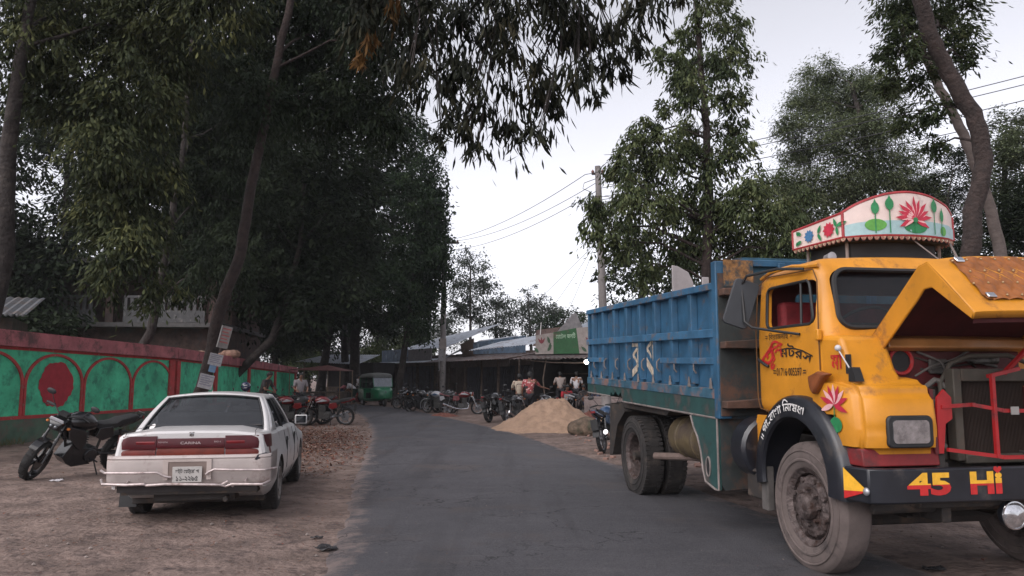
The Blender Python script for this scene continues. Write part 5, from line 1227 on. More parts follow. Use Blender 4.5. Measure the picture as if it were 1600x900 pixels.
def make_bike(style, name='motorcycle', paint=None, accent=None, steer=0.0, label='', loc=(0, 0, 0), rz=0, lean=rad(9), group=None):
    b = thing(name, label, 'motorcycle', loc, rz, group); b.rotation_mode = 'XYZ'; b.rotation_euler = (0, 0, rz)
    # lean is about the bike's own long axis: extra parent-free way -> use euler YXZ
    b.rotation_mode = 'YXZ'; b.rotation_euler = (-lean, 0, rz)
    sport = style == 'naked'; bk = .03 if sport else 0
    R = 0.30; tw_ = .068 if sport else .042
    def wheel(x, wname, steerM=None):
        t = MB(); t.lathe([(R - .075, -tw_ * .7), (R - .05, -tw_), (R - .02, -tw_ * .85), (R - .003, -tw_ * .4), (R, 0), (R - .003, tw_ * .4), (R - .02, tw_ * .85), (R - .05, tw_), (R - .075, tw_ * .7)], seg=28); t.f = [f for f in t.f if len(f) == 4]; t.mi = [0] * len(t.f)
        for i in range(30): t.box(R - .008, R + .004, -tw_ * .6, tw_ * .6, -.009, .009, Matrix.Rotation(2 * math.pi * i / 30, 4, 'Y') @ Matrix.Rotation(.35 * (-1) ** i, 4, 'X'))
        r = MB(); r.lathe([(R - .065, -tw_ * .7), (R - .085, -tw_ * .4), (R - .085, tw_ * .4), (R - .065, tw_ * .7)], seg=28); r.f = [f for f in r.f if len(f) == 4]; r.mi = [0] * len(r.f)
        r.lathe([(.035, -.05), (.05, -.03), (.05, .03), (.035, .05)], seg=12)
        for i in range(5 if sport else 6):
            M = Matrix.Rotation(2 * math.pi * i / (5 if sport else 6), 4, 'Y'); r.box(.03, R - .08, -.014, .014, -.016, .016, M)
        r.lathe([(.09, .055), (.13, .055), (.13, .06), (.09, .06)], seg=20)
        o = t.build('wheel', BTY, b, smooth=30); r.build('rim', BKG if not sport else BKB, o)
        return o
    # steering frame: pivot axis through headstock
    rake = rad(25); piv = Vector((0.42, 0, 0.92)); axis = Vector((-math.sin(rake), 0, math.cos(rake)))
    SM = Matrix.Translation(piv) @ Matrix.Rotation(steer, 4, axis) @ Matrix.Translation(-piv)
    fw_ = wheel(.68, 'front'); fw_.matrix_local = SM @ Matrix.Translation((0.68, 0, R)) @ Matrix.Rotation(.3, 4, 'Y')
    rw = wheel(-.64, 'rear'); rw.location = (-.64, 0, R)
    def S_(mb): mb.v = [tuple(SM @ Vector(p)) for p in mb.v]; return mb
    g = MB()
    for s in (-1, 1):
        g.tube([(.68, s * .095, .28), (.52, s * .095, .64)], .028 if sport else .022, 8); g.tube([(.52, s * .095, .64), (.40, s * .085, .93)], .019, 8)
    g.box(.36, .46, -.11, .11, .90, .925); g.box(.41, .51, -.11, .11, .74, .765); S_(g).build('fork', BKB if sport else CHROME, b)
    g = MB(); 
    for i in range(9):
        a0, a1 = (rad(-20 + i * 15), rad(-5 + i * 15)) if not sport else (rad(45 + i * 9), rad(54 + i * 9))
        q = [(.68 + (R + .03) * math.cos(a) * 1, y, R + (R + .03) * math.sin(a)) for a in (a0, a1) for y in (-.06, .06)]
        g.add(q + [(x, y, z + .012) for x, y, z in q], [(0, 1, 3, 2), (4, 5, 7, 6), (0, 2, 6, 4), (1, 3, 7, 5)])
    S_(g).build('front_mudguard', paint if not sport else BKB, b)
    g = MB(); g.tube([(.38, s_ * .001, .96) for s_ in (-1, 1)], .01, 5)
    g.tube([(.26, -.38, .99), (.30, -.25, 1.01), (.40, -.10, .97), (.40, .10, .97), (.30, .25, 1.01), (.26, .38, .99)], .012, 6)
    g.tube([(.30, -.24, 1.01), (.245, -.40, .985)], .018, 6); g.tube([(.30, .24, 1.01), (.245, .40, .985)], .018, 6)
    g.tube([(.34, -.22, 1.01), (.36, -.38, .99)], .006, 4); g.tube([(.34, .22, 1.01), (.36, .38, .99)], .006, 4); g.box(.36, .46, -.07, .07, .96, 1.01)
    S_(g).build('handlebar', RUB, b)
    for s in (-1, 1):
        g = MB(); g.tube([(.32, s * .22, 1.01), (.34, s * .28, 1.10), (.33, s * .33, 1.17)], .006, 5); g.ball((.32, s * .36, 1.19), .018, .075, .045, 12, 8); S_(g).build('mirror', RUB, b)
    if sport:
        g = MB(); g.loft([[(.44, -.10, .84), (.44, .10, .84), (.44, .12, .93), (.44, -.12, .93)], [(.55, -.085, .78), (.55, .085, .78), (.55, .11, .91), (.55, -.11, .91)], [(.60, -.05, .77), (.60, .05, .77), (.59, .08, .86), (.59, -.08, .86)]]); hl = S_(g).build('headlight', BKB, b, bevel=.012)
        g = MB(); g.ball((.595, .035, .82), .02, .03, .03, 8, 6); g.ball((.595, -.035, .82), .02, .03, .03, 8, 6); S_(g).build('lens', HEADL, hl)
        g = MB(); g.prism([(-.115, .90), (.115, .90), (.10, .945), (-.10, .945)], .555, .575, 'x'); S_(g).build('visor', BKW, hl, bevel=.006)
    else:
        g = MB(); g.lathe([(0, -.10), (.06, -.09), (.09, -.03), (.095, .0)], (.52, 0, .86), 'x', 18); hl = S_(g).build('headlight', paint, b); g = MB(); g.lathe([(.09, .0), (.06, .02), (0, .028)], (.52, 0, .86), 'x', 18); S_(g).build('lens', HEADL, hl)
    g = MB()
    for s in (-1, 1): g.ball((.47, s * .17, .82), .03, .025, .02, 8, 6)
    S_(g).build('indicator', mat('indicator_orange', (.5, .15, .02), .3), b)
    # tank
    def ring(x, w_, z0, z1, n=12):
        return [(x, w_ * math.cos(2 * math.pi * k / n) * (1 if math.sin(2 * math.pi * k / n) > -.2 else .75), (z0 + z1) / 2 + (z1 - z0) / 2 * math.sin(2 * math.pi * k / n)) for k in range(n)]
    g = MB(); g.loft([ring(.36, .05, .80, .88 + bk), ring(.30, .12 + bk, .74, .93 + bk), ring(.16, .15 + bk, .70, .98 + bk), ring(.0, .145 + bk, .70, .96 + bk), ring(-.12, .10, .72, .88), ring(-.17, .05, .74, .82)]); tk = g.build('tank', paint, b, smooth=60)
    if accent: 
        g = MB()
        for s in (-1, 1): g.prism([(.30, .80), (.10, .90), (-.08, .84), (.10, .82)], s * .135, s * .158)
        g.build('tank_stripe', accent, tk)
    g = MB(); g.loft([[(x, s * w_, z) for s, z in ((-1, z0), (-1, z1 - .01), (-.7, z1), (.7, z1), (1, z1 - .01), (1, z0))] for x, w_, z0, z1 in ((-.10, .07, .76, .84), (-.2, .11, .74, .83), (-.42, .12, .75, .84), (-.5, .11, .78, .88), (-.78, .085, .84, .93), (-.84, .04, .88, .92))]); g.build('seat', SEATM, b, bevel=.015)
    # shrouds / side panels
    g = MB()
    for s in (-1, 1):
        if sport:
            g.prism([(.40, .82), (.34, .64), (.22, .50), (.12, .42), (.06, .60), (.10, .74)], s * .12, s * .15)
        g.prism([(-.14, .76), (-.36, .78), (-.40, .62), (-.22, .56), (-.10, .62)], s * .09, s * .125)
    g.build('side_panel', BKB if sport else paint, b, bevel=.008)
    g = MB(); g.loft([[(x, s * w_, z) for s, z in ((-1, z0), (-1, z1), (1, z1), (1, z0))] for x, w_, z0, z1 in ((-.5, .10, .74, .80), (-.75, .085, .80, .86), (-.92, .05, .86, .92))]); tc_ = g.build('tail_cowl', paint if not sport else BKB, b, bevel=.01)
    g = MB(); g.box(-.945, -.915, -.05, .05, .85, .90); g.build('tail_light', RL, tc_, bevel=.008)
    g = MB()
    for i in range(10):
        a0, a1 = rad(50 + i * 12), rad(62 + i * 12); q = [(-.64 + (R + .05) * math.cos(a), y, R + (R + .05) * math.sin(a)) for a in (a0, a1) for y in (-.07, .07)]
        g.add(q + [(x, y, z + .012) for x, y, z in q], [(0, 1, 3, 2), (4, 5, 7, 6), (0, 2, 6, 4), (1, 3, 7, 5)])
    g.box(-1.0, -.93, -.07, .07, .50, .72, Matrix.Identity(4)); g.build('rear_mudguard', RUB, b)
    g = MB(); g.box(-.16, .22, -.12, .12, .24, .46); g.box(.02, .2, -.09, .09, .46, .70)
    for k in range(6): g.box(.0, .22, -.11, .11, .47 + k * .036, .485 + k * .036)
    g.lathe([(0, -.15), (.10, -.15), (.11, -.12), (.11, .12), (.10, .15), (0, .15)], (-.06, 0, .34), 'y', 16); 
    if sport: g.prism([(.30, .24), (.38, .34), (.22, .60), (-.05, .24), (-.1, .20), (.2, .18)], -.11, .11)
    g.build('engine', ENG if not sport else BKB, b, bevel=.01)
    g = MB(); g.tube([(.40, 0, .90), (.30, 0, .55), (.24, 0, .28)], .022, 6); g.tube([(.38, 0, .86), (0, 0, .74), (-.35, 0, .70), (-.85, 0, .84)], .022, 6); g.tube([(-.3, 0, .7), (-.22, 0, .34)], .022, 6)
    for s in (-1, 1): g.tube([(-.2, s * .08, .36), (-.64, s * .09, .30)], .02, 6); g.tube([(-.60, s * .10, .34), (-.50, s * .11, .72)], .022 if s else 0, 6); g.tube([(-.1, s * .1, .28), (-.1, s * .26, .27)], .012, 5)
    g.tube([(-.82, -.08, .88), (-.92, -.08, .95), (-.92, .08, .95), (-.82, .08, .88)], .009, 5); g.tube([(-.15, .1, .25), (-.20, .2, .01)], .012, 5)
    g.build('frame', BKB, b)
    g = MB(); g.tube([(.2, -.05, .52), (.30, -.08, .40), (.22, -.12, .24), (-.1, -.15, .22)], .018, 6); g.tube([(-.1, -.15, .22), (-.35, -.16, .26), (-.82, -.17, .44)], [.025, .045, .05], 10); g.build('exhaust', BKB if sport else CHROME, b)
    return b
GL = 'motorcycles parked beside the road'
def ground_at(x, y): return gz(x, y)
# near-left bike
def lean_of(o): return o.rotation_euler.x
fx_, fy_ = -7.42, 12.25; hd = rad(243)
m0 = make_bike('naked', paint=BKB, accent=None, steer=rad(30), label='black naked motorcycle with its front wheel turned, parked beside the white car', loc=(fx_ - .66 * math.cos(hd), fy_ - .66 * math.sin(hd), gz(-7, 12.7) + .0), rz=hd, lean=rad(13))
m0.scale = (1.06,) * 3
proto = {}
proto['black'] = make_bike('commuter', paint=BKB, accent=BKW, label='black motorcycle with white tank flash parked first in the row by the sand pile', loc=(0.18, 26.1, gz(.18, 26.1)), rz=rad(62), group=GL)
proto['red'] = make_bike('commuter', paint=BKR, accent=BKW, label='red motorcycle with a long chrome exhaust in the row before the shuttered shops', loc=(-2.1, 32.6, 0), rz=rad(12), group=GL, steer=rad(-20))
proto['white'] = make_bike('commuter', paint=BKW, accent=BKU, label='white and grey motorcycle leaning beside the red one in front of the shops', loc=(-3.15, 34.0, 0), rz=rad(150), group=GL)
proto['sport'] = make_bike('naked', paint=BKB, accent=BKG, label='black motorcycle with white front rim left of the white one by the concrete pole', loc=(-3.9, 34.6, 0), rz=rad(160), group=GL, steer=rad(15))
proto['blue'] = make_bike('commuter', paint=BKU, accent=BKW, label='dark blue and white motorcycle standing behind the truck beside the rubble', loc=(2.16, 17.0, gz(2.16, 17.0)), rz=rad(68), group=GL)
def bike(kind, label, x, y, deg, scale=1):
    c = copy_thing(proto[kind], label, (x, y, gz(x, y)), rad(deg), GL); return c
bike('black', 'black motorcycle at the left end of the row before the left shutter shop', -5.0, 37.9, 155)
bike('sport', 'second black motorcycle from the left in the row before the shops, tail raised', -4.4, 36.6, 150)
bike('black', 'black motorcycle half hidden behind the red one with the front wheel facing the shops', -2.9, 35.5, 60)
bike('sport', 'black motorcycle with a round rear tyre towards the road, left of the two standing men', -0.55, 27.6, 68)
bike('black', 'chrome-forked motorcycle right of the two standing men in front of the stall', 1.35, 27.2, 110)
bike('sport', 'motorcycle farther right of the two standing men, front fork facing the road', 2.15, 28.2, 250)
bike('white', 'motorcycle with a pale wheel parked behind the green auto rickshaw', -6.9, 47.5, -20)
bike('red', 'red motorcycle directly right of the seated man in the dark shirt', -7.35, 25.6, 200)
bike('black', 'black motorcycle under the seated man in the dark shirt', -8.35, 26.6, 215)
bike('sport', 'black motorcycle standing between the two red ones on the leaf litter', -6.95, 26.0, 210)
bike('red', 'red motorcycle nearest the road edge with its red seat cowl raised', -6.15, 25.7, 185)
bike('red', 'red motorcycle half hidden in the middle of the cluster beyond the car', -7.0, 27.2, 230)
bike('black', 'motorcycle hidden behind the white car with only its mirror showing above the roof', -7.2, 21.0, 205)
h = MB(); h.ball((0, 0, 0), .13, .12, .13, 18, 12); hm = thing('helmet', 'dark blue helmet hung above the car roof line on a parked motorcycle mirror', 'helmet', (-7.05, 20.5, 1.33)); h.build('shell', mat('helmet_blue', (.015, .02, .06), .15, coat=.6), hm, smooth=60)
MB().loft([[(.125 * math.cos(a) , .11 * math.sin(a) , z) for a in np.linspace(-2.6, -.9, 9)] for z in (-.04, .05)], cap=False, closed=False).build('visor', CHROME, hm, smooth=60, loc=(0, -.006, 0))
MB().tube([(0, 0, -.10), (0.0, .05, -.3), (0, .1, -.35)], .008, 5).build('strap', RUB, hm)
# ---------------------------------------------------------------- auto rickshaw. local x forward
CGN = mat('auto_green', (0.012, 0.13, 0.06), .35, var=.2, scale=3, coat=.4, dirt=.1, dcol=(.08, .07, .06)); CANV = mat('canopy_grey', (.12, .125, .12), .8, var=.2)
auto = thing('auto_rickshaw', 'green three-wheeled auto rickshaw with grey hood driving along the bend of the road', 'auto rickshaw', (-7.3, 42.0, 0), rad(-58))
g = MB(); g.loft([[(x, s * w_, z) for s, z in ((-.85, z0), (-1, z0 + .15), (-1, z1 - .05), (-.9, z1), (.9, z1), (1, z1 - .05), (1, z0 + .15), (.85, z0))] for x, w_, z0, z1 in ((-1.25, .60, .38, .95), (-1.15, .64, .30, 1.0), (-.35, .65, .28, .95), (-.34, .65, .28, .42), (.35, .62, .28, .42), (.55, .58, .30, .46))]); g.build('body', CGN, auto, bevel=.02)
g = MB(); g.loft([[(x, s * w_, z) for s, z in ((-.7, z0), (-1, z0 + .12), (-1, z1 - .12), (-.7, z1), (.7, z1), (1, z1 - .12), (1, z0 + .12), (.7, z0))] for x, w_, z0, z1 in ((.5, .58, .3, 1.05), (.8, .54, .32, 1.05), (1.05, .40, .38, .95), (1.18, .22, .42, .80), (1.2, .12, .45, .7))]); fr_ = g.build('nose', CGN, auto, bevel=.03, seg=3)
g = MB(); g.lathe([(0, 0), (.09, .0), (.09, .03), (0, .05)], (1.15, 0, .72), 'x', 16); g.build('headlight', HEADL, fr_)
g = MB()
for s in (-1, 1): g.lathe([(0, 0), (.05, .0), (.05, .03), (0, .05)], (1.0, s * .36, .78), 'x', 10)
g.build('side_light', HEADL, fr_)
g = MB(); g.loft([[(x, s * w_, z) for s, z in ((-1, z0), (-1, z0 + .1), (-.85, z1 - .03), (0, z1), (.85, z1 - .03), (1, z0 + .1), (1, z0), (0.9, z0 + .02), (-.9, z0 + .02))] for x, w_, z0, z1 in ((-1.2, .58, 1.45, 1.62), (-1.0, .62, 1.5, 1.74), (0, .62, 1.55, 1.80), (.6, .58, 1.54, 1.76), (.72, .54, 1.52, 1.70))]); g.build('hood', CANV, auto, smooth=60)
g = MB(); g.loft([[(-1.24, y, .95), (-1.18, y * .97, 1.55)] for y in (-.62, 0, .62)], cap=False, closed=False)
for s in (-1, 1): g.loft([[(-1.24, s * .62, .95), (-1.18, s * .6, 1.5)], [(-.85, s * .65, .95), (-.9, s * .62, 1.55)]], cap=False, closed=False)
g.build('rear_curtain', CANV, auto)
g = MB(); 
for s in (-1, 1): g.tube([(.80, s * .53, 1.03), (.68, s * .54, 1.55)], .02, 6); g.tube([(-.1, s * .63, .42), (-.1, s * .61, 1.55)], .016, 6); g.tube([(-.85, s * .65, .95), (-.88, s * .62, 1.55)], .016, 6)
g.tube([(.80, -.53, 1.04), (.80, .53, 1.04)], .02, 6); g.build('windscreen_frame', CGN, auto)
g = MB(); g.loft([[(.80, -.51, 1.05), (.69, -.52, 1.52)], [(.80, .51, 1.05), (.69, .52, 1.52)]], cap=False, closed=False); g.build('windscreen', mat('pale_glass', (.25, .27, .3), .08, var=.2), auto)
g = MB(); g.box(-.75, -.25, -.55, .55, .42, .72); g.box(-.85, -.72, -.55, .55, .7, 1.25); g.box(.1, .35, -.3, .3, .42, .7); g.build('seat', SEATM, auto, bevel=.03)
for x, y in ((1.0, 0), (-.75, .52), (-.75, -.52)):
    g = MB(); g.lathe([(.1, -.05), (.17, -.06), (.22, -.05), (.235, 0), (.22, .05), (.17, .06), (.1, .05)], (x, y, .235), 'y', 22); o = g.build('wheel', TYR, auto); MB().lathe([(0, -.052), (.1, -.055), (.11, -.04), (.11, .04), (.1, .055), (0, .052)], (x, y, .235), 'y', 14).build('rim', BKG, o)
g = MB(); g.tube([(.7, -.56, 1.2), (.8, -.7, 1.22)], .008, 5); g.ball((.8, -.74, 1.2), .02, .06, .09, 8, 6); g.tube([(.7, .56, 1.2), (.8, .7, 1.22)], .008, 5); g.ball((.8, .74, 1.2), .02, .06, .09, 8, 6); g.build('mirror', RUB, auto)
# ---------------------------------------------------------------- people: one skinned body each; clothes and hair are its children
SKIN = mat('skin_brown', (0.19, 0.095, 0.062), .6, var=.1); HAIR = mat('hair_black', (.008, .007, .007), .6)
def cloth(name, c, c2=None, sc=30, kind=None):
    if name in MATS: return MATS[name]
    m = mat(name, c, .9, var=.2, scale=sc)
    if kind:
        n = m.node_tree.nodes; l = m.node_tree.links; tc = n.new('ShaderNodeTexCoord')
        if kind == 'check':
            t1 = n.new('ShaderNodeTexBrick'); t1.inputs['Scale'].default_value = 10; t1.inputs['Mortar Size'].default_value = .03; t1.offset = 0
            t1.inputs['Color1'].default_value = tuple(c) + (1,); t1.inputs['Color2'].default_value = tuple(c) + (1,); t1.inputs['Mortar'].default_value = tuple(c2) + (1,); t1.inputs['Brick Width'].default_value = .5; t1.inputs['Row Height'].default_value = .5
            mp = n.new('ShaderNodeMapping'); mp.inputs['Rotation'].default_value = (rad(90), 0, 0); l.new(tc.outputs['Object'], mp.inputs[0]); l.new(mp.outputs[0], t1.inputs['Vector']); l.new(t1.outputs[0], n['Principled BSDF'].inputs['Base Color'])
        else:
            t1 = n.new('ShaderNodeTexVoronoi'); t1.inputs['Scale'].default_value = 16; r_ = n.new('ShaderNodeValToRGB'); r_.color_ramp.interpolation = 'CONSTANT'; r_.color_ramp.elements[0].color = tuple(c2) + (1,); r_.color_ramp.elements[1].color = tuple(c) + (1,); r_.color_ramp.elements[1].position = .36
            l.new(tc.outputs['Object'], t1.inputs['Vector']); l.new(t1.outputs['Distance'], r_.inputs[0]); l.new(r_.outputs[0], n['Principled BSDF'].inputs['Base Color'])
    return m
def skinmesh(name, V_, E_, R_, m, parent, sub=1, root=0):
    me = bpy.data.meshes.new(name); me.from_pydata([tuple(v) for v in V_], E_, []); o = link_mesh(name, me, m)
    md = o.modifiers.new('skin', 'SKIN'); md.use_smooth_shade = True
    for i, r in enumerate(R_):
        sv = me.skin_vertices[0].data[i]; sv.radius = r if isinstance(r, tuple) else (r, r); sv.use_root = (i == root)
    s_ = o.modifiers.new('sub', 'SUBSURF'); s_.levels = sub; s_.render_levels = sub
    bake(o); o.data.shade_smooth(); 
    if not o.data.materials: o.data.materials.append(m)
    o.parent = parent; return o
def person(label, loc, rz, pose, shirt, pants, lungi=False, group=None, sc=1.0, cap=False):
    """local: faces +x, y left. pose: dict of joints"""
    p = {k: Vector(v) for k, v in pose.items()}
    t = thing('person', label, 'person', loc, rz, group); t.scale = (sc,) * 3
    V_, E_, R_ = [], [], []; ix = {}
    def add(n, v, r, par=None):
        ix[n] = len(V_); V_.append(Vector(v)); R_.append(r)
        if par is not None: E_.append((ix[par], ix[n]))
    add('pelvis', p['pelvis'], (.145, .11)); add('waist', p['pelvis'].lerp(p['chest'], .5), (.13, .10), 'pelvis'); add('chest', p['chest'], (.155, .115), 'waist'); add('neckb', p['chest'].lerp(p['neck'], .75), .07, 'chest'); add('neck', p['neck'], .052, 'neckb')
    hd = (p['head'] - p['neck']).normalized(); fwd = p.get('look', Vector((1, 0, 0)))
    add('jaw', p['neck'] + hd * .07 + fwd * .025, (.062, .07), 'neck'); add('head', p['head'], (.078, .095), 'jaw'); add('crown', p['head'] + hd * .075, (.06, .075), 'head')
    for s, q in ((1, 'l'), (-1, 'r')):
        sh, el, wr = p['sh_' + q], p['el_' + q], p['wr_' + q]; add('sh' + q, sh, .062, 'chest'); add('ua' + q, sh.lerp(el, .5), .047, 'sh' + q); add('el' + q, el, .038, 'ua' + q); add('fa' + q, el.lerp(wr, .4), .036, 'el' + q); add('wr' + q, wr, .025, 'fa' + q)
        hdir = (wr - el).normalized(); palm = wr + hdir * .055; add('pm' + q, palm, (.036, .018), 'wr' + q)
        side = hdir.cross(Vector((0, 0, 1))); side = side.normalized() if side.length > .1 else Vector((1, 0, 0)); curl = hdir.cross(side)
        for k in range(4):
            L_ = (.066, .076, .071, .055)[k]; b0 = palm + hdir * .03 + side * (.027 - .018 * k); add(f'f{k}{q}', b0, .009, 'pm' + q); m1 = b0 + hdir * L_ * .5 + curl * .012; add(f'g{k}{q}', m1, .008, f'f{k}{q}'); add(f'h{k}{q}', m1 + hdir * L_ * .4 + curl * .02, .007, f'g{k}{q}')
        add('t0' + q, wr + hdir * .03 + side * .035, .010, 'pm' + q); add('t1' + q, wr + hdir * .065 + side * .055 + curl * .01, .009, 't0' + q)
        hp, kn, an = p['hip_' + q], p['kn_' + q], p['an_' + q]; add('hp' + q, hp, .088, 'pelvis'); add('th' + q, hp.lerp(kn, .5), .076, 'hp' + q); add('kn' + q, kn, .055, 'th' + q); add('cf' + q, kn.lerp(an, .35), .054, 'kn' + q); add('an' + q, an, .036, 'cf' + q)
        fd = p.get('foot_' + q, Vector((1, 0, 0))); add('ft' + q, an + fd * .08 + Vector((0, 0, -.035)), (.04, .03), 'an' + q); add('to' + q, an + fd * .17 + Vector((0, 0, -.045)), (.04, .022), 'ft' + q)
    body_ = skinmesh('body', V_, E_, R_, SKIN, t, 1)
    g = MB(); c = p['head'] + fwd * .092; g.prism([(-.012, -.02), (.012, -.02), (.004, .02), (-.004, .02)], 0, .02, 'x', Matrix.Translation(c)) 
    hr = MB(); hc = p['head'] + hd * .045 - fwd * .02; hr.ball(hc, .09, .083, .085, 14, 9); hr.ball(p['head'] - fwd * .055, .062, .082, .10, 12, 8); hr.build('hair', HAIR, t, smooth=60)
    e = MB()
    sd_ = hd.cross(fwd).normalized()
    for s in (-1, 1): e.ball(p['head'] + fwd * .088 + sd_ * s * .03 + hd * .005, .010, .014, .007, 6, 4)
    e.build('eye', HAIR, body_)
    # shirt
    V_, E_, R_ = [], [], []; ix = {}
    dn = (p['pelvis'] - p['chest']).normalized()
    add('pelvis', p['pelvis'] + dn * .06, (.172, .135)); add('waist', p['pelvis'].lerp(p['chest'], .5), (.155, .125), 'pelvis'); add('chest', p['chest'], (.178, .135), 'waist'); add('nb', p['chest'].lerp(p['neck'], .72), .085, 'chest')
    for q in 'lr': sh, el = p['sh_' + q], p['el_' + q]; add('s' + q, sh, .078, 'chest'); add('u' + q, sh.lerp(el, .5), .062, 's' + q); add('e' + q, sh.lerp(el, .85), .058, 'u' + q)
    skinmesh('shirt', V_, E_, R_, shirt, t, 1, root=2)
    V_, E_, R_ = [], [], []; ix = {}
    if lungi:
        g = MB(); P_, A_, B_ = p['pelvis'], p['an_l'], p['an_r']; mid = (A_ + B_) / 2; rows = []
        for k in range(6):
            f = k / 5; c = (P_ + Vector((0, 0, .06))).lerp(mid + Vector((0, 0, .06)), f); ry_ = .165 + .05 * f; rx_ = .13 + .03 * f
            kn_ = ((p['kn_l'] + p['kn_r']) / 2); c = c + (kn_ - P_.lerp(mid, .5)) * math.sin(math.pi * f) * .9
            rows.append([(c.x + rx_ * math.cos(a) * (1 + .06 * math.sin(5 * a)), c.y + ry_ * math.sin(a), c.z) for a in np.linspace(0, 2 * math.pi, 17)[:-1]])
        g.loft(rows); g.build('lungi', pants, t, smooth=60)
    else:
        add('pelvis', p['pelvis'], (.158, .12))
        for q in 'lr': hp, kn, an = p['hip_' + q], p['kn_' + q], p['an_' + q]; add('h' + q, hp, .10, 'pelvis'); add('t' + q, hp.lerp(kn, .5), .09, 'h' + q); add('k' + q, kn, .072, 't' + q); add('c' + q, kn.lerp(an, .5), .068, 'k' + q); add('a' + q, kn.lerp(an, .96), .058, 'c' + q)
        skinmesh('trousers', V_, E_, R_, pants, t, 1)
    sh_ = MB()
    for q in 'lr': fd = p.get('foot_' + q, Vector((1, 0, 0))); an = p['an_' + q]; sh_.tube([an + fd * -.04 + Vector((0, 0, -.065)), an + fd * .19 + Vector((0, 0, -.065))], .03, 6)
    sh_.build('sandals', RUB, t, smooth=60)
    return t
def pose_stand(arm='down', lean=0.0, turn=0):
    P = dict(pelvis=(0, 0, .95), chest=(.0 + lean * .4, 0, 1.30), neck=(.01 + lean * .6, 0, 1.48), head=(.03 + lean * .75, 0, 1.60), sh_l=(lean * .5, .19, 1.40), sh_r=(lean * .5, -.19, 1.40), hip_l=(0, .09, .90), hip_r=(0, -.09, .90), kn_l=(.03, .10, .49), kn_r=(.01, -.11, .49), an_l=(.0, .11, .085), an_r=(-.04, -.12, .085),
             el_l=(-.02, .26, 1.12), el_r=(-.02, -.26, 1.12), wr_l=(.08, .27, .88), wr_r=(.08, -.27, .88))
    if arm == 'reach': P.update(el_r=(.16, -.36, 1.2), wr_r=(.35, -.52, 1.15))
    if arm == 'fold': P.update(el_l=(.12, .26, 1.14), wr_l=(.30, .12, 1.16), el_r=(.12, -.26, 1.14), wr_r=(.30, -.10, 1.13))
    if arm == 'carry': P.update(el_l=(.06, .27, 1.13), wr_l=(.28, .20, 1.05), el_r=(.06, -.27, 1.13), wr_r=(.28, -.2, 1.05))
    return P
def pose_sit(h=.48, lean=.10):
    P = dict(pelvis=(0, 0, h + .1), chest=(lean, 0, h + .45), neck=(lean * 1.5, 0, h + .62), head=(lean * 1.9 + .02, 0, h + .74), sh_l=(lean * 1.2, .19, h + .54), sh_r=(lean * 1.2, -.19, h + .54), hip_l=(.02, .09, h + .07), hip_r=(.02, -.09, h + .07), kn_l=(.44, .16, h + .08), kn_r=(.44, -.15, h + .08), an_l=(.46, .15, .085), an_r=(.42, -.15, .085),
             el_l=(lean + .12, .27, h + .27), el_r=(lean + .12, -.27, h + .27), wr_l=(.36, .15, h + .22), wr_r=(.36, -.13, h + .22)); return P
def pose_squat(): 
    P = pose_sit(.20, .16); P.update(kn_l=(.34, .20, .50), kn_r=(.34, -.20, .50), an_l=(.16, .14, .085), an_r=(.14, -.14, .085), wr_l=(.48, .10, .45), wr_r=(.48, -.1, .45)); return P
def pose_bend():
    P = pose_stand(); P.update(pelvis=(-.1, 0, .85), chest=(.2, 0, 1.08), neck=(.34, 0, 1.17), head=(.46, 0, 1.17), sh_l=(.25, .18, 1.14), sh_r=(.25, -.18, 1.14), hip_l=(-.1, .09, .82), hip_r=(-.1, -.09, .82), el_l=(.33, .22, .86), el_r=(.33, -.22, .86), wr_l=(.48, .12, .72), wr_r=(.48, -.12, .72)); return P
C_DK = cloth('shirt_dark', (.035, .03, .03)); C_RED = cloth('shirt_red_print', (.33, .07, .075), (.6, .45, .42), kind='dots'); C_CHK = cloth('shirt_check', (.5, .42, .33), (.09, .05, .06), kind='check'); C_WH = cloth('shirt_white', (.5, .48, .5)); C_PK = cloth('shirt_pink', (.42, .15, .17)); C_GR = cloth('shirt_grey', (.22, .2, .21)); C_BG = cloth('shirt_beige', (.32, .27, .25))
T_DK = cloth('trousers_dark', (.015, .014, .018)); T_LR = cloth('lungi_red', (.16, .02, .025)); T_BL = cloth('trousers_blue', (.03, .04, .075)); T_GN = cloth('trousers_teal', (.03, .06, .055)); C_LB = cloth('shirt_lilac', (.3, .26, .35))
person('man in a dark shirt sitting sideways on a parked motorcycle and looking at a phone', (-8.45, 26.2, .38 + gz(-8.4, 26.2)), rad(-15), pose_sit(.50, .14), C_DK, T_DK)
ph = MB().box(-.01, .01, -.04, .04, -.07, .07).build('phone', RUB, None, bevel=.004); ph.location = (-7.98, 26.05, 1.22); ph.rotation_euler = (0, rad(-30), rad(-15)); tag(ph, 'small dark phone held by the seated man in the dark shirt', 'phone')
person('man in a grey shirt standing behind the red motorcycles', (-8.25, 30.2, gz(-8.2, 30.2)), rad(-60), pose_stand('carry'), C_GR, T_DK)
person('man in a printed red shirt standing with his back to the road, arm reaching right', (0.62, 27.3, gz(.6, 27.3)), rad(75), pose_stand('reach'), C_RED, T_DK, sc=1.02)
person('man in a cream and dark checked shirt standing left of the man in red print', (0.26, 27.7, gz(.3, 27.7)), rad(95), pose_stand('fold'), C_CHK, T_DK, sc=.98)
person('man in a pale pink shirt bending over under the trees beyond the motorcycles', (-9.85, 45.0, gz(-9.8, 45)), rad(10), pose_bend(), C_PK, T_BL)
person('man in a white shirt bending forward with teal trousers, right of the pink shirt', (-9.0, 44.0, gz(-9, 44)), rad(175), pose_bend(), C_WH, T_GN)
person('person in a lilac top sitting low right of the bending man in white', (-8.75, 45.5, gz(-8.7, 45.5)), rad(200), pose_squat(), C_LB, T_DK)
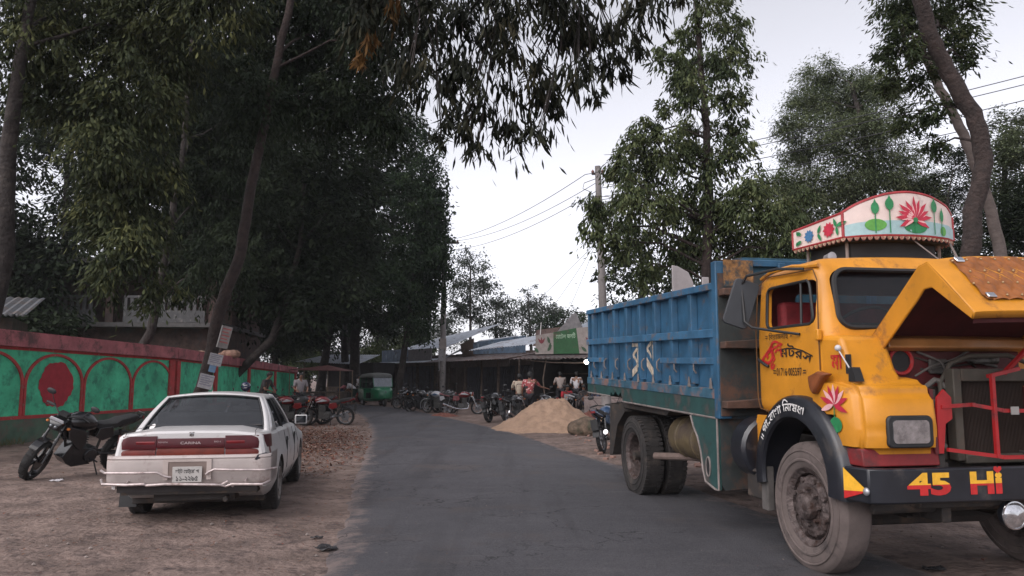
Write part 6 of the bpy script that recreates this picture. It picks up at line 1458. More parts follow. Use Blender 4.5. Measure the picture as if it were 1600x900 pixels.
person('man in a white shirt and dark red lungi standing behind the auto rickshaw', (-9.05, 45.6, gz(-9, 45.6)), rad(0), pose_stand('carry'), C_WH, T_LR, lungi=True)
person('man in a grey-blue shirt standing half hidden behind the auto rickshaw', (-8.85, 46.6, gz(-8.8, 46.6)), rad(150), pose_stand(), C_LB, T_DK)
person('driver in a beige shirt sitting inside the green auto rickshaw', tuple(auto.matrix_basis @ Vector((.22, 0, .22))), rad(-58), pose_sit(.48, .08), C_BG, T_DK, sc=.9)
person('man in a light pinkish shirt standing inside the open stall', (2.15, 34.6, .1), rad(100), pose_stand('fold'), C_BG, T_DK, sc=1.0)
person('man in a pale grey shirt standing right in the open stall with his back turned', (2.85, 34.3, .1), rad(80), pose_stand('carry'), C_WH, T_DK, sc=1.0)
person('person in a red top sitting low at the front of the open stall', (2.25, 32.6, .0), rad(-70), pose_sit(.40, .1), cloth('shirt_scarlet', (.33, .02, .03)), T_DK)
person('man in a dark top with a white collar sitting at the front of the stall', (3.05, 32.2, .0), rad(-110), pose_sit(.40, .14), C_DK, T_BL)
person('man in dark blue sitting at the right end of the stall front', (3.6, 31.8, .0), rad(-160), pose_sit(.40, .14), T_BL, T_DK)
# ---------------------------------------------------------------- shops, stalls, poles, wires
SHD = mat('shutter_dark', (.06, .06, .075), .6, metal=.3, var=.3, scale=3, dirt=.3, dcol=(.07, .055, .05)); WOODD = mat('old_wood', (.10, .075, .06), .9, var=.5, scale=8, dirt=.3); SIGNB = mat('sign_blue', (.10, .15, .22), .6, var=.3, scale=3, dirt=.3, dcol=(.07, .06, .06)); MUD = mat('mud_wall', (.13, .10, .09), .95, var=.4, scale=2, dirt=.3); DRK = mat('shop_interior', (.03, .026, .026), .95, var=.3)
SIGNW = mat('banner_cream', (.27, .235, .22), .8, var=.2, scale=4, dirt=.25, dcol=(.2, .17, .15)); SIGNG = mat('banner_green', (.02, .085, .03), .7, var=.2, scale=5, dirt=.15); PLINTH = mat('plinth_pale', (.26, .21, .2), .9, var=.25, dirt=.3, dcol=(.14, .09, .08))
def frame_shop(name, label, A, B, cat='shop'):
    A, B = Vector((*A, 0)), Vector((*B, 0)); D = B - A
    return thing(name, label, cat, tuple(A), math.atan2(D.y, D.x)), D.length
# local: x along the front, +y away from the road
# --- left shop
s, L_ = frame_shop('shop', 'low dark shuttered shop with a blue signboard left of the concrete pole', (-9.3, 56.5), (-4.9, 49.5))
g = MB(); g.box(0, L_, 1.0, 4, 0, 3.0); g.box(0, .15, 0, 1, 0, 2.5); g.box(L_ - .15, L_, 0, 1, 0, 2.5); g.build('wall', MUD, s, smooth=0)
for x0 in (.25, 2.95, 5.65):
    g = MB()
    for k in range(22): g.box(x0, x0 + 2.5, .93, .96 + .02 * (k % 2), .1 + k * .1, .19 + k * .1)
    g.build('shutter', SHD, s, smooth=0)
for x in (0, 2.75, 5.45, L_ - .12): MB().box(x, x + .14, -.05, .1, 0, 2.55).build('post', WOODD, s, smooth=0)
tin(MB(), (-.2, .6, 2.75), (L_ + .2, .6, 2.75), (L_ + .2, -.9, 2.5), (-.2, -.9, 2.5), 40).build('awning', TINM, s)
g = MB(); g.box(0.1, 4.6, -.3, -.25, 2.62, 3.45); sb = g.build('signboard', SIGNB, s, smooth=0); MB().box(4.7, L_, -.31, -.26, 2.6, 3.4).build('signboard', mat('sign_grey', (.16, .145, .15), .7, var=.3), s, smooth=0)
for x in (.9, 2.6, 3.9):
    d = MB(); decal(d, petal(0, 0, 1.2, .4, .12), lambda u, v: (x + u, -.305, 2.85 + v)); decal(d, petal(0, 0, 2.2, .35, .1), lambda u, v: (x + .1 + u, -.306, 2.85 + v)); d.build('painted_mark', mat('mark_pale', (.25, .3, .36), .7), sb)
tin(MB(), (-.5, 4.5, 4.5), (L_ + .6, 4.5, 5.1), (L_ + .6, .5, 3.45), (-.5, .5, 3.3), 40).build('roof', TINM, s)
# big pale roof and leaning sheet right of it
s, L_ = frame_shop('shop', 'shuttered shop with wooden posts and dark blue fascia, middle of the row', (-4.6, 48.5), (0.4, 40.3))
g = MB(); g.box(0, L_, 1.2, 5, 0, 3.0); g.build('wall', MUD, s, smooth=0)
for x0, wd in ((1.7, 1.7), (3.6, 1.9), (5.7, 1.6), (7.5, 1.9)):
    g = MB()
    for k in range(int(wd / .12)): g.box(x0 + k * .12, x0 + k * .12 + .1, 1.12 + .02 * (k % 2), 1.17, .1, 2.2)
    g.build('shutter', SHD, s, smooth=0)
for x in (.1, 1.5, 3.45, 5.5, 7.35, L_ - .1): MB().tube([(x, 0, 0), (x + .03, 0, 1.3), (x, .02, 2.5)], .06, 7).build('post', WOODD, s)
for x0 in (1.6, 5.2): MB().box(x0, x0 + 3.3, .02, .06, 2.12, 2.5).build('fascia_board', mat('board_grey', (.11, .09, .085), .8, var=.3), s, smooth=0)
tin(MB(), (-.3, 1.1, 2.85), (L_, 1.1, 2.85), (L_ + .1, -.9, 2.5), (-.6, -.9, 2.45), 40).build('awning', mat('awning_rust', (.14, .12, .12), .6, metal=.2, var=.4, dirt=.5, dcol=(.09, .05, .04)), s)
g = MB(); g.prism([(3.7, 2.9), (L_ - .2, 2.85), (L_ - .2, 3.75), (3.7, 3.6)], .45, .5); sb = g.build('signboard', SIGNB, s, smooth=0)
for x in (4.2, 5.9, 7.8):
    d = MB(); decal(d, petal(0, 0, 1.0, .5, .13), lambda u, v: (x + u, .44, 3.15 + v)); decal(d, petal(0, 0, 2.1, .5, .12), lambda u, v: (x + .25 + u, .438, 3.15 + v)); decal(d, petal(0, 0, -.4, .3, .1), lambda u, v: (x + .1 + u, .436, 3.25 + v)); d.build('painted_mark', mat('mark_pale', (.25, .3, .36), .7), sb)
g = MB(); g.prism([(2.2, 2.78), (3.6, 2.8), (3.5, 3.85), (1.8, 3.55)], .55, .6); g.build('woven_panel', mat('woven_brown', (.12, .085, .07), .9, var=.5, scale=18), s, smooth=0)
g = MB()
for k in range(7): g.tube([(2.0 + k * .2, .5, 2.8), (2.9 + k * .12, .45, 3.3 - k * .06)], .02, 5)
g.build('bamboo_pole', WOODD, s)
tin(MB(), (-.9, 3.4, 3.95), (4.0, 3.4, 4.05), (2.7, .75, 3.55), (-.7, .7, 2.75), 30).build('roof', TINM, s)
MB().prism([(L_ - 2.6, 3.3), (L_ + .4, 3.3), (L_ + .2, 4.25), (L_ - 2.2, 4.2)], 2.5, 5).build('rear_gable', mat('rust_roof', (.16, .11, .10), .7, var=.4), s, smooth=0)
# --- right stall
s, L_ = frame_shop('shop', 'open-fronted stall with cream and green banner above, lit by one bulb', (0.95, 35.6), (4.6, 33.6))
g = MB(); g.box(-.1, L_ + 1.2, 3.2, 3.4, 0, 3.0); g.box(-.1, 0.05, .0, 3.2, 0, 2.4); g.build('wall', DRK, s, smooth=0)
g = MB(); g.box(-.1, L_ + .5, 0.3, 3.2, 0, .12); g.build('floor', mat('floor_grey', (.2, .18, .17), .9), s, smooth=0)
MB().box(2.95, 3.35, -.1, 3.2, 0, 2.35).build('side_wall', mat('poster_wall', (.2, .17, .14), .8, var=.6, scale=4, dirt=.4, dcol=(.05, .1, .05), dscale=3), s, smooth=0)
MB().box(3.0, 3.3, -.115, -.105, .75, 1.55).build('poster', mat('poster_red', (.36, .04, .03), .7, var=.6, scale=7), s, smooth=0)
for x in (0.9, ): MB().tube([(x - .15, -.5, 0), (x - .05, -.5, .8), (x - .1, -.52, 1.5), (x + .08, -.55, 2.4)], .035, 7).build('post', WOODD, s)
MB().tube([(L_ - .1, -.6, 0), (L_ - .1, -.6, 2.3)], .04, 6).build('post', WOODD, s)
MB().tube([(-.3, -.62, 2.36), (1.2, -.62, 2.22), (2.4, -.62, 2.18), (L_ + .2, -.62, 2.22)], .03, 6).build('beam', WOODD, s)
tin(MB(), (-.6, 1.6, 2.72), (L_ + .6, 1.6, 2.75), (L_ + .6, -.8, 2.4), (-.8, -.8, 2.38), 26).build('awning', mat('awning_rust', (.14, .12, .12), .6), s)
tin(MB(), (-.3, 3.6, 3.2), (L_ + .6, 3.6, 3.2), (L_ + .6, .6, 2.85), (-.3, .6, 2.8), 26).build('roof', TINM, s)
tin(MB(), (1.2, 3.6, 4.3), (L_ + .2, 3.4, 4.2), (L_ + .2, .8, 3.55), (1.6, .8, 3.7), 26).build('upper_roof', TINM, s)
g = MB(); g.prism([(.0, 2.62), (0.95, 2.62), (0.95, 3.6), (.05, 3.5)], .25, .30); b1 = g.build('banner', SIGNW, s, smooth=0)
g = MB(); g.prism([(.951, 2.62), (2.25, 2.62), (2.1, 3.78), (.951, 3.61)], .25, .30); b2 = g.build('banner', SIGNG, s, smooth=0)
g = MB(); g.prism([(2.251, 2.62), (L_ - .2, 2.62), (L_ - .2, 3.88), (2.101, 3.78)], .25, .30); b3 = g.build('banner', SIGNW, s, smooth=0)
d = MB(); decal(d, text2d('েহােটল', h=.26, width=.5, bold=.01), lambda u, v: (1.08 + u, .245, 3.3 + v)); decal(d, text2d('জলিট', h=.26, width=.42, bold=.01), lambda u, v: (1.64 + u, .245, 3.32 + v)); d.build('banner_lettering', mat('lettering_pale_green', (.3, .42, .3), .7), b2)
d1_, d2_ = MB(), MB()
for ox, par in ((.35, 0), (2.75, 1)):
    for a in (1.0, 1.6, 2.2): decal(d1_, petal(0, 0, a, .32, .1), lambda u, v: (ox + u, .243 - .002 * a, 3.1 + v))
    for a, ox2, oz in ((1.4, .4, 2.8), (1.9, .42, 3.1), (.9, .3, 2.75), (2.4, -.15, 2.7)): decal(d2_, petal(0, 0, a, .36, .14), lambda u, v: (ox + ox2 + u, .241 - .002 * a, oz + v))
d1_.build('painted_flower', mat('flower_maroon', (.16, .03, .04), .7), b1); d2_.build('painted_leaf', mat('leaf_dark', (.03, .07, .035), .7), b3)
MB().prism([(.6, 3.55), (2.1, 3.7), (1.7, 4.55), (1.55, 4.5)], 1.1, 1.16).build('gable_sheet', mat('sheet_grey', (.17, .16, .165), .7, var=.3), s, smooth=0)
MB().tube([(.2, .4, 3.5), (.25, .4, 4.1)], .02, 5).build('mast', WHT, s)
tin(MB(), (-3.2, 2.6, 3.35), (.0, 2.6, 3.75), (.0, .2, 3.1), (-3.6, .2, 2.85), 24).build('side_roof', TINM, s)
bulb = thing('light_bulb', 'glowing bare bulb hanging under the stall awning beside the truck tail', 'bulb', tuple(s.matrix_basis @ Vector((3.02, -.75, 2.22))))
em_ = bpy.data.materials.new('bulb_glow'); em_.use_nodes = True; em_.node_tree.nodes['Principled BSDF'].inputs['Emission Color'].default_value = (1, .97, .92, 1); em_.node_tree.nodes['Principled BSDF'].inputs['Emission Strength'].default_value = 14
MB().ball((0, 0, 0), .10, .10, .10, 16, 10).build('globe', em_, bulb, smooth=60); MB().tube([(0, 0, .09), (0, 0, .2)], .03, 8).build('socket', RUB, bulb)
# shelves and goods inside stall
g = MB(); g.box(.2, 2.8, 2.7, 3.1, 1.2, 1.25); g.box(.2, 2.8, 2.7, 3.1, 1.7, 1.75); g.build('shelf', WOODD, s, smooth=0)
# low plinth / bench in front of the stall
b = thing('low_wall', 'low pale plastered wall between the sand pile and the stall', 'wall', (2.75, 29.6, 0), rad(-12)); MB().box(0, 3.6, 0, .3, 0, .78).build('panel', PLINTH, b, bevel=.02); MB().box(-.02, 3.62, -.02, .32, .78, .83).build('cap', PLINTH, b, bevel=.01)
b = thing('block', 'small pale concrete block standing at the left end of the low wall', 'block', (2.0, 29.9, 0), rad(-12)); MB().box(0, .55, 0, .5, 0, .9).build('block', mat('block_grey', (.2, .19, .2), .9, var=.2), b, bevel=.02)
for nm, lb, x, y, h_, seat in (('stool', 'small wooden stool under the person in red at the stall', 2.22, 32.7, .40, 1), ('bench', 'low wooden bench under the two men seated at the stall front', 3.35, 32.0, .40, 2)):
    b = thing(nm, lb, nm, (x, y, 0)); w_ = .22 if seat == 1 else .7; MB().box(-w_, w_, -.16, .16, h_ - .04, h_).build('seat', WOODD, b, bevel=.006)
    for sx in (-1, 1):
        for sy in (-1, 1): MB().box(sx * (w_ - .05) - .02, sx * (w_ - .05) + .02, sy * .12 - .02, sy * .12 + .02, 0, h_ - .041).build('leg', WOODD, b)
# --- far left stalls: awning behind the auto rickshaw, and small canopy stall
s, L_ = frame_shop('stall', 'dark roadside stall with torn pale tin awning behind the auto rickshaw', (-13.2, 52.0), (-9.6, 49.5), 'stall')
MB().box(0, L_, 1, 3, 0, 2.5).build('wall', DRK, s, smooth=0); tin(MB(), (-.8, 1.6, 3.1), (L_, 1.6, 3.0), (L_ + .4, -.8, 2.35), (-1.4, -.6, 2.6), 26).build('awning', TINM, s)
for x in (-.6, 1.2, L_ - .1): MB().tube([(x, -.5, 0), (x, -.5, 2.5)], .05, 6).build('post', WOODD, s)
MB().box(.1, L_ - .2, .3, .9, 0, .9).build('counter', WOODD, s, smooth=0)
s = thing('market_stall', 'small stall with a reddish cloth canopy on thin poles beyond the end of the wall', 'stall', (-10.3, 42.0, 0), rad(-8))
g = MB(); ap = (.3, 0, 2.2); cn = [(-1.5, -1, 1.95), (1.4, -1, 1.9), (1.4, 1, 1.9), (-1.5, 1, 2.0)]; g.add(cn + [ap], [(0, 1, 4), (1, 2, 4), (2, 3, 4), (3, 0, 4)]); o = g.build('canopy', mat('canopy_red', (.17, .07, .065), .85, var=.4, scale=6), s, smooth=0); md = o.modifiers.new('s', 'SOLIDIFY'); md.thickness = .02
for x, y in ((-1.45, -.95), (1.35, -.95), (1.35, .95), (-1.45, .95), (.3, 0)): MB().tube([(x, y, 0), (x, y, 1.93 if x != .3 else 2.18)], .028, 6).build('pole', mat('pole_tan', (.22, .15, .1), .8), s)
MB().box(-1.3, 1.2, -.8, .8, .7, .78).build('table_top', WOODD, s, smooth=0); 
for x in (-1.2, 1.1): MB().box(x, x + .08, -.7, .7, 0, .699).build('table_leg', WOODD, s)
# --- poles
CONC = mat('concrete_pole', (.24, .22, .215), .85, var=.3, scale=2, dirt=.3, dcol=(.12, .11, .1))
p = thing('utility_pole', 'pale tapered concrete utility pole with cable bundle beside the shops, foliage around its top', 'utility pole', (-4.05, 45.2, 0)); MB().tube([(0, 0, 0), (.0, 0, 5), (0, 0, 9.9)], [.19, .16, .12], 14).build('shaft', CONC, p)
MB().box(-.7, .9, -.05, .05, 9.45, 9.55).build('crossarm', DARK, p); 
for x in (-.6, 0.3, .8): MB().lathe([(0, 0), (.05, .0), (.07, .06), (.04, .12), (0, .16)], (x, 0, 9.55), 'z', 10).build('insulator', mat('porcelain', (.2, .1, .08), .3), p)
MB().box(-.22, -.17, -.25, -.2, 1.9, 3.1).box(.0 - .25, .05, -.23, -.2, 2.5, 3.2).build('meter_box', mat('box_grey', (.25, .24, .25), .6), p, smooth=0)
MB().box(-.21, .21, -.205, -.2, 3.1, 3.8).build('notice', SIGNW, p, smooth=0)
P2_ = (3.2, 26.2); p = thing('utility_pole', 'slim weathered concrete utility pole rising behind the blue truck bed', 'utility pole', (P2_[0], P2_[1], 0), 0, None, 0, rad(-1.3)); MB().tube([(0, 0, 0), (0, 0, 4), (0, 0, 8.9)], [.17, .14, .10], 14).build('shaft', CONC, p)
MB().box(-.22, .2, -.04, .04, 8.6, 8.66).build('crossarm', DARK, p)
for x in (-.18, 0.16): MB().lathe([(0, 0), (.04, .0), (.06, .05), (.03, .1), (0, .13)], (x, 0, 8.66), 'z', 10).build('insulator', mat('porcelain', (.2, .1, .08), .3), p)
MB().tube([(-.3, 0, 8.0), (-.55, -.05, 8.1), (-.5, -.05, 8.3), (-.1, 0, 8.45)], .012, 5).build('bracket', DARK, p)
WIRE = mat('cable', (.03, .03, .035), .6)
def wire(label, A, B, sag, r=.012):
    A, B = Vector(A), Vector(B); pts = [A.lerp(B, t) - Vector((0, 0, sag * 4 * t * (1 - t))) for t in np.linspace(0, 1, 24)]
    o = MB().tube(pts, r, 5).build('overhead_wire', WIRE, None); tag(o, label, 'wire', 'overhead wires between the poles')
top2 = (3.0, 26.2); top1 = (-4.05, 45.2)
for k, (dz, dx) in enumerate(((0, -.45), (0, .4), (-.55, 0))): wire(['upper wire between the two concrete poles across the sky gap', 'second wire between the two concrete poles across the sky gap', 'lowest wire between the two concrete poles across the sky gap'][k], (top1[0] + dx, 45.2, 9.6 + dz), (top2[0] + dx, 26.2, 8.6 + dz), .5)
for k, (dz, dx) in enumerate(((0, -.45), (0, .4), (-.5, 0), (-.9, .1))): wire(['topmost wire running from the slim pole to the upper right', 'second wire from the top running to the upper right', 'third wire from the top running to the upper right behind the trees', 'lowest wire running to the upper right behind the curved trunk'][k], (top2[0] + dx, 26.2, 8.6 + dz), (19.0 + dx, 13.5, 9.6 + dz), .3)
for k in range(3): wire(['steep wire dropping from the slim pole towards the shops', 'middle thin wire dropping from the slim pole towards the shop roofs', 'rightmost thin wire dropping steeply beside the slim pole'][k], (top2[0] - .1, 26.2, 6.2), ((-1.2, 41.5, 3.7), (.8, 38.5, 3.7), (1.9, 34.5, 3.4))[k], .25, .008)
# --- sand piles, boulder, rubble
SAND = MATS['sand']
def heap(name, label, cat, c, rx_, ry_, h_, m, rz=0, seed=3):
    mb = MB(); n = 90; rows = []
    for j in range(50):
        r = j / 49
        rows.append([(rx_ * r * math.cos(a) * (1 + .16 * (vnoise(math.cos(a) * 1.7 + seed, math.sin(a) * 1.7) - .5)), ry_ * r * math.sin(a) * (1 + .16 * (vnoise(math.cos(a) * 1.7, math.sin(a) * 1.7 + seed) - .5)),
            h_ * (1 - r) ** 1.25 * (1 - .35 * math.exp(-(r / .12) ** 2) * .6) + .15 * h_ * (vnoise(r * 9 * math.cos(a) + 20, r * 9 * math.sin(a) + seed, seed) - .5) * (1 - r) + .06 * h_ * (vnoise(r * 26 * math.cos(a), r * 26 * math.sin(a), 2) - .5) - .03) for a in np.linspace(0, 2 * math.pi, n + 1)[:-1]])
    mb.loft(rows, cap=False); o = mb.build(name, m, None, smooth=70); o.location = (c[0], c[1], gz(*c)); o.rotation_euler.z = rz; tag(o, label, cat); return o
heap('sand_pile', 'large cone of pale orange sand spilling onto the road edge', 'sand pile', (1.22, 23.7), 1.95, 1.8, 1.2, SAND)
heap('sand_pile', 'smaller low heap of sand behind the boulder near the truck tail', 'sand pile', (3.6, 25.2), 1.5, 1.2, .72, SAND, seed=8)
heap('brick_chip_pile', 'low pile of red brick chips behind the sand', 'rubble', (2.75, 26.4), .9, .7, .62, mat('brick_chips', (.15, .055, .04), .95, var=.5, scale=14, bump=.6), seed=5)
heap('brick_chip_pile', 'flat heap of reddish bricks under the parked red motorcycle', 'rubble', (-2.75, 31.4), .9, .5, .22, mat('brick_chips', (.15, .055, .04), .95), seed=6)
heap('sand_spill', 'thin fan of pale sand spread on the asphalt at the foot of the large pile', 'sand', (0.5, 22.9), 2.1, 1.2, .13, SAND, seed=12)
def rock(name, label, c, s_, sq=(1, .8, .6), m=None, rz=0):
    mb = MB(); mb.ball((0, 0, 0), s_ * sq[0], s_ * sq[1], s_ * sq[2], 16, 11)
    mb.v = [tuple(Vector(v) * (1 + .28 * (vnoise(v[0] / s_ * 1.6 + 5, v[1] / s_ * 1.6 + v[2] * 3, 4) - .5) + .1 * (vnoise(v[0] / s_ * 5, v[2] / s_ * 5, 3) - .5))) for v in mb.v]
    o = mb.build(name, m or mat('boulder', (.12, .085, .06), .95, var=.6, scale=6, bump=1.0, bscale=9, dirt=.4, dcol=(.05, .06, .035)), None, smooth=50); o.location = (c[0], c[1], gz(*c) + s_ * sq[2] * .6); o.rotation_euler.z = rz; tag(o, label, 'rock')
rock('boulder', 'mossy brown boulder at the right foot of the large sand pile', (2.05, 21.6), .48, (1.15, .8, .62))
rock('boulder', 'dark rounded stone on the smaller sand heap near the truck', (3.3, 23.8), .26, (1.2, .9, .7), mat('dark_rock', (.07, .055, .05), .9, var=.4), .5)
for k in range(60):
    x = RNG.uniform(1.7, 4.2); y = RNG.uniform(13.5, 22.5); l, r = roadx(y)
    if x < r: continue
    mb = MB(); q = RNG.uniform(.03, .085); mb.box(-q, q, -q * .6, q * .6, -q * .35, q * .5); o = mb.build('brick_piece', mat('brick_bits', (.25, .15, .12), .95, var=.5, scale=6), None, smooth=0, bevel=.006); o.location = (x, y, gz(x, y) + q * .25); o.rotation_euler = (RNG.normal(0, .25), RNG.normal(0, .25), RNG.uniform(0, 3))
    tag(o, 'broken brick piece lying on the rubbly verge between the truck and the sand', 'brick', 'broken brick pieces on the verge')
# notices on the leaning tree trunk are added with the tree
# ---------------------------------------------------------------- trees
CP, SP = math.cos(rad(6.56)), math.sin(rad(6.56))
def pt(px, py, dep):
    """point seen at photo pixel (1600 wide) at ground distance dep along +Y: used only to survey where the real crowns stand"""
    u = (px - 800) / 1200; v = (450 - py) / 1200; ry = CP - v * SP; rz = SP + v * CP; t = dep / ry
    return Vector((u * t, dep, 1.6 + rz * t))
BARK = mat('bark_brown', (.028, .022, .02), .95, var=.5, scale=5, bump=.9, bscale=14, dirt=.4, dcol=(.055, .045, .04), dscale=3)
BARKR = mat('bark_reddish', (.036, .024, .021), .95, var=.5, scale=6, bump=.9, bscale=16, dirt=.3, dcol=(.03, .022, .02), dscale=4)
BARKP = mat('bark_pale', (.12, .095, .085), .95, var=.35, scale=5, bump=.6, bscale=14)
LF_OLIVE = leafmat('leaf_olive', [(.02, .027, .014), (.04, .05, .024), (.07, .08, .036), (.12, .125, .05)])
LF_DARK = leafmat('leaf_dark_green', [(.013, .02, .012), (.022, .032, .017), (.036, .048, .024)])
LF_GREY = leafmat('leaf_greygreen', [(.06, .08, .045), (.10, .122, .065), (.15, .168, .09)])
LF_GREEN = leafmat('leaf_green', [(.024, .036, .018), (.046, .062, .028), (.078, .098, .042), (.13, .145, .065)])
LF_VINE = leafmat('leaf_vine', [(.012, .022, .012), (.02, .035, .016), (.035, .055, .022)])
LF_PHYL = leafmat('leaf_phyllode', [(.01, .012, .009), (.016, .019, .012), (.026, .028, .017), (.04, .036, .02)], trans=.1)
LF_FAR = leafmat('leaf_far_hazed', [(.035, .045, .036), (.05, .062, .048), (.07, .082, .062)])  # greyed greens: distance haze is put into the leaf colour
LF_RUSTY = leafmat('leaf_rusty', [(.10, .05, .018), (.14, .075, .025), (.06, .04, .018)])
KIND = dict(broad=(.085, .30, .8, .28), crescent=(.078, .17, .95, .22), small=(.05, .5, .3, .25), tuft=(.15, .42, .5, .6), vine=(.07, .7, .8, .35), feather=(.06, .28, .5, .3))
def leaves(blobs, kind, tau, matl, parent, org, tone=0.0, shape=6):
    """foliage: leaf clumps spread through each limb's volume, leaves hanging outwards and down from every clump"""
    hl, wr, droop, cr = KIND[kind]; Cs, Us, Vs, Rs = [], [], [], []
    org = np.array(org)
    for c, R in blobs:
        c = np.array(c); R3 = np.array(R if hasattr(R, '__len__') else (R, R, R * .85)); Rm = R3.mean()
        a_leaf = hl * 2 * hl * wr * 2 * .6 * .6
        N = int(tau * math.pi * Rm * Rm / a_leaf); crr = min(cr * 1.25, Rm * .45)
        per = int(np.clip(crr * crr * 2.2 / a_leaf, 14, 60)); nc = max(5, N // per)
        d = unit(RNG.normal(size=(nc, 3))); rr = RNG.random((nc, 1)) ** (1 / 2.4)
        lump = 1 + .28 * np.sin(d[:, :1] * 5 + c[0] * 3) * np.cos(d[:, 2:3] * 6 + c[2] * 2) + RNG.normal(0, .08, (nc, 1))
        cc = c + d * rr * R3 * lump
        ctone = np.clip(RNG.normal(.42 + tone, .24, nc), 0, 1); csz = RNG.uniform(.6, 1.35, (nc, 1))
        cen = np.repeat(cc, per, 0); n = len(cen); dd = np.repeat(d, per, 0)
        o_ = RNG.normal(size=(n, 3)) * crr * .5 * np.repeat(csz, per, 0) * np.array([1.15, 1.15, .6])
        ol = np.linalg.norm(o_[:, :2], axis=1, keepdims=True); pos = cen + o_ - np.array([0, 0, 1]) * (ol ** 2) / crr * droop * .8
        out = np.concatenate([o_[:, :2] / (ol + 1e-6), np.zeros((n, 1))], 1)
        U = out * (1.1 - droop * .8) + dd * .25 + RNG.normal(size=(n, 3)) * .3 + np.array([0, 0, -1.0]) * droop; U = unit(U)
        W = np.array([0, 0, 1.0]) * .9 + out * .5 + RNG.normal(size=(n, 3)) * .38; V = unit(np.cross(U, W)); s = RNG.uniform(.6, 1.25, (n, 1)) * hl
        Cs.append(pos); Us.append(U * s); Vs.append(V * s * wr); Rs.append(np.clip(np.repeat(ctone, per) + RNG.normal(0, .13, n), 0, 1))
    C = np.concatenate(Cs) - org; o = quads_mesh('crown', C, np.concatenate(Us), np.concatenate(Vs), np.concatenate(Rs), matl, shape, parent=parent)
    return o
def tree(name, label, trunk, r0, blobs, kind='broad', tau=2.0, matl=None, bark=None, group=None, extra=None, limbs=True, tone=0, cat='tree', shape=6, rtop=.35):
    base = Vector(trunk[0]); t = thing(name, label, cat, tuple(base), 0, group)
    P = [Vector(p) - base for p in trunk]; 
    # densify
    D = [];
    for i in range(len(P) - 1):
        for k in range(6): D.append(P[i].lerp(P[i + 1], k / 6) + Vector((RNG.normal(0, r0 * .06), RNG.normal(0, r0 * .06), 0)))
    D.append(P[-1]); n = len(D); rr = [r0 * (1 + .35 * math.exp(-i / 1.5)) * (1 - (1 - rtop) * i / (n - 1)) for i in range(n)]
    g = MB(); g.tube([p - Vector((0, 0, .1)) if i == 0 else p for i, p in enumerate(D)], rr, 12)
    if limbs:
        for c, R in (blobs if limbs is True else blobs[:limbs]):
            c = Vector(c) - base; Rm = R if not hasattr(R, '__len__') else sum(R) / 3
            zs = [(abs(p.z - (c.z - Rm * .8)) + .35 * (p - c).length, i) for i, p in enumerate(D)]; i = min(zs)[1]; s = D[i]; mid = s.lerp(c, .5) + Vector((0, 0, .12 * (c - s).length)); r1 = min(rr[i] * .4, .015 + .013 * (c - s).length)
            pts = [s, s.lerp(mid, .5) + Vector(RNG.normal(0, .04, 3)), mid, mid.lerp(c, .5) + Vector(RNG.normal(0, .06, 3)), c]; g.tube(pts, [r1, r1 * .8, r1 * .6, r1 * .4, r1 * .2], 7)
            for k in range(5):
                e = c + Vector(RNG.normal(0, 1, 3)).normalized() * Rm * .85; g.tube([pts[3], pts[3].lerp(e, .5) + Vector((0, 0, .05)), e], [r1 * .3, r1 * .2, .006], 5)
    g.build('trunk', bark or BARK, t, smooth=60)
    leaves(blobs, kind, tau, matl or LF_DARK, t, base, tone, shape)
    if extra: extra(t, base)
    return t
def B(lst, dep, sc=1.0, jit=.06):
    out = []
    for q in lst:
        d = q[3] if len(q) > 3 else dep; d = d * (1 + RNG.uniform(-jit, jit)); out.append((pt(q[0], q[1], d), q[2] * d / 1200 * sc))
    return out
# nearest left tree: long leaves hanging in tiers, reaching over the wall
tree('tree', 'nearest big leafy tree at the far left, olive leaves hanging in tiers over the wall', [(-10.4, 14.6, 0), pt(5, 400, 14.6), pt(12, 250, 14.6), pt(30, 100, 14.4), pt(60, -60, 14.2)], .22,
     B([(30, 50, 110), (150, 30, 110), (260, 50, 100), (20, -70, 140), (180, -80, 140), (330, -40, 110), (110, 150, 85), (210, 150, 85), (150, 230, 62), (190, 310, 72), (240, 270, 55), (205, 390, 58), (170, 440, 38), (250, 460, 36), (230, 350, 60), (140, 340, 44)], 15.5), 'broad', 2.9, LF_OLIVE, tone=.0, limbs=4)
tree('tree', 'slender leaning tree just left of the car roof, rising behind the green wall', [(-12.9, 24, 0), pt(235, 520, 24), pt(262, 380, 24), pt(285, 250, 24), pt(300, 60, 24)], .17,
     B([(330, 90, 110), (300, 200, 90), (340, 300, 90), (290, 400, 60), (350, 410, 70), (390, 200, 70), (230, 230, 80)], 25), 'broad', 2.8, LF_DARK)
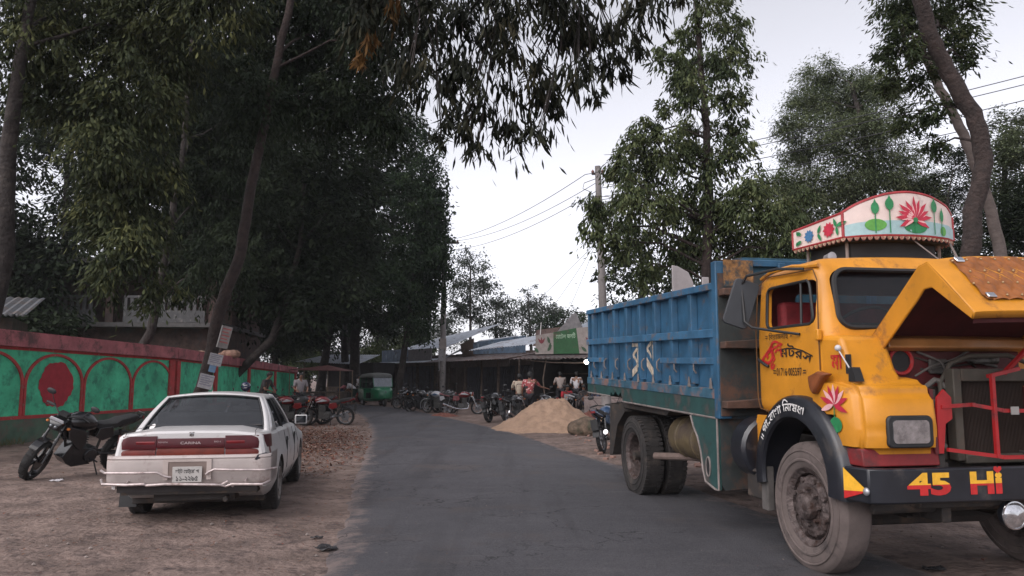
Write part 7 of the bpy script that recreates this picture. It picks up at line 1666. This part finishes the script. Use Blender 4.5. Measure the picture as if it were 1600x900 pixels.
def notices(t, base):
    B1_, B2_ = pt(318, 605, 18) - base, pt(345, 480, 18) - base; D_ = (B2_ - B1_)
    spec = [(352, 527, 18, 38, 0), (337, 562, 24, 20, 1), (332, 576, 12, 12, 2), (322, 596, 26, 24, 1)]
    for px, py, w_, h_, k in spec:
        c = pt(px, py, 17.74) - base; hw, hh = w_ * 18 / 2750, h_ * 18 / 2650; M = Matrix.Translation(c) @ Matrix.Rotation(rad(13), 4, 'Y')
        m = (mat('notice_card', (.16, .145, .14), .8, var=.3), mat('notice_white', (.24, .23, .24), .8, var=.3, scale=20), mat('notice_blue', (.08, .15, .24), .7))[k]
        o = MB().box(-hw, hw, -.012, .0, -hh, hh, M).build('notice', m, t, smooth=0)
        d = MB(); rows = 5 if k != 2 else 2
        for j in range(rows): 
            z = hh * (.75 - 1.5 * j / rows); d.box(-hw * .8, hw * (.8 - .3 * (j % 2)), -.016, -.0125, z - hh * .07, z + hh * .04, M)
        d.build('notice_print', mat('print_red' if k == 0 else 'print_dark', (.25, .06, .06) if k == 0 else (.12, .12, .16), .8), o)
        if k == 0: MB().box(-hw - .02, -hw, -.03, .02, -hh, hh, M).build('notice_edge', mat('edge_pale', (.4, .38, .36), .7), o, smooth=0)
lt = [(-7.75, 18, 0), pt(318, 605, 18), pt(345, 480, 18), pt(375, 400, 18), pt(393, 290, 18), pt(412, 200, 18), pt(440, 60, 18), pt(470, -60, 18)]
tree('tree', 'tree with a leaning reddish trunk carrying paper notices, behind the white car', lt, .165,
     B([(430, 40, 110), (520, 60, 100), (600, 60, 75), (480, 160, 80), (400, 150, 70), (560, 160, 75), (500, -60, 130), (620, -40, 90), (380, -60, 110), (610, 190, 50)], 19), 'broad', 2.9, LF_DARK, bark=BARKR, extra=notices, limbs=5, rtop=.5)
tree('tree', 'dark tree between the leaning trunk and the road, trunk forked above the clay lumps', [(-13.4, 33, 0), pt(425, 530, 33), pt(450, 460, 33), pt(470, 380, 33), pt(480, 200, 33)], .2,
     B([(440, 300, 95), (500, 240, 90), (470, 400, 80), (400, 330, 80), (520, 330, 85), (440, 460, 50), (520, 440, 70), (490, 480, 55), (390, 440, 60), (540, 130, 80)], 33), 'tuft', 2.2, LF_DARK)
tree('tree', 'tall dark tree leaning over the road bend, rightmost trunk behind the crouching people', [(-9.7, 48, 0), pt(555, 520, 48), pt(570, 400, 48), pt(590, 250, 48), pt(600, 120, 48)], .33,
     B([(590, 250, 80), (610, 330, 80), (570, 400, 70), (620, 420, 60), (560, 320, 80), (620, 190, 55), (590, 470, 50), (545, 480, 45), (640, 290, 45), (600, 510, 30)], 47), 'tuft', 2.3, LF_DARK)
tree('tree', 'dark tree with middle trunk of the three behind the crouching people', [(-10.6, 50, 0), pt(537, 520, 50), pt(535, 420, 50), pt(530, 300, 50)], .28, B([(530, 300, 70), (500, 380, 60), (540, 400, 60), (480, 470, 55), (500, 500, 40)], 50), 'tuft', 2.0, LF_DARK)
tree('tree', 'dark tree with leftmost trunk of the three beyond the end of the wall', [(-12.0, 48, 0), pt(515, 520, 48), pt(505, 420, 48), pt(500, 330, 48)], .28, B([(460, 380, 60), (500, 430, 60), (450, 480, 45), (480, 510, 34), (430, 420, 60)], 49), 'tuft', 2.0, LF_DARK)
def vines(t, base):
    C, U, V = [], [], []
    for k in range(90):
        px = min(700, RNG.normal(676, 14)); top = RNG.uniform(270, 420); ln = RNG.uniform(40, 150); p = pt(px, top, 44) - base; n = int(ln * .6)
        for j in range(n):
            q = p + Vector((RNG.normal(0, .07), RNG.normal(0, .07), -j / n * ln * 44 / 1200)); C.append(q); U.append(Vector((RNG.normal(0, .3), RNG.normal(0, .3), -1)).normalized() * .09); V.append(Vector((RNG.normal(), RNG.normal(), 0)).normalized() * .07)
    quads_mesh('creeper', np.array([tuple(c) for c in C]), np.array([tuple(c) for c in U]), np.array([tuple(c) for c in V]), RNG.random(len(C)), LF_VINE, parent=t)
tree('creeper_tree', 'creeper-covered tree with hanging vines at the right edge of the dark wood', [(-6.6, 44, 0), pt(640, 500, 44), pt(645, 400, 44), pt(655, 300, 44)], .2,
     B([(650, 300, 50), (668, 350, 42), (672, 405, 38), (660, 455, 36), (640, 380, 55), (640, 480, 42), (655, 510, 28), (625, 440, 50), (684, 330, 18), (690, 390, 18), (702, 425, 12), (703, 375, 10), (662, 255, 32), (648, 215, 26), (690, 300, 12)], 44, jit=.02), 'vine', 2.4, LF_VINE, extra=vines, cat='tree')
# the wood behind the wall
k_ = 0
wood_labels = ['dark tree of the wood standing behind the wall above the red disc', 'dark tree of the wood just right of the white balustrade', 'dark tree of the wood behind the slender leaning trunk', 'dark tree of the wood left of the brick house', 'dark tree deep in the wood above the first wall pier', 'dark tree of the wood behind the leaning trunk with notices', 'dark tree deep in the wood above the clay lumps', 'dark tree at the back of the wood beyond the wall end']
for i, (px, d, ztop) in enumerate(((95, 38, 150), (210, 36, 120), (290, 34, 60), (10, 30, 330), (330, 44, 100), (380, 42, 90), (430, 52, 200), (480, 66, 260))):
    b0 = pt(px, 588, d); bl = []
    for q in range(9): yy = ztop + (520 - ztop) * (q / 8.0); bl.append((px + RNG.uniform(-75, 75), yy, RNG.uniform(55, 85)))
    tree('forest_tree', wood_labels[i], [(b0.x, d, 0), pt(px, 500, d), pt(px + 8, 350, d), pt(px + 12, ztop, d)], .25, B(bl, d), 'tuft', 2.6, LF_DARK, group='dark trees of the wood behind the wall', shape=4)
for i, (px, d, ztop) in enumerate(((455, 66, 400), (500, 70, 400), (545, 68, 380), (590, 72, 400), (635, 76, 440))):
    b0 = pt(px, 588, d); bl = []
    for q in range(7): yy = ztop + (565 - ztop) * (q / 6.0); bl.append((px + RNG.uniform(-22, 22), yy, RNG.uniform(26, 34)))
    tree('forest_tree', ['dark tree closing the gap just past the end of the green wall', 'dark tree behind the small canopy stall', 'dark tree behind the three trunks at the bend', 'dark tree behind the torn awning stall', 'dark tree behind the roof of the left shop'][i], [(b0.x, d, 0), pt(px, 540, d), pt(px + 3, ztop, d)], .25, B(bl, d), 'tuft', 2.4, LF_VINE, group='dark trees closing the road bend', shape=4)
# undergrowth beyond the wall end and behind stalls
for i, (px, py, r, d, lb) in enumerate(((500, 565, 22, 58, 'leafy bush behind the small canopy stall'), (470, 560, 26, 60, 'leafy bush directly beyond the end of the green wall'), (540, 565, 22, 60, 'leafy bush between the dark trunks beyond the crouching people'), (600, 545, 30, 64, 'leafy bush behind the stall with the torn awning'), (650, 535, 28, 70, 'light green bush over the roof of the left shop'), (570, 555, 22, 62, 'leafy bush left of the auto rickshaw hood'))):
    t = thing('bush', lb, 'bush', tuple(Vector((pt(px, 588, d).x, d, 0)))); leaves(B([(px, py, r), (px - r * .7, py + 8, r * .7), (px + r * .7, py + 8, r * .7)], d), 'tuft', 2.4, LF_GREEN, t, t.location, shape=4)
    b = t.location; MB().tube([(0, 0, 0), (0.1, 0, 1.5), (.0, 0, 2.5)], .06, 6).build('stem', BARK, t)
# thin trees behind the shops
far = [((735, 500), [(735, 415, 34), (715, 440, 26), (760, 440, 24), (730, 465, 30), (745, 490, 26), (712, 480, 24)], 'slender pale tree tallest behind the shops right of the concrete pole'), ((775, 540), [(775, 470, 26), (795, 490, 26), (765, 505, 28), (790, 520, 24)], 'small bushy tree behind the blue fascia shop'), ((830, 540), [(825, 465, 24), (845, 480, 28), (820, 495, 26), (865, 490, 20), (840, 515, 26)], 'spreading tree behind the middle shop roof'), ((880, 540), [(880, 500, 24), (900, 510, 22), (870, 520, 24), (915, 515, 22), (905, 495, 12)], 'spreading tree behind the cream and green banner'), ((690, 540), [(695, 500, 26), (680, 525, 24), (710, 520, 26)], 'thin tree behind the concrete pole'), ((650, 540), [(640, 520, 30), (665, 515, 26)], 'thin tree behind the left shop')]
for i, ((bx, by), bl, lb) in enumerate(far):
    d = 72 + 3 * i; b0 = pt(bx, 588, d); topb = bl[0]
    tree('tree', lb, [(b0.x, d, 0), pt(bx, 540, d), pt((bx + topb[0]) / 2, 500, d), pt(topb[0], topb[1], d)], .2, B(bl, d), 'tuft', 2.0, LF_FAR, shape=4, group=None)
# right-hand trees
tree('tree', 'tall tree with glossy broad leaves rising behind the truck bed beside the slim pole', [(5.3, 20, 0), pt(1103, 440, 20), pt(1108, 300, 20), pt(1103, 200, 20), pt(1092, 60, 20), pt(1085, -30, 20)], .15,
     B([(945, 330, 30), (985, 305, 48), (1000, 365, 40), (1050, 310, 55), (1110, 330, 62), (1170, 330, 55), (1215, 335, 36), (1060, 390, 46), (1130, 395, 55), (1195, 385, 42), (1045, 235, 46), (1110, 250, 42), (1150, 230, 28), (1140, 150, 32), (1085, 150, 34), (1120, 90, 36), (1075, 60, 30), (1145, 45, 34), (1065, 120, 34), (1155, 100, 30), (1040, 90, 26), (925, 360, 26), (960, 380, 34), (1240, 330, 40), (1235, 385, 40), (1010, 420, 30), (970, 255, 36), (925, 322, 24), (1010, 260, 40), (1080, 210, 40), (1180, 290, 40), (1150, 200, 28), (1075, 110, 34), (990, 220, 24), (1100, 10, 40), (1010, 200, 26), (1040, 170, 20)], 20), 'broad', 2.9, LF_GREEN, bark=BARKR, tone=.15)
tree('tree', 'rounded distant tree left of the slim pole foot above the truck bed', [(6.6, 42, 0), pt(1000, 470, 42), pt(1005, 420, 42)], .2, B([(965, 415, 26), (1000, 400, 30), (1035, 425, 30), (1010, 445, 34), (975, 445, 28), (1060, 440, 30), (940, 430, 14)], 42), 'tuft', 1.7, LF_DARK)
tree('tree', 'feathery grey-green tree with a thin airy crown behind the painted truck crown board', [(13.5, 27, 0), pt(1370, 400, 27), pt(1360, 250, 27), pt(1330, 130, 27)], .2,
     B([(1285, 120, 40), (1262, 165, 42), (1235, 200, 30), (1350, 130, 36), (1330, 160, 46), (1300, 210, 50), (1250, 240, 36), (1370, 200, 50), (1340, 270, 56), (1270, 290, 46), (1400, 260, 46), (1225, 290, 34), (1420, 310, 46), (1390, 140, 30)], 27), 'feather', 3.6, LF_GREY, tone=.06)
tree('tree', 'tree with a thick dark S-curved trunk above the raised bonnet', [(7.55, 12.4, 0), pt(1516, 395, 12.4), pt(1521, 330, 12.4), pt(1538, 255, 12.4), pt(1526, 190, 12.4), pt(1482, 115, 12.4), pt(1455, 60, 12.3), pt(1438, 0, 12.2), pt(1425, -80, 12)], .155,
     B([(1400, 75, 42), (1440, 120, 34), (1385, 130, 28), (1480, 50, 44), (1510, 90, 26), (1430, 20, 50), (1500, 10, 40), (1460, 170, 30), (1420, 190, 30), (1400, 10, 36), (1455, 230, 24), (1440, -80, 80), (1370, 90, 14)], 13.2), 'feather', 3.0, LF_GREEN, bark=BARKR, rtop=.75)
tree('tree', 'pale slanting trunk crossing behind the S-curved trunk', [(10.0, 15.5, 0), pt(1563, 390, 15.5), pt(1540, 300, 15.5), pt(1505, 210, 15.5), pt(1470, 140, 15.5), pt(1440, 80, 15.5)], .13, B([(1440, 60, 30), (1470, 20, 34)], 15.5), 'feather', 1.0, LF_GREY, bark=BARKP, rtop=.6)
rl = ['dense tree filling the gap right of the slim glossy tree', 'dense tree behind the truck cab roof', 'dense tree directly behind the painted crown board', 'dense tree behind the curved trunk', 'tall reddish-tipped tree at the right edge of the view', 'dense tree at the lower right edge above the bonnet', 'dense tree low between cab and crown board', 'dense tree far right beyond the edge']
for i, (px, py, r, d, m, ex) in enumerate(((1235, 350, 50, 30, LF_GREEN, [(1200, 390, 46), (1265, 390, 40), (1250, 310, 36)]), (1300, 360, 52, 34, LF_GREY, [(1330, 320, 44), (1290, 400, 44)]), (1390, 350, 60, 33, LF_DARK, [(1370, 400, 50), (1430, 390, 50)]), (1480, 310, 56, 28, LF_DARK, [(1460, 370, 50), (1500, 250, 34), (1440, 290, 34), (1500, 390, 44)]), (1570, 230, 42, 24, LF_GREY, [(1590, 280, 50), (1560, 300, 40), (1575, 200, 34), (1610, 220, 50), (1600, 350, 60)]), (1560, 350, 56, 22, LF_DARK, [(1600, 330, 60), (1590, 400, 50), (1530, 400, 40)]), (1250, 420, 44, 40, LF_DARK, [(1180, 430, 40), (1120, 440, 34), (1310, 430, 50)]), (1680, 250, 70, 22, LF_DARK, [(1720, 340, 80), (1660, 400, 70), (1650, 330, 60)]))):
    b0 = pt(px, 588, d); tree('roadside_tree', rl[i], [(b0.x, d, 0), pt(px, 480, d), pt(px, py, d)], .2, B([(px, py, r)] + ex, d), 'tuft' if d > 30 else 'small', 3.6 if d > 30 else 3.4, m, group='dense trees behind the truck', shape=4)
for i, (px, d, m) in enumerate(((1080, 30, LF_GREEN), (1000, 36, LF_GREEN), (1180, 24, LF_DARK), (1290, 20, LF_DARK), (1420, 18, LF_GREEN), (1560, 15, LF_DARK))):
    b0 = pt(px, 588, d); t = thing('bush', ['low bush behind the middle of the truck bed', 'low bush behind the rear of the truck bed', 'low bush behind the truck cab', 'low bush seen under the truck behind the front wheels', 'low bush behind the raised bonnet', 'low bush beyond the far side of the bumper'][i], 'bush', (b0.x, d, 0)); r = .9
    leaves([(Vector((b0.x, d, .7)), r), (Vector((b0.x + .9, d + .3, .6)), r * .8), (Vector((b0.x - .9, d + .2, .55)), r * .8)], 'small', 1.6, m, t, t.location, shape=4); MB().tube([(0, 0, 0), (.05, 0, .8)], .04, 6).build('stem', BARK, t)
# overhanging spray of long narrow leaves, close above the road
ov = B([(575, 20, 50), (640, 40, 62), (600, -30, 70), (720, 30, 72), (800, 20, 72), (880, 30, 66), (950, 40, 52), (1010, 10, 42), (1060, -20, 36), (690, 120, 52), (760, 130, 60), (835, 130, 54), (640, 110, 38), (900, 110, 40), (950, 110, 34), (725, 195, 42), (800, 205, 36), (690, 225, 22), (745, 240, 24), (840, 215, 26), (930, 150, 20), (990, 70, 28), (700, -60, 90), (850, -60, 90), (980, -60, 60), (870, 170, 18)], 7.6, jit=.1)
def rusty(t, base):
    g = MB()
    bough = [Vector((-1.0, 7.4, 7.6)), pt(560, -60, 7.6), pt(640, -30, 7.6), pt(760, -20, 7.7), pt(880, -30, 7.6), pt(1000, -50, 7.6)]
    bough = [Vector((-1.6, 7.2, 7.5)) if i == 0 else p for i, p in enumerate(bough)]
    g.tube([p - base for p in bough], [.06, .05, .04, .035, .025, .015], 7)
    for c, R in ov:
        s_ = min(bough[1:], key=lambda b: (b - c).length); m_ = s_.lerp(c, .5) + Vector((0.1, 0, .1)); g.tube([s_ - base, m_ - base, c - base], [.012, .008, .004], 5)
        for k in range(3): e = c + Vector(RNG.normal(0, 1, 3)).normalized() * R * .7; g.tube([m_ - base, (c - base).lerp(e - base, .4), e - base], [.006, .005, .002], 4)
    g.build('bough', BARK, t, smooth=60)
    o = leaves([(pt(612, 15, 7.0), .10), (pt(578, 62, 7.0), .08), (pt(566, 95, 7.0), .07)], 'crescent', .9, LF_RUSTY, t, base); o.name = 'withered_leaves'
tree('acacia_tree', 'overhanging branch spray of long narrow dark leaves hanging over the road at the top', [(-5.6, 3.2, 0), (-5.3, 3.6, 3), (-4.6, 4.6, 5.6), (-3.0, 6.2, 7.0), (-1.0, 7.4, 7.6), (1.6, 7.8, 7.3)], .22, ov, 'crescent', 1.9, LF_PHYL, extra=rusty, rtop=.25, limbs=False)
for i, (x, y, h_) in enumerate(((9, 50, 6.5), (14, 47, 7.5), (19.5, 50, 8), (26, 46, 8), (33, 44, 8.5), (6, 58, 6))):
    bl = [(Vector((x + RNG.uniform(-2.6, 2.6), y + RNG.uniform(-1, 1), h_ * (.22 + .13 * q))), RNG.uniform(1.7, 2.4)) for q in range(6)]
    tree('roadside_tree', 'distant tree of the thicket closing the view behind the dump truck', [(x, y, 0), Vector((x + .2, y, h_ * .5)), Vector((x, y, h_ * .9))], .22, bl, 'tuft', 2.6, LF_VINE, group='distant thicket behind the truck', shape=4)
# ---------------------------------------------------------------- thin evening haze
hz = MB().box(-612, 612, -312, 912, -1.2, 32).build('haze', None, None, smooth=0)
hm_ = bpy.data.materials.new('haze_air'); hm_.use_nodes = True; n = hm_.node_tree.nodes; l = hm_.node_tree.links
n.remove(n['Principled BSDF']); pv = n.new('ShaderNodeVolumePrincipled'); pv.inputs['Color'].default_value = (.86, .88, .93, 1); pv.inputs['Density'].default_value = 0.0004
l.new(pv.outputs[0], n['Material Output'].inputs['Volume']); hz.data.materials.append(hm_); tag(hz, 'thin pale evening haze in the air over the road', 'haze', kind='stuff')
S.cycles.volume_bounces = 0; S.cycles.volume_max_steps = 64
